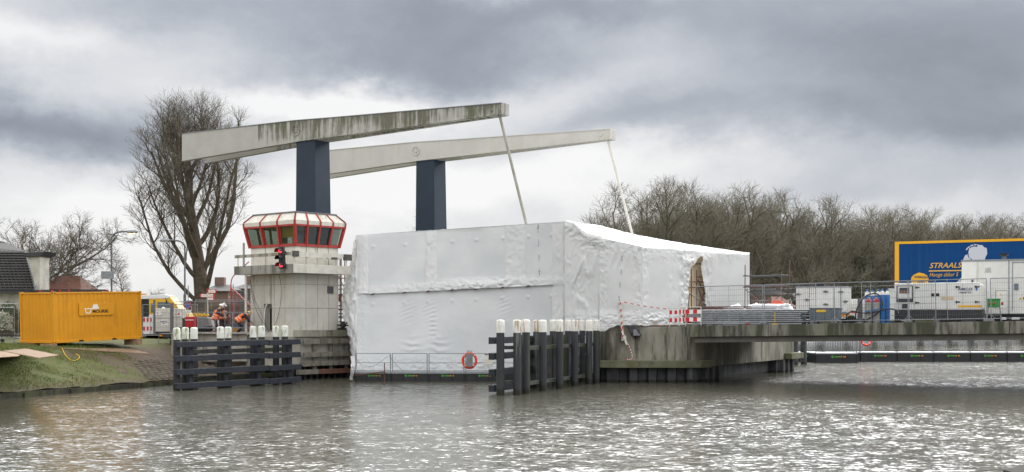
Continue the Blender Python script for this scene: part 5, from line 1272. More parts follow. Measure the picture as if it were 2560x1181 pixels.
MB().bb(2.95, 4.02, -.006, 0, z0+.12, z0+.22).build('stripe', M['truckyel'], G)
txt('AMCO', .185, M['navytxt'], G, (3.28, -.008, 1.60), bold=.012, sx=1.2); txt('rental bv', .135, M['navytxt'], G, (3.28, -.008, 1.46), bold=.006, sx=1.2)
MB().ext([(3.78, -.008, 1.52), (3.84, -.008, 1.55), (3.85, -.008, 1.66), (3.77, -.008, 1.69), (3.74, -.008, 1.62)], (0, .006, 0)).build('emblem', M['gasblue'], G)
MB().tube([(3.55, .5, z1), (3.55, .5, z1+.14)], .05, 8).build('exhaust', M['dark'], G)
# big white site cabin/trailer
p = DK(2404, 3.9); T = thing('site_cabin', 'large white panelled cabin unit with door and roof flue at the right edge', 'cabin', tuple(p), RZD)
MB().bb(0, 5.4, 0, 2.4, .38, 3.0).build('body', M['genwhite'], T, bevel=.03)
mb = MB(); mb.bb(-.03, 5.43, -.03, 2.43, 2.96, 3.04); mb.bb(2.15, 2.2, -.02, 0, .4, 2.96); mb.bb(2.32, 2.36, -.02, 0, .55, 2.9); mb.bb(2.32, 3.6, -.02, 0, 2.85, 2.9); mb.build('trim', M['galv'], T)
fl_ = MB().bb(1.78, 1.98, .8, 1.0, 3.04, 3.25).build('flue', M['galv_dark'], T); MB().bb(1.7, 2.06, .72, 1.08, 3.25, 3.36).build('flue_cap', M['black'], fl_)
v_ = MB().bb(1.05, 1.40, -.02, 0, 2.42, 2.66).build('vent', M['white'], T); mb = MB(); [mb.bb(1.08, 1.37, -.03, -.02, 2.44+i*.045, 2.455+i*.045) for i in range(5)]; mb.build('louvre', M['grey'], v_)
MB().bb(1.6, 2.05, -.015, 0, .65, 1.5).build('service_door', M['white'], T); mb = MB(); mb.bb(1.57, 1.6, -.02, 0, .62, 1.53); mb.bb(1.57, 2.08, -.02, 0, 1.5, 1.53); mb.build('door_frame', M['galv'], T)
MB().ext([(1.75, -.02, 1.28), (1.87, -.02, 1.28), (1.81, -.02, 1.38)], (0, .004, 0)).build('warning_sign', M['yellowp'], T)
MB().ext([(2.62, -.02, 1.08), (2.76, -.02, 1.08), (2.69, -.02, 1.2)], (0, .004, 0)).build('warning_sign', M['yellowp'], T); MB().lathe([(.07, 0), (.07, -.01)], 14, (2.87, -.01, 1.14), 'Y').build('prohibition_sign', M['redsign'], T)
MB().bb(2.42, 2.6, -.05, 0, 1.55, 1.85).build('lock_box', M['boxgrey'], T); MB().bb(.3, 5.2, .3, 2.1, .22, .38).build('chassis', M['dark'], T)
for x in (.9, 1.55, 3.9): MB().lathe([(.26, -.1), (.28, -.05), (.28, .05), (.26, .1)], 20, (x, .15, .28), 'Y').build('wheel', M['black'], T, smooth=True)
# green distribution box on trestle
p = DK(2468, 1.5); T = thing('power_distribution_box', 'green power distribution box on a steel stand left of the cabin door', 'power box', tuple(p), RZD)
b_ = MB().bb(0, .55, 0, .35, .66, 1.02).build('box', M['green'], T, bevel=.02); MB().bb(-.03, .58, -.03, .38, 1.02, 1.07).build('lid', M['green'], T)
mb = MB(); [mb.lathe([(.05, 0), (.05, -.06), (.03, -.07)], 10, (x, 0, .84), 'Y') for x in (.12, .3)]; mb.lathe([(.07, 0), (.07, .1)], 10, (.6, .15, .84), 'X'); mb.build('socket', M['redmach'], T)
mb = MB(); [mb.tube([(x, y, .68), (x*1.3-.08, y*1.2, 0)], .016, 5) for x in (.02, .53) for y in (0, .35)]; mb.tube([(0, 0, .3), (.53, 0, .3)], .012, 5); mb.build('stand', M['galv'], T)
# blue truck trailer
p = DK(2238, 8.4, -.0); T = thing('curtain_trailer', 'large blue semi-trailer with yellow edging and pale lettering behind the cabin', 'trailer', tuple(p), RZD-.01)
TL = 9.5; H_ = 4.22; MB().bb(0, TL, 0, 2.5, 1.05, H_).build('box_body', M['truckblue'], T)
mb = MB(); mb.bb(-.02, TL, -.025, 2.5, H_, H_+.13); mb.bb(-.02, .20, -.025, 0, 1.05, H_); mb.build('yellow_edge', M['truckyel'], T)
MB().bb(-.09, -.02, 0, 2.5, 1.05, H_+.1).build('rear_door', M['dark'], T)
txt('STRAALST', .39, M['goldtxt'], T, (1.76, -.03, 3.02), shear=.28, bold=.012, align='LEFT', sx=1.04)
MB().bb(1.74, 5.5, -.03, -.02, 2.72, 2.78).build('underline', M['goldtxt'], T)
txt('Hooge akker 5', .30, M['goldtxt'], T, (1.76, -.03, 2.54), shear=.28, align='LEFT', sx=.80)
bg_ = [(.95, 2.25), (.98, 2.42), (1.12, 2.55), (1.35, 2.66), (1.62, 2.60), (1.80, 2.48), (1.86, 2.3), (1.80, 2.0), (1.0, 2.0)]
MB().ext([(a-.13, -.022, b+.02) for a, b in bg_], (0, -.006, 0)).build('badge', M['truckyel'], T)
txt('WERKEN', .17, M['navytxt'], T, (1.34, -.034, 2.42), (pi/2, .05, 0), bold=.02); txt('GIEL', .19, M['navytxt'], T, (1.36, -.034, 2.19), bold=.02)
def poly(P, nm='globe_emblem', m_='greybluelogo'): MB().ext([(a, -.022, b) for a, b in P], (0, -.006, 0)).build(nm, M[m_], T)
cx_, cz_ = 4.08, 3.55
def arcp(r0, r1, a0, a1, n=8):
    A = [radians(a0+(a1-a0)*i/n) for i in range(n+1)]; return [(cx_+r1*cos(a), cz_+r1*sin(a)) for a in A]+[(cx_+r0*cos(a), cz_+r0*sin(a)) for a in A[::-1]]
for (a0, a1) in ((72, 80), (84, 98), (102, 118), (122, 150)): poly(arcp(.50, .56, a0, a1))
poly([(cx_-.35, cz_+.14), (cx_-.3, cz_+.36), (cx_-.1, cz_+.44), (cx_+.08, cz_+.42), (cx_+.16, cz_+.52), (cx_+.34, cz_+.50), (cx_+.42, cz_+.40), (cx_+.56, cz_+.34), (cx_+.58, cz_+.05), (cx_+.50, cz_-.12), (cx_+.44, cz_-.34), (cx_+.2, cz_-.50), (cx_-.12, cz_-.44), (cx_-.16, cz_-.22), (cx_-.32, cz_-.12)])
poly([(cx_-.62, cz_-.25), (cx_-.52, cz_-.02), (cx_-.4, cz_+.05), (cx_-.36, cz_-.12), (cx_-.24, cz_-.2), (cx_-.22, cz_-.34), (cx_-.45, cz_-.42), (cx_-.6, cz_-.48)])
poly([(3.05, 2.02), (3.25, 2.25), (3.5, 2.5), (3.62, 2.3), (3.5, 2.05)])
mb = MB(); [mb.lathe([(.48, -.14), (.5, -.1), (.5, .1), (.48, .14)], 24, (x, .35, .5), 'Y') for x in (1.2, 2.5, 3.8)]; mb.build('wheel', M['black'], T, smooth=True); MB().bb(0, TL, .3, 2.2, .85, 1.045).build('chassis', M['dark'], T)
# odd small things on the edge
mb = MB(); mb.tube([(0, 0, 0), (0, 0, .62)], .02, 6); mb.bb(-.14, .14, -.05, .05, 0, .04); o_ = mb.build('plastic_pipe', M['yellowp']); o_.location = DK(1937, .5); tag(o_, 'thin pale yellow pipe standing against the tube stack', 'pipe')
# ================================================================== YELLOW CONTAINER
cz0 = 2.10; RC = atan2(5.35, 2.85)
T = thing('shipping_container', 'mustard yellow steel container with a company panel, standing on timber blocks', 'container', (-22.93, 64.15, cz0), RC); T.rotation_euler = (radians(0), -radians(1.55), RC)
CL, CW, CH = 6.06, 2.44, 2.59      # local x along the long side, y away from it
def corr(x0, x1, n, dep, z0, z1, plane):   # trapezoid corrugation
    pts = []; w = (x1-x0)/n
    for i in range(n):
        x = x0+i*w; pts += [(x, 0), (x+w*.30, 0), (x+w*.45, dep), (x+w*.85, dep)]
    pts.append((x1, 0)); mb = MB()
    for (a, d1), (b, d2) in zip(pts[:-1], pts[1:]):
        if plane == 'side': q = [(a, .02+d1, z0), (b, .02+d2, z0), (b, .02+d2, z1), (a, .02+d1, z1)]
        else: q = [(.02+d1, a, z0), (.02+d2, b, z0), (.02+d2, b, z1), (.02+d1, a, z1)]
        mb.add(q, [(0, 1, 2, 3)])
    return mb
mb = corr(.1, CL-.1, 20, .036, .14, CH-.1, 'side'); mb.build('side_wall', M['yellow'], T)
corr(.1, CW-.1, 9, .036, .14, CH-.1, 'end').build('end_wall', M['yellow'], T)
MB().bb(.12, CL-.05, .12, CW-.02, .1, CH-.06).build('inner_shell', M['yellow'], T)
mb = MB()
for x in (0, CL-.12):
    for y in (0, CW-.12): mb.bb(x, x+.12, y, y+.12, .1, CH)
mb.bb(.12, CL-.12, 0, .07, CH-.09, CH-.01); mb.bb(0, .07, .12, CW-.12, CH-.09, CH-.01); mb.bb(0, .07, .12, CW-.12, .02, .15); mb.bb(.12, CL-.12, CW-.07, CW, CH-.09, CH-.01); mb.bb(CL-.07, CL, .12, CW-.12, CH-.09, CH-.01)
mb.bb(.12, 1.62, 0, .07, .02, .15); mb.bb(1.92, 3.9, 0, .07, .02, .15); mb.bb(4.2, CL-.12, 0, .07, .02, .15); mb.bb(1.62, 1.92, 0, .07, .125, .15); mb.bb(3.9, 4.2, 0, .07, .125, .15)
mb.build('frame', M['yellow'], T, bevel=.008)
MB().bb(.1, CL-.1, .09, CW-.1, .03, .1).build('floor', M['dark'], T)
for x in (-.01, CL-.165):
    for y in (-.01, CW-.165):
        for z in (0, CH-.11):
            c_ = MB().bb(x, x+.175, y, y+.175, z, z+.12).build('corner_casting', M['yellow'], T, bevel=.01)
            if y < 0: m2 = MB().bb(x+.05, x+.12, y-.004, y, z+.03, z+.09); m2.bb(x-.004, x, y+.05, y+.12, z+.03, z+.09); m2.build('slot', M['black'], c_)
sp = MB().bb(1.62, 4.05, -.03, -.012, 1.36, 2.02).build('sign_panel', M['yellow'], T, bevel=.006)
txt('MOURIK', .225, M['black'], sp, (3.07, -.037, 1.565), bold=.016, sx=1.28, name='lettering')
E = lambda P, m_: MB().ext([(a, -.032, b) for a, b in P], (0, -.005, 0)).build('emblem', M[m_], sp)
E([(2.47, 1.69), (2.60, 1.93), (2.86, 1.93), (2.99, 1.69)], 'white')
E([(1.97, 1.73), (2.47, 1.73), (2.47, 1.69), (2.05, 1.69), (2.13, 1.50), (2.32, 1.50), (2.42, 1.69), (2.47, 1.69), (2.36, 1.46), (2.10, 1.46)], 'white')
# slatted racks lying on the container roof
TR = thing('roof_rack_stack', 'dark slatted rack with red tipped ends lying on the container roof', 'rack', tuple(wm(T)@Vector((0, 1.2, CH))), RC)
TR.rotation_euler = (0, -radians(1.55), RC)
mb = MB(); mb.bb(-.0, 4.9, .0, .06, .0, .06); mb.bb(-.0, 4.9, .55, .61, .0, .06)
for i in range(22): mb.bb(.06+i*.22, .2+i*.22, -.05, .66, .05+.02*(i % 3), .085+.02*(i % 3))
mb.build('slat', M['dark'], TR)
mb = MB(); [mb.bb(x, x+.12, -.07, -.05, .03, .1) for x in (.1, .9, 1.4, 2.0, 4.6)]; mb.build('red_tip', M['redmach'], TR)
def lblock(x, y, z, d, rz, label):
    o = MB().box((0, 0, 0), d).build('timber_block', M['pine'], bevel=.01); o.location = (x, y, z); o.rotation_euler = (0, 0, rz); tag(o, label, 'timber block', 'timber blocks under the container')
def cl(x, y, z): return wm(T)@Vector((x, y, z))
for (x, y, d, rz, lab) in ((-.15, .25, (.78, .4, .30), RC+1.57, 'pale timber block under the nearest corner of the yellow container'), (.0, 1.75, (.7, .35, .24), RC+1.57, 'timber block under the middle of the container end face'), (5.7, .3, (.5, .8, .3), RC+.3, 'timber block under the far right corner of the container'), (-.1, 2.6, (.5, .3, .2), RC, 'small dark timber block under the left corner of the container')):
    p = cl(x, y, 0); lblock(p.x, p.y, p.z-d[2]/2-.005, d, rz, lab)
def sheet(P, zoff, label, cat='board', nm='plywood_sheet', m_='ply', grp='plywood sheets on the grass'):
    mb = MB(); pts = [Vector((PX(a, y), y, gz(PX(a, y), y)+zoff)) for a, y in P]; mb.ext(pts, (0, 0, .025)); tag(mb.build(nm, M[m_]), label, cat, grp)
mb = MB(); mb.ext([hit(8, 879, .09), hit(98, 897, .16), hit(147, 890, .16), hit(64, 873, .06)], (0, 0, .03)); tag(mb.build('plywood_sheet', M['ply']), 'worn plywood sheet lying on the grass slope, nearest the water', 'board', 'plywood sheets on the grass')
mb = MB(); mb.ext([hit(-60, 899, .04), hit(42, 892, .04), hit(60, 886, .04), hit(12, 880, .04), hit(-60, 876, .04)], (0, 0, .02)); tag(mb.build('plywood_sheet', M['pine']), 'greyish plywood sheet at the left edge of the photo under the paler one', 'board', 'plywood sheets on the grass')
sheet([(150, 63.9), (330, 69.0), (375, 69.3), (240, 66.0)], .02, 'long plywood sheet lying under the right side of the container')
T_ = thing('yellow_cable', 'thin yellow cable lying in the grass beside the container', 'cable', (PX(170, 63), 63, 2.0))
P = [(155, 64.0), (162, 62.9), (176, 62.3), (190, 62.6), (199, 63.6), (190, 63.9)]
MB().tube(smoothpath([(PX(a, y), y, gz(PX(a, y), y)+.06) for a, y in P]), .018, 5).build('cable', M['yellowp'], T_, world=True)
# ================================================================== LEFT FENCES AND SHRUBS
def placef(x, y, z, rz, label, grp='mesh fence panels on the left bank', sc3=None):
    o = dup(FP, (x, y, z), rz, label, grp); return o
placef(PX(36, 66), 66, 1.95, pi+.12, 'mesh fence panel left of the yellow container, nearest of the two')
placef(PX(46, 70), 70, 2.2, pi-.1, 'mesh fence panel behind the first one, left of the container')
placef(PX(357, 77), 77, gz(PX(370, 77), 77), -.15, 'mesh fence panel in front of the yellow van, right of the container')
placef(PX(440, 76.5), 76.5, 2.4, .05, 'mesh fence panel behind the red machine')
placef(PX(488, 73.6), 73.6, 2.45, -.05, 'mesh fence panel between the red machine and the two standing workers')
placef(PX(575, 80), 80, 2.45, .0, 'mesh fence panel behind the two standing workers')
T = thing('castor_wheel', 'small black castor wheel at the foot of the left fence', 'wheel', (PX(6, 64.5), 64.5, 2.16)); MB().lathe([(.1, -.03), (.11, 0), (.1, .03)], 14, (0, 0, .1), 'Y').build('tyre', M['black'], T, smooth=True); MB().tube([(0, 0, .1), (-.1, 0, .28)], .02, 5).build('fork', M['galv'], T)
def leafball(name, label, c, sz, m_, n, ls, seed, cat='bush', stem=True):
    r = random.Random(seed); T = thing(name, label, cat, c); mb = MB()
    for i in range(n):
        a, b = r.random()*2*pi, math.asin(r.uniform(-.3, 1)); rr = r.random()**.35
        d = Vector((cos(a)*cos(b), sin(a)*cos(b), sin(b))); k = 1+.35*fbm(d*2+Vector((seed, 0, 0)), 3)
        p = Vector((d.x*sz[0]*rr*k, d.y*sz[1]*rr*k, sz[2]*(.45+.55*d.z*rr*k))); t1 = Vector((r.gauss(0, 1), r.gauss(0, 1), r.gauss(0, 1))).normalized()*ls; t2 = t1.orthogonal().normalized()*ls*.6
        mb.add([p-t1*.5, p+t2*.5, p+t1*.5, p-t2*.5], [(0, 1, 2, 3)])
    mb.build('foliage', m_, T, recalc=False)
    mb = MB()
    for i in range(7): a = r.random()*6.28; mb.tube([(0, 0, 0), (sz[0]*.5*cos(a), sz[1]*.5*sin(a), sz[2]*.7)], .02, 4)
    mb.build('stem', M['bark'], T); return T
leafball('evergreen_bush', 'dense dark green bush behind the left fence by the white wall', (PX(18, 74), 74, 2.3), (1.1, .9, 1.9), M['bush'], 5000, .11, 1)
leafball('pale_shrub', 'silvery pale shrub behind the mesh of the left fence', (PX(4, 69), 69, 2.3), (.6, .6, 1.5), M['palebush'], 1600, .10, 2)
leafball('dark_shrub', 'low dark shrub between the left fence and the container', (PX(30, 71.5), 71.5, 2.2), (.8, .6, 1.1), mat('shrub', (.05, .05, .025), .9, (.10, .085, .05), 4), 2500, .09, 4)
# ================================================================== HOUSES (LEFT)
HB = 2.3
T = thing('white_house', 'white painted brick house with dark tiled roof and black topped gable parapet', 'house', (PX(0, 80), 80, HB))
Yf = 78.0; xw = PX(98, 78)
MB().bb(-60, PX(86, Yf), Yf+.25, Yf+8, HB, 4.95).build('wall', M['whitebrick'], T, world=True)
gw = MB(); gw.ext([(PX(75, Yf), Yf+.1, HB), (xw, Yf+.1, HB), (xw, Yf+.1, ZZ(640, Yf)), (PX(66, Yf), Yf+.1, ZZ(640, Yf)), (PX(90, Yf)-.0, Yf+.1, ZZ(727, Yf))], (0, 1.6, 0)); gw.build('gable_parapet', M['whitebrick'], T, world=True)
cpm = MB(); a, b, c, d = W3(58, 643, Yf-.1), W3(100, 641, Yf-.1), W3(113, 629, Yf-.1), W3(60, 632, Yf-.1); cpm.ext([a, b, c, d], (0, 2.1, 0)); cpm.build('parapet_cap', M['dark'], T, world=True, bevel=.02)
rf = MB(); e0, e1, t0, t1 = W3(-500, 728, Yf-.2), W3(90, 727, Yf-.2), W3(-500, 560, Yf+2.6), W3(62, 628, Yf+2.6)
k_ = 15
for i in range(k_):
    a, b = i/k_, (i+1)/k_
    l0, l1 = e0.lerp(Vector((e0.x, t0.y, 6.9)), a), e0.lerp(Vector((e0.x, t0.y, 6.9)), b); m0, m1 = e1.lerp(t1, a), e1.lerp(t1, b)
    l0 = Vector((e0.x, m0.y, m0.z)); l1 = Vector((e0.x, m1.y, m1.z))
    rf.add([l0+Vector((0, -.06, .06)), m0+Vector((0, -.06, .06)), m1, l1, l0, m0], [(0, 1, 2, 3), (4, 5, 1, 0)])
rfo = rf.build('roof', M['rooftile'], T, world=True)
up_ = MB(); a, b = Vector((e0.x, t1.y, t1.z)), t1; r_ = W3(-500, 560, 86); r_.z = t1.z+2.6
up_.add([a, b, W3(20, 608, 80.6+2.5), Vector((PX(-60, 84), 84, t1.z+1.25)), Vector((e0.x, 84, t1.z+1.25))], [(0, 1, 2, 3, 4)]); up_.build('upper_roof', M['rooftile'], T, world=True)
nb_ = 62; tl = MB()
for i in range(nb_):
    f_ = i/nb_; x = -8+f_*8.0
    p0, p1 = e1.lerp(t1, 0), e1.lerp(t1, 1)
for i in range(60):
    xx = e1.x-i*.26; q0 = Vector((xx, e1.y-.075, e1.z+.075)); q1 = Vector((xx+(t1.x-e1.x), t1.y-.02, t1.z+.02)); tl.beam(q0, q1, .035, .03)
tl.build('tile_ridge', M['rooftile'], rfo, world=True)
gt = MB(); gt.beam(W3(-500, 731, Yf-.35), W3(88, 730, Yf-.35), .16, .16); gt.build('gutter', M['dark'], T, world=True)
fs_ = MB(); fs_.beam(W3(90, 727, Yf-.3), W3(64, 631, Yf+2.5), .12, .1); fs_.build('lead_flashing', M['grey'], T, world=True)
def house(name, label, x0, x1, y, z0, z1, zr, wallm, roofm, dy=7, hip=0.0, wins=(), chim=None):
    T = thing(name, label, 'house', (x0, y, z0)); MB().bb(x0, x1, y, y+dy, z0, z1).build('wall', M[wallm], T, world=True)
    h = hip*(x1-x0); e = .3
    MB().add([(x0-e, y-e, z1), (x1+e, y-e, z1), (x1+e, y+dy+e, z1), (x0-e, y+dy+e, z1), (x0+h, y+dy/2, zr), (x1-h, y+dy/2, zr)], [(0, 1, 5, 4), (1, 2, 5), (2, 3, 4, 5), (3, 0, 4), (0, 3, 2, 1)]).build('roof', M[roofm], T, world=True)
    for (a, b, c, d) in wins:
        w = MB().bb(a-.06, b+.06, y-.05, y-.01, c-.06, d+.06).build('window', M['white'], T, world=True); MB().bb(a, b, y-.08, y-.055, c, d).build('pane', M['glasswin'], w, world=True)
    if chim: MB().bb(chim, chim+.9, y+dy/2-.4, y+dy/2+.4, z1, zr+.7).build('chimney', M['brick'], T, world=True)
    return T
house('tiled_house', 'low house with red-brown hipped roof behind the white house', PX(104, 98), PX(196, 98), 98, 2.3, ZZ(724, 98), ZZ(690, 100), 'brick', 'redtile', 4, .2)
house('brick_house', 'small brick house with grey roof behind the yellow van', PX(462, 128), PX(504, 128), 128, 2.3, ZZ(752, 128), ZZ(735, 130), 'brick', 'galv_dark', 8, .1, ((PX(470, 128), PX(478, 128), 3.5, 4.6),))
house('brick_house', 'brick house with chimney block behind the signpost', PX(505, 118), PX(570, 118), 118, 2.3, ZZ(728, 118), ZZ(712, 121), 'brick', 'rooftile', 7, .25, ((PX(515, 118), PX(522, 118), 3.2, 4.6), (PX(545, 118), PX(553, 118), 3.2, 4.6)), chim=PX(517, 118))
house('brick_house', 'taller brick house between the stair and the control tower', PX(582, 125), PX(660, 125), 125, 2.3, ZZ(722, 125), ZZ(708, 129), 'brick', 'rooftile', 7, .3, ((PX(596, 125), PX(604, 125), 3.6, 5.1), (PX(612, 125), PX(620, 125), 3.6, 5.1)), chim=PX(598, 125))
# ================================================================== STREET LAMPS AND SIGNS
def lamp(px, ytop, Y, armpx, label, lit):
    zt_ = ZZ(ytop, Y); x = PX(px, Y); T = thing('street_lamp', label, 'street lamp', (x, Y, 2.35), 0, 'street lamps on the left bank'); ar = PX(armpx, Y)-x; h = zt_-2.35; s_ = 1 if ar > 0 else -1
    MB().tube([(0, 0, 0), (0, 0, h*.42)], .10, 10).build('lower_pole', M['galv_dark'], T, smooth=True)
    MB().tube(smoothpath([(0, 0, h*.42), (0, 0, h-.7), (s_*.08, 0, h-.3), (s_*.4, 0, h-.06), (ar-s_*.55, 0, h)], 5), .06, 8).build('pole', M['galv_dark'], T, smooth=True)
    hd = MB(); hd.lathe([(.03, -.35), (.11, -.28), (.14, 0), (.10, .3), (.04, .38)], 12, (ar-s_*.2, 0, h-.02), 'X'); hd.build('lamp_head', M['galv'], T, smooth=True)
    MB().bb(min(ar, ar-s_*.4), max(ar, ar-s_*.4), -.08, .08, h-.15, h-.10).build('lamp_glass', M['amber'] if lit else M['white'], T); return T
lamp(279, 579, 84, 338, 'street lamp with arm to the right, standing behind the yellow container', True)
lamp(462, 601, 90, 405, 'street lamp with arm to the left, in front of the big bare tree', False)
T = thing('street_lamp', 'small thin lamp post far behind the container left of the tall lamp', 'street lamp', (PX(243, 120), 120, 2.3), 0, 'street lamps on the left bank')
MB().tube(smoothpath([(0, 0, 0), (0, 0, 3.8), (.1, 0, 4.2), (.5, 0, 4.3)], 4), .05, 6).build('pole', M['galv_dark'], T)
T = thing('road_sign', 'grey back of a rectangular sign on the tall lamp post', 'sign', (PX(269, 83.8), 83.8, ZZ(688, 83.8))); MB().bb(-.42, .42, -.03, 0, -.25, .25).build('sign_board', M['galv'], T, bevel=.01); MB().bb(-.1, .3, 0, .1, -.05, .05).build('clamp', M['galv_dark'], T)
T = thing('no_parking_sign', 'round blue and red no stopping sign on a post beside the second lamp', 'sign', (PX(470, 82), 82, 2.4))
MB().tube([(0, .05, 0), (0, .05, 3.1)], .035, 6).build('post', M['galv'], T); dz = ZZ(764, 82)-2.4
d_ = MB().lathe([(.20, 0), (.20, -.02)], 24, (0, -.02, dz), 'Y').build('sign_disc', M['gasblue'], T)
mb = MB(); mb.lathe([(.20, -.0), (.20, -.025), (.16, -.025)], 24, (0, -.02, dz), 'Y')
m2 = MB(); n = 24
for i in range(n):
    a, b = 2*pi*i/n, 2*pi*(i+1)/n; m2.add([(.155*cos(a), -.05, dz+.155*sin(a)), (.155*cos(b), -.05, dz+.155*sin(b)), (.20*cos(b), -.05, dz+.20*sin(b)), (.20*cos(a), -.05, dz+.20*sin(a))], [(0, 1, 2, 3)])
m2.beam((-.11, -.05, dz+.11), (.11, -.05, dz-.11), .04, .01); m2.build('red_ring', M['redsign'], d_)
MB().bb(-.2, .2, -.03, 0, dz-.5, dz-.28).build('sub_plate', M['white'], T); txt('P', .14, M['black'], T, (0, -.04, dz-.39))
T = thing('direction_signpost', 'signpost with four red-edged white direction boards near the big tree', 'signpost', (PX(519, 92), 92, 2.4))
MB().tube([(0, 0, 0), (0, 0, ZZ(722, 92)-2.4)], .05, 8).build('post', M['offwhite'], T); zt_ = ZZ(722, 92)-2.4
MB().tube([(0, 0, zt_-.3), (0, 0, zt_)], .056, 8).build('red_band', M['redsign'], T)
for (a, b, y) in ((522, 541, 729), (501, 518, 739.5), (521, 536, 739), (521, 536, 748)):
    x0_, x1_ = PX(a, 92)-PX(519, 92), PX(b, 92)-PX(519, 92); z = ZZ(y, 92)-2.4
    s_ = MB().bb(x0_, x1_, -.09, -.06, z-.12, z+.12).build('direction_board', M['white'], T)
    e = MB(); (e.bb(x1_-.06, x1_+.03, -.095, -.055, z-.12, z+.12) if a > 519 else e.bb(x0_-.03, x0_+.06, -.095, -.055, z-.12, z+.12)); e.bb(x0_, x1_, -.094, -.09, z+.10, z+.125); e.bb(x0_, x1_, -.094, -.09, z-.125, z-.10)
    for q in range(4): e.bb(x0_+.1+q*.08, x0_+.15+q*.08, -.094, -.09, z-.015, z+.015)
    e.build('red_edge', M['redsign'], s_)
# ================================================================== VAN
VS = .82; Yv = 86; xv = PX(466, Yv); T = thing('yellow_van', 'yellow and white work van with its side door open, facing right', 'van', (PX(340, Yv), Yv, 2.4), .04)
Lv = xv-PX(340, Yv)+.6; 
prf = [(0, .45), (0, 2.35), (.25, 2.52), (2.35, 2.55), (2.75, 2.45), (3.55, 1.62), (4.1, 1.38), (4.25, 1.1), (4.28, .45)]
MB().ext([(x, 0, z) for x, z in prf[:1]]+[(x, 0, z) for x, z in prf[1:]], (0, 1.9, 0)).build('body', M['vanyellow'], T, bevel=.05)
MB().ext([(-.02, -.03, 2.2), (-.02, -.03, 2.37), (.25, -.03, 2.56), (2.35, -.03, 2.60), (2.78, -.03, 2.49), (2.60, -.03, 2.32), (.9, -.03, 2.30)], (0, 1.96, 0)).build('white_roof', M['vanwhite'], T, bevel=.03)
MB().ext([(.0, -.02, .5), (4.28, -.02, .5), (4.2, -.02, 1.12), (3.5, -.02, 1.25), (.0, -.02, 1.25)], (0, .02, 0)).build('white_lower_panel', M['vanwhite'], T)
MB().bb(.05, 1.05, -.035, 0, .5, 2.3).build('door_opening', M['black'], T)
MB().ext([(1.75, -.035, 1.35), (3.42, -.035, 1.35), (3.12, -.035, 1.72), (2.68, -.035, 2.08), (1.75, -.035, 2.1)], (0, .02, 0)).build('windscreen', M['glassvan'], T)
MB().ext([(1.2, -.035, 1.4), (1.55, -.035, 1.4), (1.5, -.035, 2.0), (1.25, -.035, 2.0)], (0, .02, 0)).build('window', M['glassvan'], T)
for x in (.8, 3.5): w = MB().lathe([(.3, -.1), (.33, -.05), (.33, .1), (.3, .12)], 18, (x, .05, .33), 'Y').build('wheel', M['black'], T, smooth=True); MB().lathe([(.17, -.11), (.15, -.12)], 12, (x, .05, .33), 'Y').build('rim', M['galv'], w)
MB().bb(.1, .55, .7, 1.2, 2.56, 2.68).build('beacon', M['orangemark'], T)
MB().bb(1.0, 1.6, .6, 1.1, 2.58, 2.66).build('roof_vent', M['grey'], T)
mb = MB(); mb.tube([(2.4, -.06, 2.38), (2.5, -.12, 2.2)], .02, 5); mb.bb(2.46, 2.54, -.16, -.08, 2.0, 2.2); mb.build('mirror', M['black'], T)
MB().bb(3.9, 4.29, -.03, .3, .95, 1.1).build('headlight', M['galv'], T)
MB().bb(.08, .3, -.3, -.04, 1.0, 1.85).build('green_drum', M['green'], T)
T.scale = (VS, 1, 1)
# white generator cabinet left with stickers, second white cabinet
Yg = 80; p = PX(388, Yg); T = thing('site_generator', 'white generator cabinet with small warning stickers behind the parked trailer', 'generator', (p, Yg, 2.4), .03)
MB().bb(0, 1.72, 0, 1.0, .15, 1.62).build('canopy', M['offwhite'], T, bevel=.03); MB().bb(0, 1.72, .05, .95, 0, .15).build('base', M['dark'], T)
mb = MB(); mb.bb(-.01, 1.73, -.012, 0, .98, 1.0); mb.build('seam', M['grey'], T)
MB().bb(.02, .38, -.012, 0, 1.12, 1.42).build('sticker', M['white'], T); MB().ext([(.10, -.018, 1.3), (.15, -.018, 1.25), (.20, -.018, 1.3), (.15, -.018, 1.35)], (0, .004, 0)).build('hazard_mark', M['redsign'], T); mb = MB(); mb.bb(.06, .42, -.018, -.013, 1.16, 1.185); mb.build('print_line', M['dark'], T)
MB().bb(.36, .78, -.012, 0, .55, .92).build('sticker', M['white'], T); txt('AMCO', .13, M['navytxt'], T, (.53, -.02, .79), bold=.008, sx=1.1); txt('rental', .09, M['navytxt'], T, (.53, -.02, .68))
MB().ext([(.72, -.018, .82), (.76, -.018, .86), (.74, -.018, .72), (.70, -.018, .74)], (0, .004, 0)).build('emblem', M['gasblue'], T)
p = PX(431, 79.2); T = thing('site_cabinet', 'white cabinet with red and grey sign left of the red machine', 'cabinet', (p, 79.2, 2.4), .02)
MB().bb(0, .65, 0, .8, .1, 1.6).build('body', M['offwhite'], T, bevel=.03); MB().bb(.03, .6, -.02, 0, 1.05, 1.38).build('sign_plate', M['white'], T); mb = MB(); mb.bb(.33, .43, -.026, -.02, 1.2, 1.32); mb.bb(.12, .3, -.026, -.02, 1.22, 1.27); mb.build('red_mark', M['redsign'], T); MB().bb(.06, .55, -.026, -.02, 1.07, 1.10).build('print_line', M['dark'], T)
T = thing('galvanised_post', 'thick grey steel post in front of the two white cabinets', 'post', (PX(430, 76), 76, 2.4)); MB().bb(-.09, .09, -.06, .06, 0, 1.9).build('post', M['galv_dark'], T); MB().bb(-.2, .2, -.2, .2, 0, .04).build('base_plate', M['galv'], T)
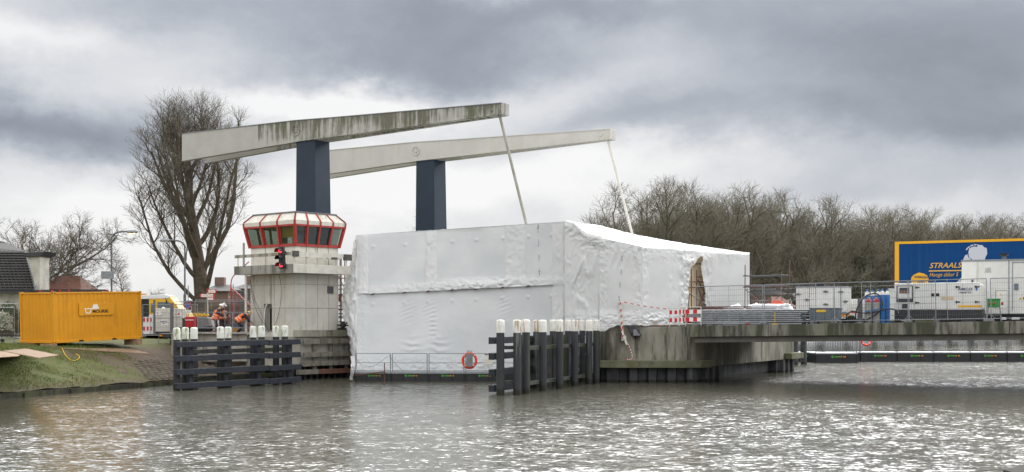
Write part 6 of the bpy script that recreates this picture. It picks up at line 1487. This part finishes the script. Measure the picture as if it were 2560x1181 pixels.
T = thing('galvanised_post', 'slim grey steel post beside the worker behind the white cabinet', 'post', (PX(386, 77.6), 77.6, 2.4)); MB().bb(-.06, .06, -.05, .05, 0, 2.1).build('post', M['galv_dark'], T); MB().bb(-.15, .15, -.15, .15, 0, .04).build('base_plate', M['galv'], T)
# utility trailer
Yt = 73; p = PX(396, Yt); T = thing('flat_trailer', 'small grey flatbed trailer parked on the grass right of the container', 'trailer', (p, Yt, gz(p+.8, Yt)), .02)
MB().ext([(0, 0, .62), (1.5, 0, .62), (1.5, 0, .50), (.35, 0, .42), (.03, 0, .50)], (0, 1.3, 0)).build('bed', M['dark'], T, bevel=.01); MB().bb(-.02, 1.5, -.02, 1.32, .62, .66).build('rim_rail', M['galv_dark'], T)
MB().bb(.05, .22, -.02, .0, .50, .6).build('tail_light', M['orangemark'], T); mb = MB(); mb.tube([(.5, .1, .42), (.8, .1, .15), (1.5, .1, .2)], .03, 5); mb.tube([(.9, .1, .6), (.85, .1, .2)], .02, 5); mb.tube([(0, .1, .5), (-.02, .1, -.1)], .02, 5); mb.build('frame', M['galv'], T)
w = MB().lathe([(.17, -.07), (.19, -.04), (.19, .04), (.17, .07)], 18, (.85, -.05, .17), 'Y').build('wheel', M['black'], T, smooth=True); MB().lathe([(.09, -.08), (.08, -.09)], 12, (.85, -.05, .17), 'Y').build('rim', M['galv'], w)
# red machine on black drip tray
Yr = 74.2; x = PX(449, Yr); T = thing('red_machine', 'bright red covered machine in a black tray behind the mossy piles', 'machine', (x, Yr, 2.45))
MB().bb(.3, .98, 0, .8, .35, 1.04).build('red_cover', M['redmach'], T, bevel=.05); MB().bb(.32, .82, -.012, 0, .82, .86).build('cover_stripe', M['white'], T)
MB().ext([(.98, .0, .3), (1.75, .0, .45), (1.6, .0, .98), (1.05, .0, 1.02)], (0, .8, 0)).build('grey_cover', M['grey'], T, bevel=.05)
mb = MB(); mb.add([(.1, -.1, .0), (1.5, -.1, .0), (1.5, .9, 0), (.1, .9, 0), (-.05, -.2, .42), (1.85, -.2, .42), (1.85, 1.0, .42), (-.05, 1.0, .42)], [(0,3,2,1),(0,1,5,4),(1,2,6,5),(2,3,7,6),(3,0,4,7)]); mb.build('tray', M['black'], T)
mb = MB(); mb.bb(.15, .3, 0, .7, .4, .95); mb.build('engine', M['dark'], T)
T = thing('yellow_hose_coil', 'coil of yellow hose lying on top of the red machine', 'hose', (x+1.15, Yr+.3, 3.5)); mb = MB()
for i in range(5):
    P = [(.42*cos(a*.5+i)*(1-.06*i)+.1*sin(i), .25*sin(a*.5+i), .02+i*.035+.02*sin(a*1.5)) for a in range(14)]; mb.tube(smoothpath(P, 2), .02, 5)
mb.build('hose', M['yellowp'], T, smooth=True)
T = thing('chequered_barrier', 'white barrier with red edges behind the standing workers', 'barrier', (PX(520, 76), 76, 2.4), .1); MB().bb(0, .75, 0, .05, .05, 1.05).build('board', M['white'], T, bevel=.02); mb = MB(); mb.bb(.64, .76, -.01, 0, .05, 1.05); mb.bb(0, .7, -.01, 0, .2, .26); mb.bb(0, .7, -.01, 0, .9, .96); mb.build('red_edge', M['redsign'], T)
for i, (a, b, lab) in enumerate(((358, 375, 'red and white chequered barrier between container and van'), (374, 388, 'red and white barrier board tilted against the fence near the van'))):
    T = thing('chequered_barrier', lab, 'barrier', (PX(a, 80), 80, 2.38), -.2+i*.6); w_ = .45
    mb = MB(); mb.bb(0, w_, 0, .04, 0, 1.1); mb.cur = 1
    for zz in (.25, .8):
        for k in range(2): mb.bb(k*.24+.0, k*.24+.13, -.01, 0, zz, zz+.25)
    mb.build('chequered_board', [M['white'], M['redsign']], T)
T = thing('work_table', 'grey steel frames and orange toolbox piled beside the kneeling worker', 'equipment', (PX(560, 74), 74, 2.45)); mb = MB()
for i in range(5): mb.bb(0, 1.3, .1*i, .1*i+.06, .3+.07*i, .35+.07*i)
mb.bb(.05, 1.2, 0, .6, .0, .05); [mb.bb(x_, x_+.05, 0, .05, 0, .35) for x_ in (.05, 1.2)]; mb.build('steel_frame', M['galv_dark'], T); MB().bb(.35, .9, -.12, .05, .18, .34).build('orange_box', M['orangemark'], T)
mb = MB(); mb.tube([(.1, .7, 0), (.1, .7, 1.1), (1.3, .7, 1.1), (1.3, .7, 0)], .025, 5); mb.tube([(.1, .7, .6), (1.3, .7, .6)], .025, 5); mb.build('red_rail', M['red'], T)
# quay railing with cabinet at the tower foot
T = thing('quay_railing', 'thin grey steel railing along the quay in front of the workers', 'railing', (PX(494, 71), 71, 2.6))
mb = MB(); x1_ = PX(626, 71)-PX(494, 71)
for f_ in (0, .33, .66, 1): mb.tube([(x1_*f_, 0, 0), (x1_*f_, 0, 1.15)], .022, 6)
for z in (.25, 1.12): mb.tube([(0, 0, z), (x1_, 0, z)], .02, 6)
mb.build('rail', M['galv'], T, smooth=True)
# spiral stair rail & scaffold behind tower
T = thing('spiral_staircase', 'red handrail of a spiral stair rising behind the control tower', 'staircase', (PX(588, 78), 78, 2.45))
hp = smoothpath([W3(a, b, y) for a, b, y in ((583, 780, 78.5), (577, 735, 78.8), (578, 705, 79), (584, 690, 79), (594, 684, 79), (606, 670, 79.4), (622, 655, 79.8))]); mb = MB().tube(hp, .035, 6)
hp = smoothpath([W3(a, b, y) for a, b, y in ((580, 722, 78), (592, 732, 77.5), (606, 746, 77), (618, 757, 76.5), (626, 763, 76))]); mb.tube(hp, .04, 6)
for (a, b, c) in ((580, 722, 800), (587, 728, 805), (597, 736, 810), (609, 748, 815), (618, 756, 818), (625, 762, 820), (578, 700, 790)): mb.tube([W3(a, b, 77.6), W3(a, c, 77.6)], .022, 5)
mb.build('handrail', M['red'], T, world=True)
mb = MB()
for i in range(9): q = W3(590+i*3.5, 730+i*9, 78.3); mb.box(q, (1.0, .7, .04), i*.3)
mb.build('step', M['galv_dark'], T, world=True)
T = thing('scaffold_stack', 'stack of scaffold decks and frames behind the kneeling worker', 'scaffold', (PX(600, 86), 86, 2.4)); mb = MB(); r_ = random.Random(4)
for i in range(13): mb.bb(-.5+r_.uniform(-.2, .2), 1.6+r_.uniform(-.3, .3), 0, 1.2, .2+i*.22, .27+i*.22)
mb.build('deck', M['galv_dark'], T); mb = MB(); [mb.tube([(x_, 0, 0), (x_, 0, 3.3)], .03, 5) for x_ in (-.45, .5, 1.5)]; mb.build('standard', M['galv'], T)
T = thing('scaffold', 'rust red scaffold tubes between control tower and white wrap', 'scaffold', (PX(856, 77), 77, 2.4)); mb = MB()
for a in (850, 853, 862): mb.tube([W3(a, 640, 77+(a-850)*.1), W3(a, 835, 77+(a-850)*.1)], .035, 6)
for z in (695, 712, 722, 735, 752, 772, 790): mb.tube([W3(843, z+2, 77), W3(872, z, 77)], .03, 5)
mb.tube([W3(846, 690, 77), W3(868, 735, 77)], .025, 5); mb.build('tube', M['scaf'], T, world=True)
mb = MB(); [mb.beam(W3(843, z, 78), W3(872, z-1, 78), .2, .25) for z in (742, 750)]; mb.build('red_rail', M['red'], T, world=True); mb = MB(); [mb.beam(W3(843, z, 78.5), W3(870, z, 78.5), .5, .07) for z in (765, 775, 785, 795, 805)]; mb.build('board', M['galv_dark'], T, world=True)
T = thing('pipe_bracket', 'dark steel bracket and hoses at the foot of the wrap beside the tower', 'bracket', (PX(857, 73), 73, 2.6)); mb = MB(); mb.bb(-.3, .35, -.1, .3, .0, .25); mb.bb(-.1, .1, -.15, .3, .25, .6); mb.tube([(-.3, -.1, .4), (.4, -.1, .35)], .05, 6); mb.tube([(-.2, -.2, .1), (.45, -.25, .7)], .04, 6); mb.build('bracket', M['black'], T)
# ================================================================== PEOPLE
def skin(name, nodes, edges_, m_, parent, root=0, sub=2):
    me = bpy.data.meshes.new(name+'_skel'); me.from_pydata([n[0] for n in nodes], edges_, []); o = bpy.data.objects.new(name, me); COL.objects.link(o)
    md = o.modifiers.new('skin', 'SKIN'); md.use_smooth_shade = True
    if not me.skin_vertices: me.attributes
    sv = me.skin_vertices[0].data if me.skin_vertices else None
    if sv is None:
        bpy.context.view_layer.objects.active = o; bpy.ops.mesh.customdata_skin_add(); sv = me.skin_vertices[0].data
    for i, n in enumerate(nodes):
        r = n[1]; sv[i].radius = r if isinstance(r, tuple) else (r, r); sv[i].use_root = (i == root)
    s_ = o.modifiers.new('sub', 'SUBSURF'); s_.levels = sub
    dg = bpy.context.evaluated_depsgraph_get(); dg.update(); m2 = bpy.data.meshes.new_from_object(o.evaluated_get(dg))
    COL.objects.unlink(o); bpy.data.objects.remove(o); bpy.data.meshes.remove(me)
    m2.materials.clear(); m2.materials.append(m_); m2.polygons.foreach_set('use_smooth', [True]*len(m2.polygons)); m2.name = name
    q = bpy.data.objects.new(name, m2); COL.objects.link(q); q.parent = parent; return q
def person(label, loc, rz, J, helmet='helmet', grp='workers in orange vests', s=1.0):
    """J: joints in local metres, facing +x."""
    T = thing('person', label, 'person', loc, rz, grp); T.scale = (s, s, s)
    g = lambda k: Vector(J[k])
    pel, ch, nk, hd = g('pelvis'), g('chest'), g('neck'), g('head'); wa = pel.lerp(ch, .45)
    nodes = [(pel, (.13, .15)), (wa, (.12, .14)), (ch, (.13, .17)), (nk, .058), (hd, (.088, .078)), (hd+(hd-nk).normalized()*.09, (.08, .07))]; ed_ = [(0, 1), (1, 2), (2, 3), (3, 4), (4, 5)]
    cl_, tr = [(pel+Vector((0, 0, -.03)), (.15, .165)), (wa, (.145, .165)), (ch, (.155, .19)), (ch.lerp(nk, .75), (.09, .10))], [(pel+Vector((0, 0, .06)), (.14, .155)), (pel, (.145, .16))]
    ce, te = [(0, 1), (1, 2), (2, 3)], [(0, 1)]
    for sd in ('l', 'r'):
        sh_, el_, wr = g('sh'+sd), g('el'+sd), g('wr'+sd); k = len(nodes)
        dirh = (wr-el_).normalized(); palm = wr+dirh*.07
        nodes += [(sh_, .062), (el_, .042), (wr, .028), (palm, (.020, .040))]; ed_ += [(2, k), (k, k+1), (k+1, k+2), (k+2, k+3)]
        side = dirh.cross(Vector((0, 0, 1))); side = side.normalized() if side.length > .1 else Vector((0, 1, 0)); nrm = dirh.cross(side).normalized()
        for fi, (off_, ln) in enumerate(((-.030, .075), (-.010, .085), (.011, .08), (.030, .062))):
            b = palm+side*off_+dirh*.03; m_ = b+dirh*ln*.5+nrm*.008; e = m_+dirh*ln*.35+nrm*.03; i = len(nodes); nodes += [(b, .010), (m_, .009), (e, .0075)]; ed_ += [(k+3, i), (i, i+1), (i+1, i+2)]
        b = wr+dirh*.03+side*-.045; e = b+dirh*.035-side*.025+nrm*.012; i = len(nodes); nodes += [(b, .011), (e, .009)]; ed_ += [(k+2, i), (i, i+1)]
        kc = len(cl_); cl_ += [(sh_, .085), (el_, .062), (el_.lerp(wr, .92), .045)]; ce += [(2, kc), (kc, kc+1), (kc+1, kc+2)]
        hp_, kn, an, to = g('hp'+sd), g('kn'+sd), g('an'+sd), g('to'+sd); k = len(nodes)
        nodes += [(hp_, .085), (kn, .058), (an, .04), (to, (.035, .045))]; ed_ += [(0, k), (k, k+1), (k+1, k+2), (k+2, k+3)]
        kt = len(tr); tr += [(hp_, .102), (kn, .075), (an+Vector((0, 0, .02)), .062)]; te += [(1, kt), (kt, kt+1), (kt+1, kt+2)]
        bo = [(an+Vector((0, 0, .06)), .058), (an, .055), (an.lerp(to, .55), (.045, .052)), (to, (.04, .05))]; skin('boot', bo, [(0, 1), (1, 2), (2, 3)], M['boot'], T, 0, 1)
    skin('body', nodes, ed_, M['skin'], T)
    skin('jacket', cl_, ce, M['navy'], T); skin('trousers', tr, te, M['navy'], T)
    # open vest: torso shell with shoulder straps
    fw = Vector(J.get('fwd', (1, 0, 0))); sp_ = (ch-pel).normalized(); lat = Vector((0, 1, 0)); fr_ = lat.cross(sp_).normalized()
    mb = MB(); lv = [(-.12, .20, .215), (0, .195, .21), (.3, .185, .205), (.62, .20, .225), (.85, .205, .235), (1.02, .17, .22), (1.14, .10, .15)]; L_ = (ch-pel).length; n = 22; o = 0
    for (f_, a_, b_) in lv:
        c = pel+sp_*L_*f_
        for i in range(n): th = 2*pi*i/n; w = 1+.03*sin(th*5+f_*7); mb.v.append(c+fr_*cos(th)*a_*w+lat*sin(th)*b_*w)
    for j in range(len(lv)-1):
        for i in range(n):
            th = abs(((i+.5)/n*360+180) % 360-180)
            if j in (3, 4) and 68 < th < 112: continue        # arm holes
            mb.f.append([j*n+i, j*n+(i+1) % n, (j+1)*n+(i+1) % n, (j+1)*n+i]); mb.fm.append(0)
    vs = mb.build('vest', M['orange'], T, smooth='all'); vs.modifiers.new('s', 'SOLIDIFY').thickness = .012
    mb = MB()
    for f_ in (.10, .42):
        for i in range(n):
            P = []
            for q in (i, i+1):
                for df in (-.035, .035):
                    t_ = 2*pi*q/n; f2 = f_+df; a_, b_ = .208, .228; w = 1+.03*sin(t_*5+f2*7)*.5; P.append(pel+sp_*L_*f2+fr_*cos(t_)*a_*w+lat*sin(t_)*b_*w)
            mb.add([P[0], P[2], P[3], P[1]], [(0, 1, 2, 3)])
    for s_ in (-1, 1):
        for (fa, sg) in (((.45, .216), (1.05, .19)), -1), (((.45, .216), (1.05, .19)), 1):
            pts_ = [pel+sp_*L_*f_+fr_*sg*a_*.93+lat*s_*.09 for f_, a_ in fa]; mb.beam(pts_[0], pts_[1], .05, .012, up=fr_)
    mb.build('reflective_stripe', M['reflect'], vs)
    # helmet + face
    fu = Vector(J.get('look', (1, 0, -.1))).normalized(); rt = fu.cross(Vector((0, 0, 1))).normalized(); up = rt.cross(fu).normalized(); top = hd+up*.055
    mb = MB(); n = 20
    for j in range(7):
        a = j/6*pi/2
        for i in range(n): t_ = 2*pi*i/n; mb.v.append(top+fu*(.135*cos(a)*cos(t_)+.0)+rt*.115*cos(a)*sin(t_)+up*.13*sin(a))
    for j in range(6):
        for i in range(n): mb.f.append([j*n+i, j*n+(i+1) % n, (j+1)*n+(i+1) % n, (j+1)*n+i]); mb.fm.append(0)
    mb.add([top+fu*.10-rt*.10, top+fu*.20-rt*.06-up*.01, top+fu*.20+rt*.06-up*.01, top+fu*.10+rt*.10], [(0, 1, 2, 3)]); mb.build('helmet', M[helmet], T, smooth='all')
    mb = MB()
    for s_ in (-1, 1): mb.lathe([(.010, -.004), (.009, .006)], 8, hd+fu*.082+rt*.032*s_+up*.015, 'X')
    mb.build('eye', M['black'], T)
    mb = MB(); nb = hd+fu*.085; mb.add([nb+up*.02, nb-up*.03+rt*.014, nb-up*.03-rt*.014, nb-up*.022+fu*.028], [(0, 1, 3), (0, 3, 2), (1, 2, 3)]); mb.box(hd+fu*.082-up*.055, (.012, .045, .01), atan2(fu.y, fu.x)); mb.build('nose', M['skin'], T)
    mb = MB(); [mb.lathe([(.028, -.006), (.02, .008)], 10, hd+rt*.083*s_-up*.0, 'Y') for s_ in (-1, 1)]; mb.build('ear', M['skin'], T)
    return T
st = dict(pelvis=(-.08, 0, .93), chest=(.10, 0, 1.32), neck=(.17, 0, 1.47), head=(.24, 0, 1.585), shl=(.12, .18, 1.40), ell=(.24, .26, 1.13), wrl=(.46, .20, 1.05), shr=(.12, -.18, 1.40), elr=(.20, -.28, 1.12), wrr=(.42, -.24, 1.02),
    hpl=(-.07, .10, .88), knl=(.0, .11, .48), anl=(-.08, .12, .09), tol=(.10, .13, .04), hpr=(-.07, -.10, .88), knr=(.04, -.11, .48), anr=(.0, -.12, .09), tor=(.18, -.13, .04), look=(1, 0, -.55))
person('bent forward worker in orange vest and white helmet, back turned to the red machine', (PX(541, 72.3), 72.3, 2.45), radians(12), st)
st2 = dict(st); st2.update(pelvis=(-.02, 0, .95), chest=(.04, 0, 1.38), neck=(.06, 0, 1.53), head=(.10, 0, 1.655), shl=(.05, .18, 1.47), ell=(.12, .24, 1.18), wrl=(.32, .20, 1.08), shr=(.05, -.18, 1.47), elr=(.1, -.26, 1.18), wrr=(.3, -.2, 1.05), look=(1, -.2, -.3))
person('upright worker in white helmet half hidden behind the bent forward one', (PX(556, 74.0), 74.0, 2.45), radians(-25), st2)
kn_ = dict(pelvis=(-.22, 0, .72), chest=(.16, 0, .98), neck=(.31, 0, 1.06), head=(.41, 0, 1.09), shl=(.18, .19, 1.02), ell=(.34, .25, .76), wrl=(.52, .16, .62), shr=(.18, -.19, 1.02), elr=(.36, -.24, .78), wrr=(.55, -.14, .64),
    hpl=(-.2, .1, .68), knl=(.08, .14, .42), anl=(-.14, .15, .09), tol=(.03, .16, .04), hpr=(-.2, -.1, .68), knr=(.02, -.13, .38), anr=(-.22, -.14, .09), tor=(-.05, -.15, .04), look=(1, 0, -.6))
person('crouching worker in orange vest and yellow helmet beside the control tower', (PX(603, 72.4), 72.4, 2.5), radians(15), kn_, helmet='helmety', s=1.03)
st3 = dict(st); st3.update(look=(1, -.3, -.5))
person('worker in orange jacket and white helmet leaning over behind the white generator cabinet', (PX(399, 81.8), 81.8, 2.35), radians(-10), st3)
# ================================================================== TREES
def grow(tr, cr, p, d, L, r, lv, P, rnd):
    n = P['seg'][lv]; pts = [p.copy()]; rs = [r]; dirs_ = [d.copy()]
    for i in range(n):
        d = (d+Vector((rnd.gauss(0, 1), rnd.gauss(0, 1), rnd.gauss(0, 1)))*P['wob'][lv]+Vector((0, 0, 1))*P['up'][lv]).normalized(); p = p+d*L/n; pts.append(p.copy()); dirs_.append(d.copy()); f_ = (i+1)/n; rs.append(r*(1-f_*(1-P['tip'][lv])))
    (tr if lv <= P['split'] else cr).tube(pts, rs, P['sides'][lv], cap=False)
    if lv+1 >= len(P['n']): return
    k = P['n'][lv+1]; k = max(1, int(round(k*rnd.uniform(.8, 1.2)))); az_ = rnd.random()*6.28
    for i in range(k):
        f_ = P['from'][lv]+(1-P['from'][lv])*((i+rnd.random()*.8)/k); f_ = min(f_, .995); j = min(int(f_*n), n-1); q = pts[j].lerp(pts[j+1], f_*n-j); dd_ = dirs_[j+1]
        az_ += 2.4+rnd.uniform(-.5, .5); o = dd_.orthogonal().normalized(); o2 = dd_.cross(o); av = P.get('av', {}).get(lv+1, (.7, 1.25)); if_ = (i+.5)/k; an = radians(P['ang'][lv+1]*((av[0]+(av[1]-av[0])*((i*5+2) % k+.5)/k) if lv+1 in P.get('av', {}) else rnd.uniform(*av))); nd = (dd_*cos(an)+(o*cos(az_)+o2*sin(az_))*sin(an)).normalized()
        l2 = P['len'][lv+1]*rnd.uniform(.7, 1.2)*(1.15-.6*f_ if lv > 0 else P.get('taper', 1) if 'taper' not in P else 1.22-.85*f_); r2 = min(rs[j]*.8, P['rad'][lv+1]*rnd.uniform(.8, 1.2))
        grow(tr, cr, q, nd, l2, r2, lv+1, P, rnd)
def tree(name, label, loc, P, seed, bm='bark', tm='twig', cat='tree', grp=None, lean=(0, 0, 1)):
    rnd = random.Random(seed); T = thing(name, label, cat, loc, 0, grp); tr, cr = MB(), MB(); grow(tr, cr, Vector((0, 0, -.2)), Vector(lean).normalized(), P['len'][0], P['rad'][0], 0, P, rnd)
    tr.build('trunk', M[bm], T, smooth='all', recalc=False); cr.build('crown', M[tm], T, recalc=False); return T
BIG = dict(seg=[12, 9, 6, 4, 3, 2], wob=[.03, .07, .10, .12, .14, .12], up=[.03, .16, .17, .18, .16, .14], tip=[.10, .20, .25, .35, .5, .6], sides=[10, 7, 5, 3, 3, 3], n=[1, 21, 8, 6, 5, 3], ang=[0, 39, 35, 40, 38, 36], len=[15.2, 11.6, 3.0, 1.5, .95, .6], rad=[.66, .19, .055, .023, .012, .008], taper=1, split=2)
BIG['from'] = [.13, .16, .12, .1, .15, .2]
big = tree('bare_poplar', 'very tall bare tree with upswept branches standing behind the control tower', (PX(515, 104), 104, 2.3), BIG, 5, 'bark_big', 'twig')
big.scale = (1.2, 1.2, .97)
SM = dict(seg=[4, 6, 6, 4, 3, 2], wob=[.05, .13, .18, .2, .2, .2], up=[.02, .03, .02, .05, .06, .05], tip=[.7, .25, .25, .35, .5, .6], sides=[8, 6, 4, 3, 3, 3], n=[1, 8, 7, 6, 6, 4], ang=[0, 50, 50, 48, 42, 40], len=[3.8, 7.4, 3.6, 1.8, .9, .45], rad=[.26, .14, .06, .028, .016, .010], split=2)
SM['from'] = [.45, .2, .15, .1, .15, .2]
tree('bare_tree', 'round bare tree rising behind the white house and the yellow container', (PX(92, 100), 100, 2.3), SM, 9, 'bark', 'twig')
LN = dict(seg=[3, 7, 6, 5, 3, 2], wob=[.05, .11, .15, .18, .2, .2], up=[.02, .07, .10, .12, .12, .1], tip=[.7, .25, .3, .4, .5, .6], sides=[8, 6, 4, 3, 3, 3], n=[1, 6, 8, 6, 6, 4], ang=[0, 36, 40, 42, 40, 40], len=[2.4, 9.2, 4.0, 2.2, 1.2, .7], rad=[.34, .19, .068, .029, .0155, .0105], split=2)
LN['from'] = [.4, .28, .15, .1, .1, .15]
BR = dict(seg=[8, 5, 4, 3], wob=[.05, .12, .15, .15], up=[.05, .05, -.10, -.22], tip=[.2, .3, .4, .6], sides=[6, 4, 3, 3], n=[1, 22, 7, 6], ang=[0, 38, 40, 40], len=[7.5, 2.2, 1.1, .7], rad=[.10, .035, .016, .010], split=1)
BR['from'] = [.25, .1, .1, .1]
tree('birch', 'slender pale birch right of the tall lamp post', (PX(310, 118), 118, 2.3), dict(BR, len=[6.2, 1.2, .8, .6]), 2, 'bark', 'birch', lean=(-.12, 0, 1))
BR2 = dict(BR); BR2['len'] = [3.4, 1.1, .7, .5]
tree('birch', 'small hanging birch left of the big bare tree', (PX(366, 122), 122, 2.3), BR2, 3, 'bark', 'birch', lean=(.15, 0, 1))
tree('birch', 'short twiggy birch left of the tall lamp post over the container', (PX(232, 125), 125, 2.3), BR2, 13, 'bark', 'twig')
BR3 = dict(BR); BR3['len'] = [8.2, 2.4, 1.2, .9]
tree('weeping_tree', 'pale weeping tree top showing over the wrap left of the far pylon', (PX(1042, 150), 150, 2.3), dict(BR3, len=[12.4, 3.0, 1.6, 1.1]), 4, 'bark', 'birch')
# hedge of dry twigs behind the signpost
def twigbush(label, c, sz, m_, n, seed):
    r = random.Random(seed); T = thing('dry_hedge', label, 'hedge', c); mb = MB()
    for i in range(n):
        a = r.random()*6.28; q = r.random()**.5; b = Vector((cos(a)*sz[0]*q, sin(a)*sz[1]*q, 0)); h = sz[2]*r.uniform(.4, 1)*(1-.3*q); d = Vector((b.x*.25+r.gauss(0, .25), r.gauss(0, .2), h)); m1 = b+d*.5+Vector((r.gauss(0, .1), 0, r.gauss(0, .1)))
        mb.tube([b, m1, b+d], [.014, .011, .006], 3, cap=False)
        for k in range(3): s_ = b+d*r.uniform(.4, .95); mb.tube([s_, s_+Vector((r.gauss(0, .3), r.gauss(0, .2), r.uniform(0, .35)))], [.009, .005], 3, cap=False)
    mb.build('branches', M[m_], T, recalc=False)
twigbush('tangled brown hedge behind the direction signpost', (PX(560, 98), 98, 2.3), (1.9, 1.3, 2.6), 'brownbush', 1500, 1)
twigbush('tangled brown hedge behind the spiral stair', (PX(590, 96), 96, 2.3), (1.7, 1.0, 2.9), 'brownbush', 1300, 2)
twigbush('low brown hedge between big tree and yellow van', (PX(490, 101), 101, 2.3), (1.8, .8, 1.5), 'brownbush', 900, 3)
# tree line behind the bridge
protos = [tree('bare_tree', '', (0, 0, 0), LN, 20+i, 'bark', 'twig_line') for i in range(5)]
used = [False]*5
spots = []
for i in range(25):
    f_ = i/24; px = 1648+f_*1045; D = 126+104*f_+(7 if i % 2 else 0)+rnd.uniform(-3, 3)
    top = 478+ (0 if px < 1700 else 0)+ [0, 10, -6, 4, 12, -4, 8][i % 7]
    top = 488-30*exp(-((px-1700)/70)**2)+ 40*sstep(1850, 2560, px)+ [0, 7, -5, 4, 9, -3, 6][i % 7]
    kp = [(1560, 520), (1640, 474), (1700, 456), (1780, 474), (1850, 488), (2000, 500), (2110, 532), (2180, 540), (2260, 526), (2400, 540), (2560, 556), (2720, 566)]
    for (a_, b_), (c_, d_) in zip(kp[:-1], kp[1:]):
        if a_ <= px <= c_: top = b_+(d_-b_)*(px-a_)/(c_-a_)+[0, 7, -4, 4, 8, -3, 5][i % 7]
    spots.append((px+rnd.uniform(-6, 6), D, top))
r2_ = random.Random(77)
for i in range(15):
    px = 1690+i*62+r2_.uniform(-12, 12)
    for (a_, b_), (c_, d_) in zip(kp[:-1], kp[1:]):
        if a_ <= px <= c_: top = b_+(d_-b_)*(px-a_)/(c_-a_)+16+r2_.uniform(-4, 4)
    spots.append((px, 150+104*(px-1600)/1000, top))
spots = sorted([(1590, 128, 528)]+spots)
desc = ['leafless tree in the row behind the bridge, ']
nm = ['by the far hanger rod', 'behind the white wrap', 'behind the scaffold tower', 'behind the cool trailer', 'beside the dark evergreen', 'behind the blue trailer', 'at the right photo edge']
for i, (px, D, top) in enumerate(spots):
    k = i % 5; z = 2.0; T = protos[k] if not used[k] else dup(protos[k]); used[k] = True
    T.location = (PX(px, D), D, z); h = ZZ(top, D)-z; hh = max(v_.co.z for v_ in [x for x in COL.objects if x.parent == T and x.name.startswith('crown')][0].data.vertices) if False else None
    T['_h'] = h; T['_k'] = k
    r_ = 'rising highest' if top < 465 else 'between neighbours'
    zone = nm[0] if px < 1640 else nm[1] if px < 1850 else nm[2] if px < 1985 else nm[3] if px < 2120 else nm[4] if px < 2235 else nm[5] if px < 2480 else nm[6]
    cnt = sum(1 for q in spots[:i] if (nm[0] if q[0] < 1640 else nm[1] if q[0] < 1850 else nm[2] if q[0] < 1985 else nm[3] if q[0] < 2120 else nm[4] if q[0] < 2235 else nm[5] if q[0] < 2480 else nm[6]) == zone)
    ordw = ['first', 'second', 'third', 'fourth', 'fifth', 'sixth', 'seventh', 'eighth', 'ninth', 'tenth', 'eleventh', 'twelfth', 'thirteenth', 'fourteenth', 'fifteenth'][cnt]
    T['label'] = f'bare forked tree {zone}, {ordw} one from the left'; T['group'] = 'row of bare trees behind the bridge'
tops = []
for k, pr_ in enumerate(protos):
    cr_ = [c for c in COL.objects if c.parent == pr_ and c.name.startswith('crown')][0]; tops.append(max(v_.co.z for v_ in cr_.data.vertices))
for T in [o for o in COL.objects if '_h' in o.keys()]:
    s_ = T['_h']/tops[T['_k']]; T.scale = (s_*1.22, s_*1.22, s_*1.07); T.rotation_euler = (0, 0, rnd.random()*6.28); del T['_h']; del T['_k']
def conifer(label, px, D, top, w, seed, n=7000):
    r = random.Random(seed); T = thing('ivy_clad_tree', label, 'tree', (PX(px, D), D, 2.0)); H = ZZ(top, D)-2; MB().tube([(0, 0, 0), (0, 0, H*.9)], [.25, .06], 8).build('trunk', M['bark'], T); mb = MB()
    for i in range(n):
        f_ = r.random(); a = r.random()*6.28; wr_ = w*(.35+.75*sin(min(1, f_*1.15+.1)*pi))*(1+.35*fbm(Vector((cos(a)*1.5, sin(a)*1.5, f_*5+seed)), 3)); q = wr_*r.random()**.5; p = Vector((cos(a)*q, sin(a)*q, f_*H)); t1 = Vector((r.gauss(0, 1), r.gauss(0, 1), r.gauss(0, 1))).normalized()*.22; t2 = t1.orthogonal().normalized()*.13
        mb.add([p-t1*.5, p+t2, p+t1*.5, p-t2], [(0, 1, 2, 3)])
    mb.build('crown', M['conifer'], T, recalc=False)
conifer('dark ivy covered tree standing in the bare row above the gas cylinders', 2152, 168, 640, 2.3, 1)
conifer('low dark evergreen behind the cool trailer', 2068, 165, 722, 1.5, 2, 3000)
house('brick_house', 'red brick house behind the scaffold tower, under the bare trees', PX(1878, 142), PX(1960, 142), 142, 2.0, ZZ(735, 142), ZZ(722, 146), 'brick', 'rooftile', 8, .05, ((PX(1900, 142), PX(1910, 142), 4.0, 5.4), (PX(1950, 142), PX(1960, 142), 4.0, 5.4)))
house('brick_house', 'low brick house with orange roof right of the scaffold tower', PX(1940, 120), PX(1984, 120), 120, 2.0, ZZ(768, 120), ZZ(742, 124), 'brick', 'redtile', 8, .2)
twigbush('dark undergrowth below the tree row behind the tube stack', (PX(1925, 128), 128, 2), (4, 2, 1.6), 'brownbush', 900, 7)
twigbush('dark undergrowth below the tree row behind the cool trailer', (PX(2040, 150), 150, 2), (7, 2, 2.2), 'brownbush', 1500, 8)
twigbush('dark undergrowth below the tree row behind the cylinders', (PX(2190, 170), 170, 2), (8, 2, 2.6), 'brownbush', 1500, 9)
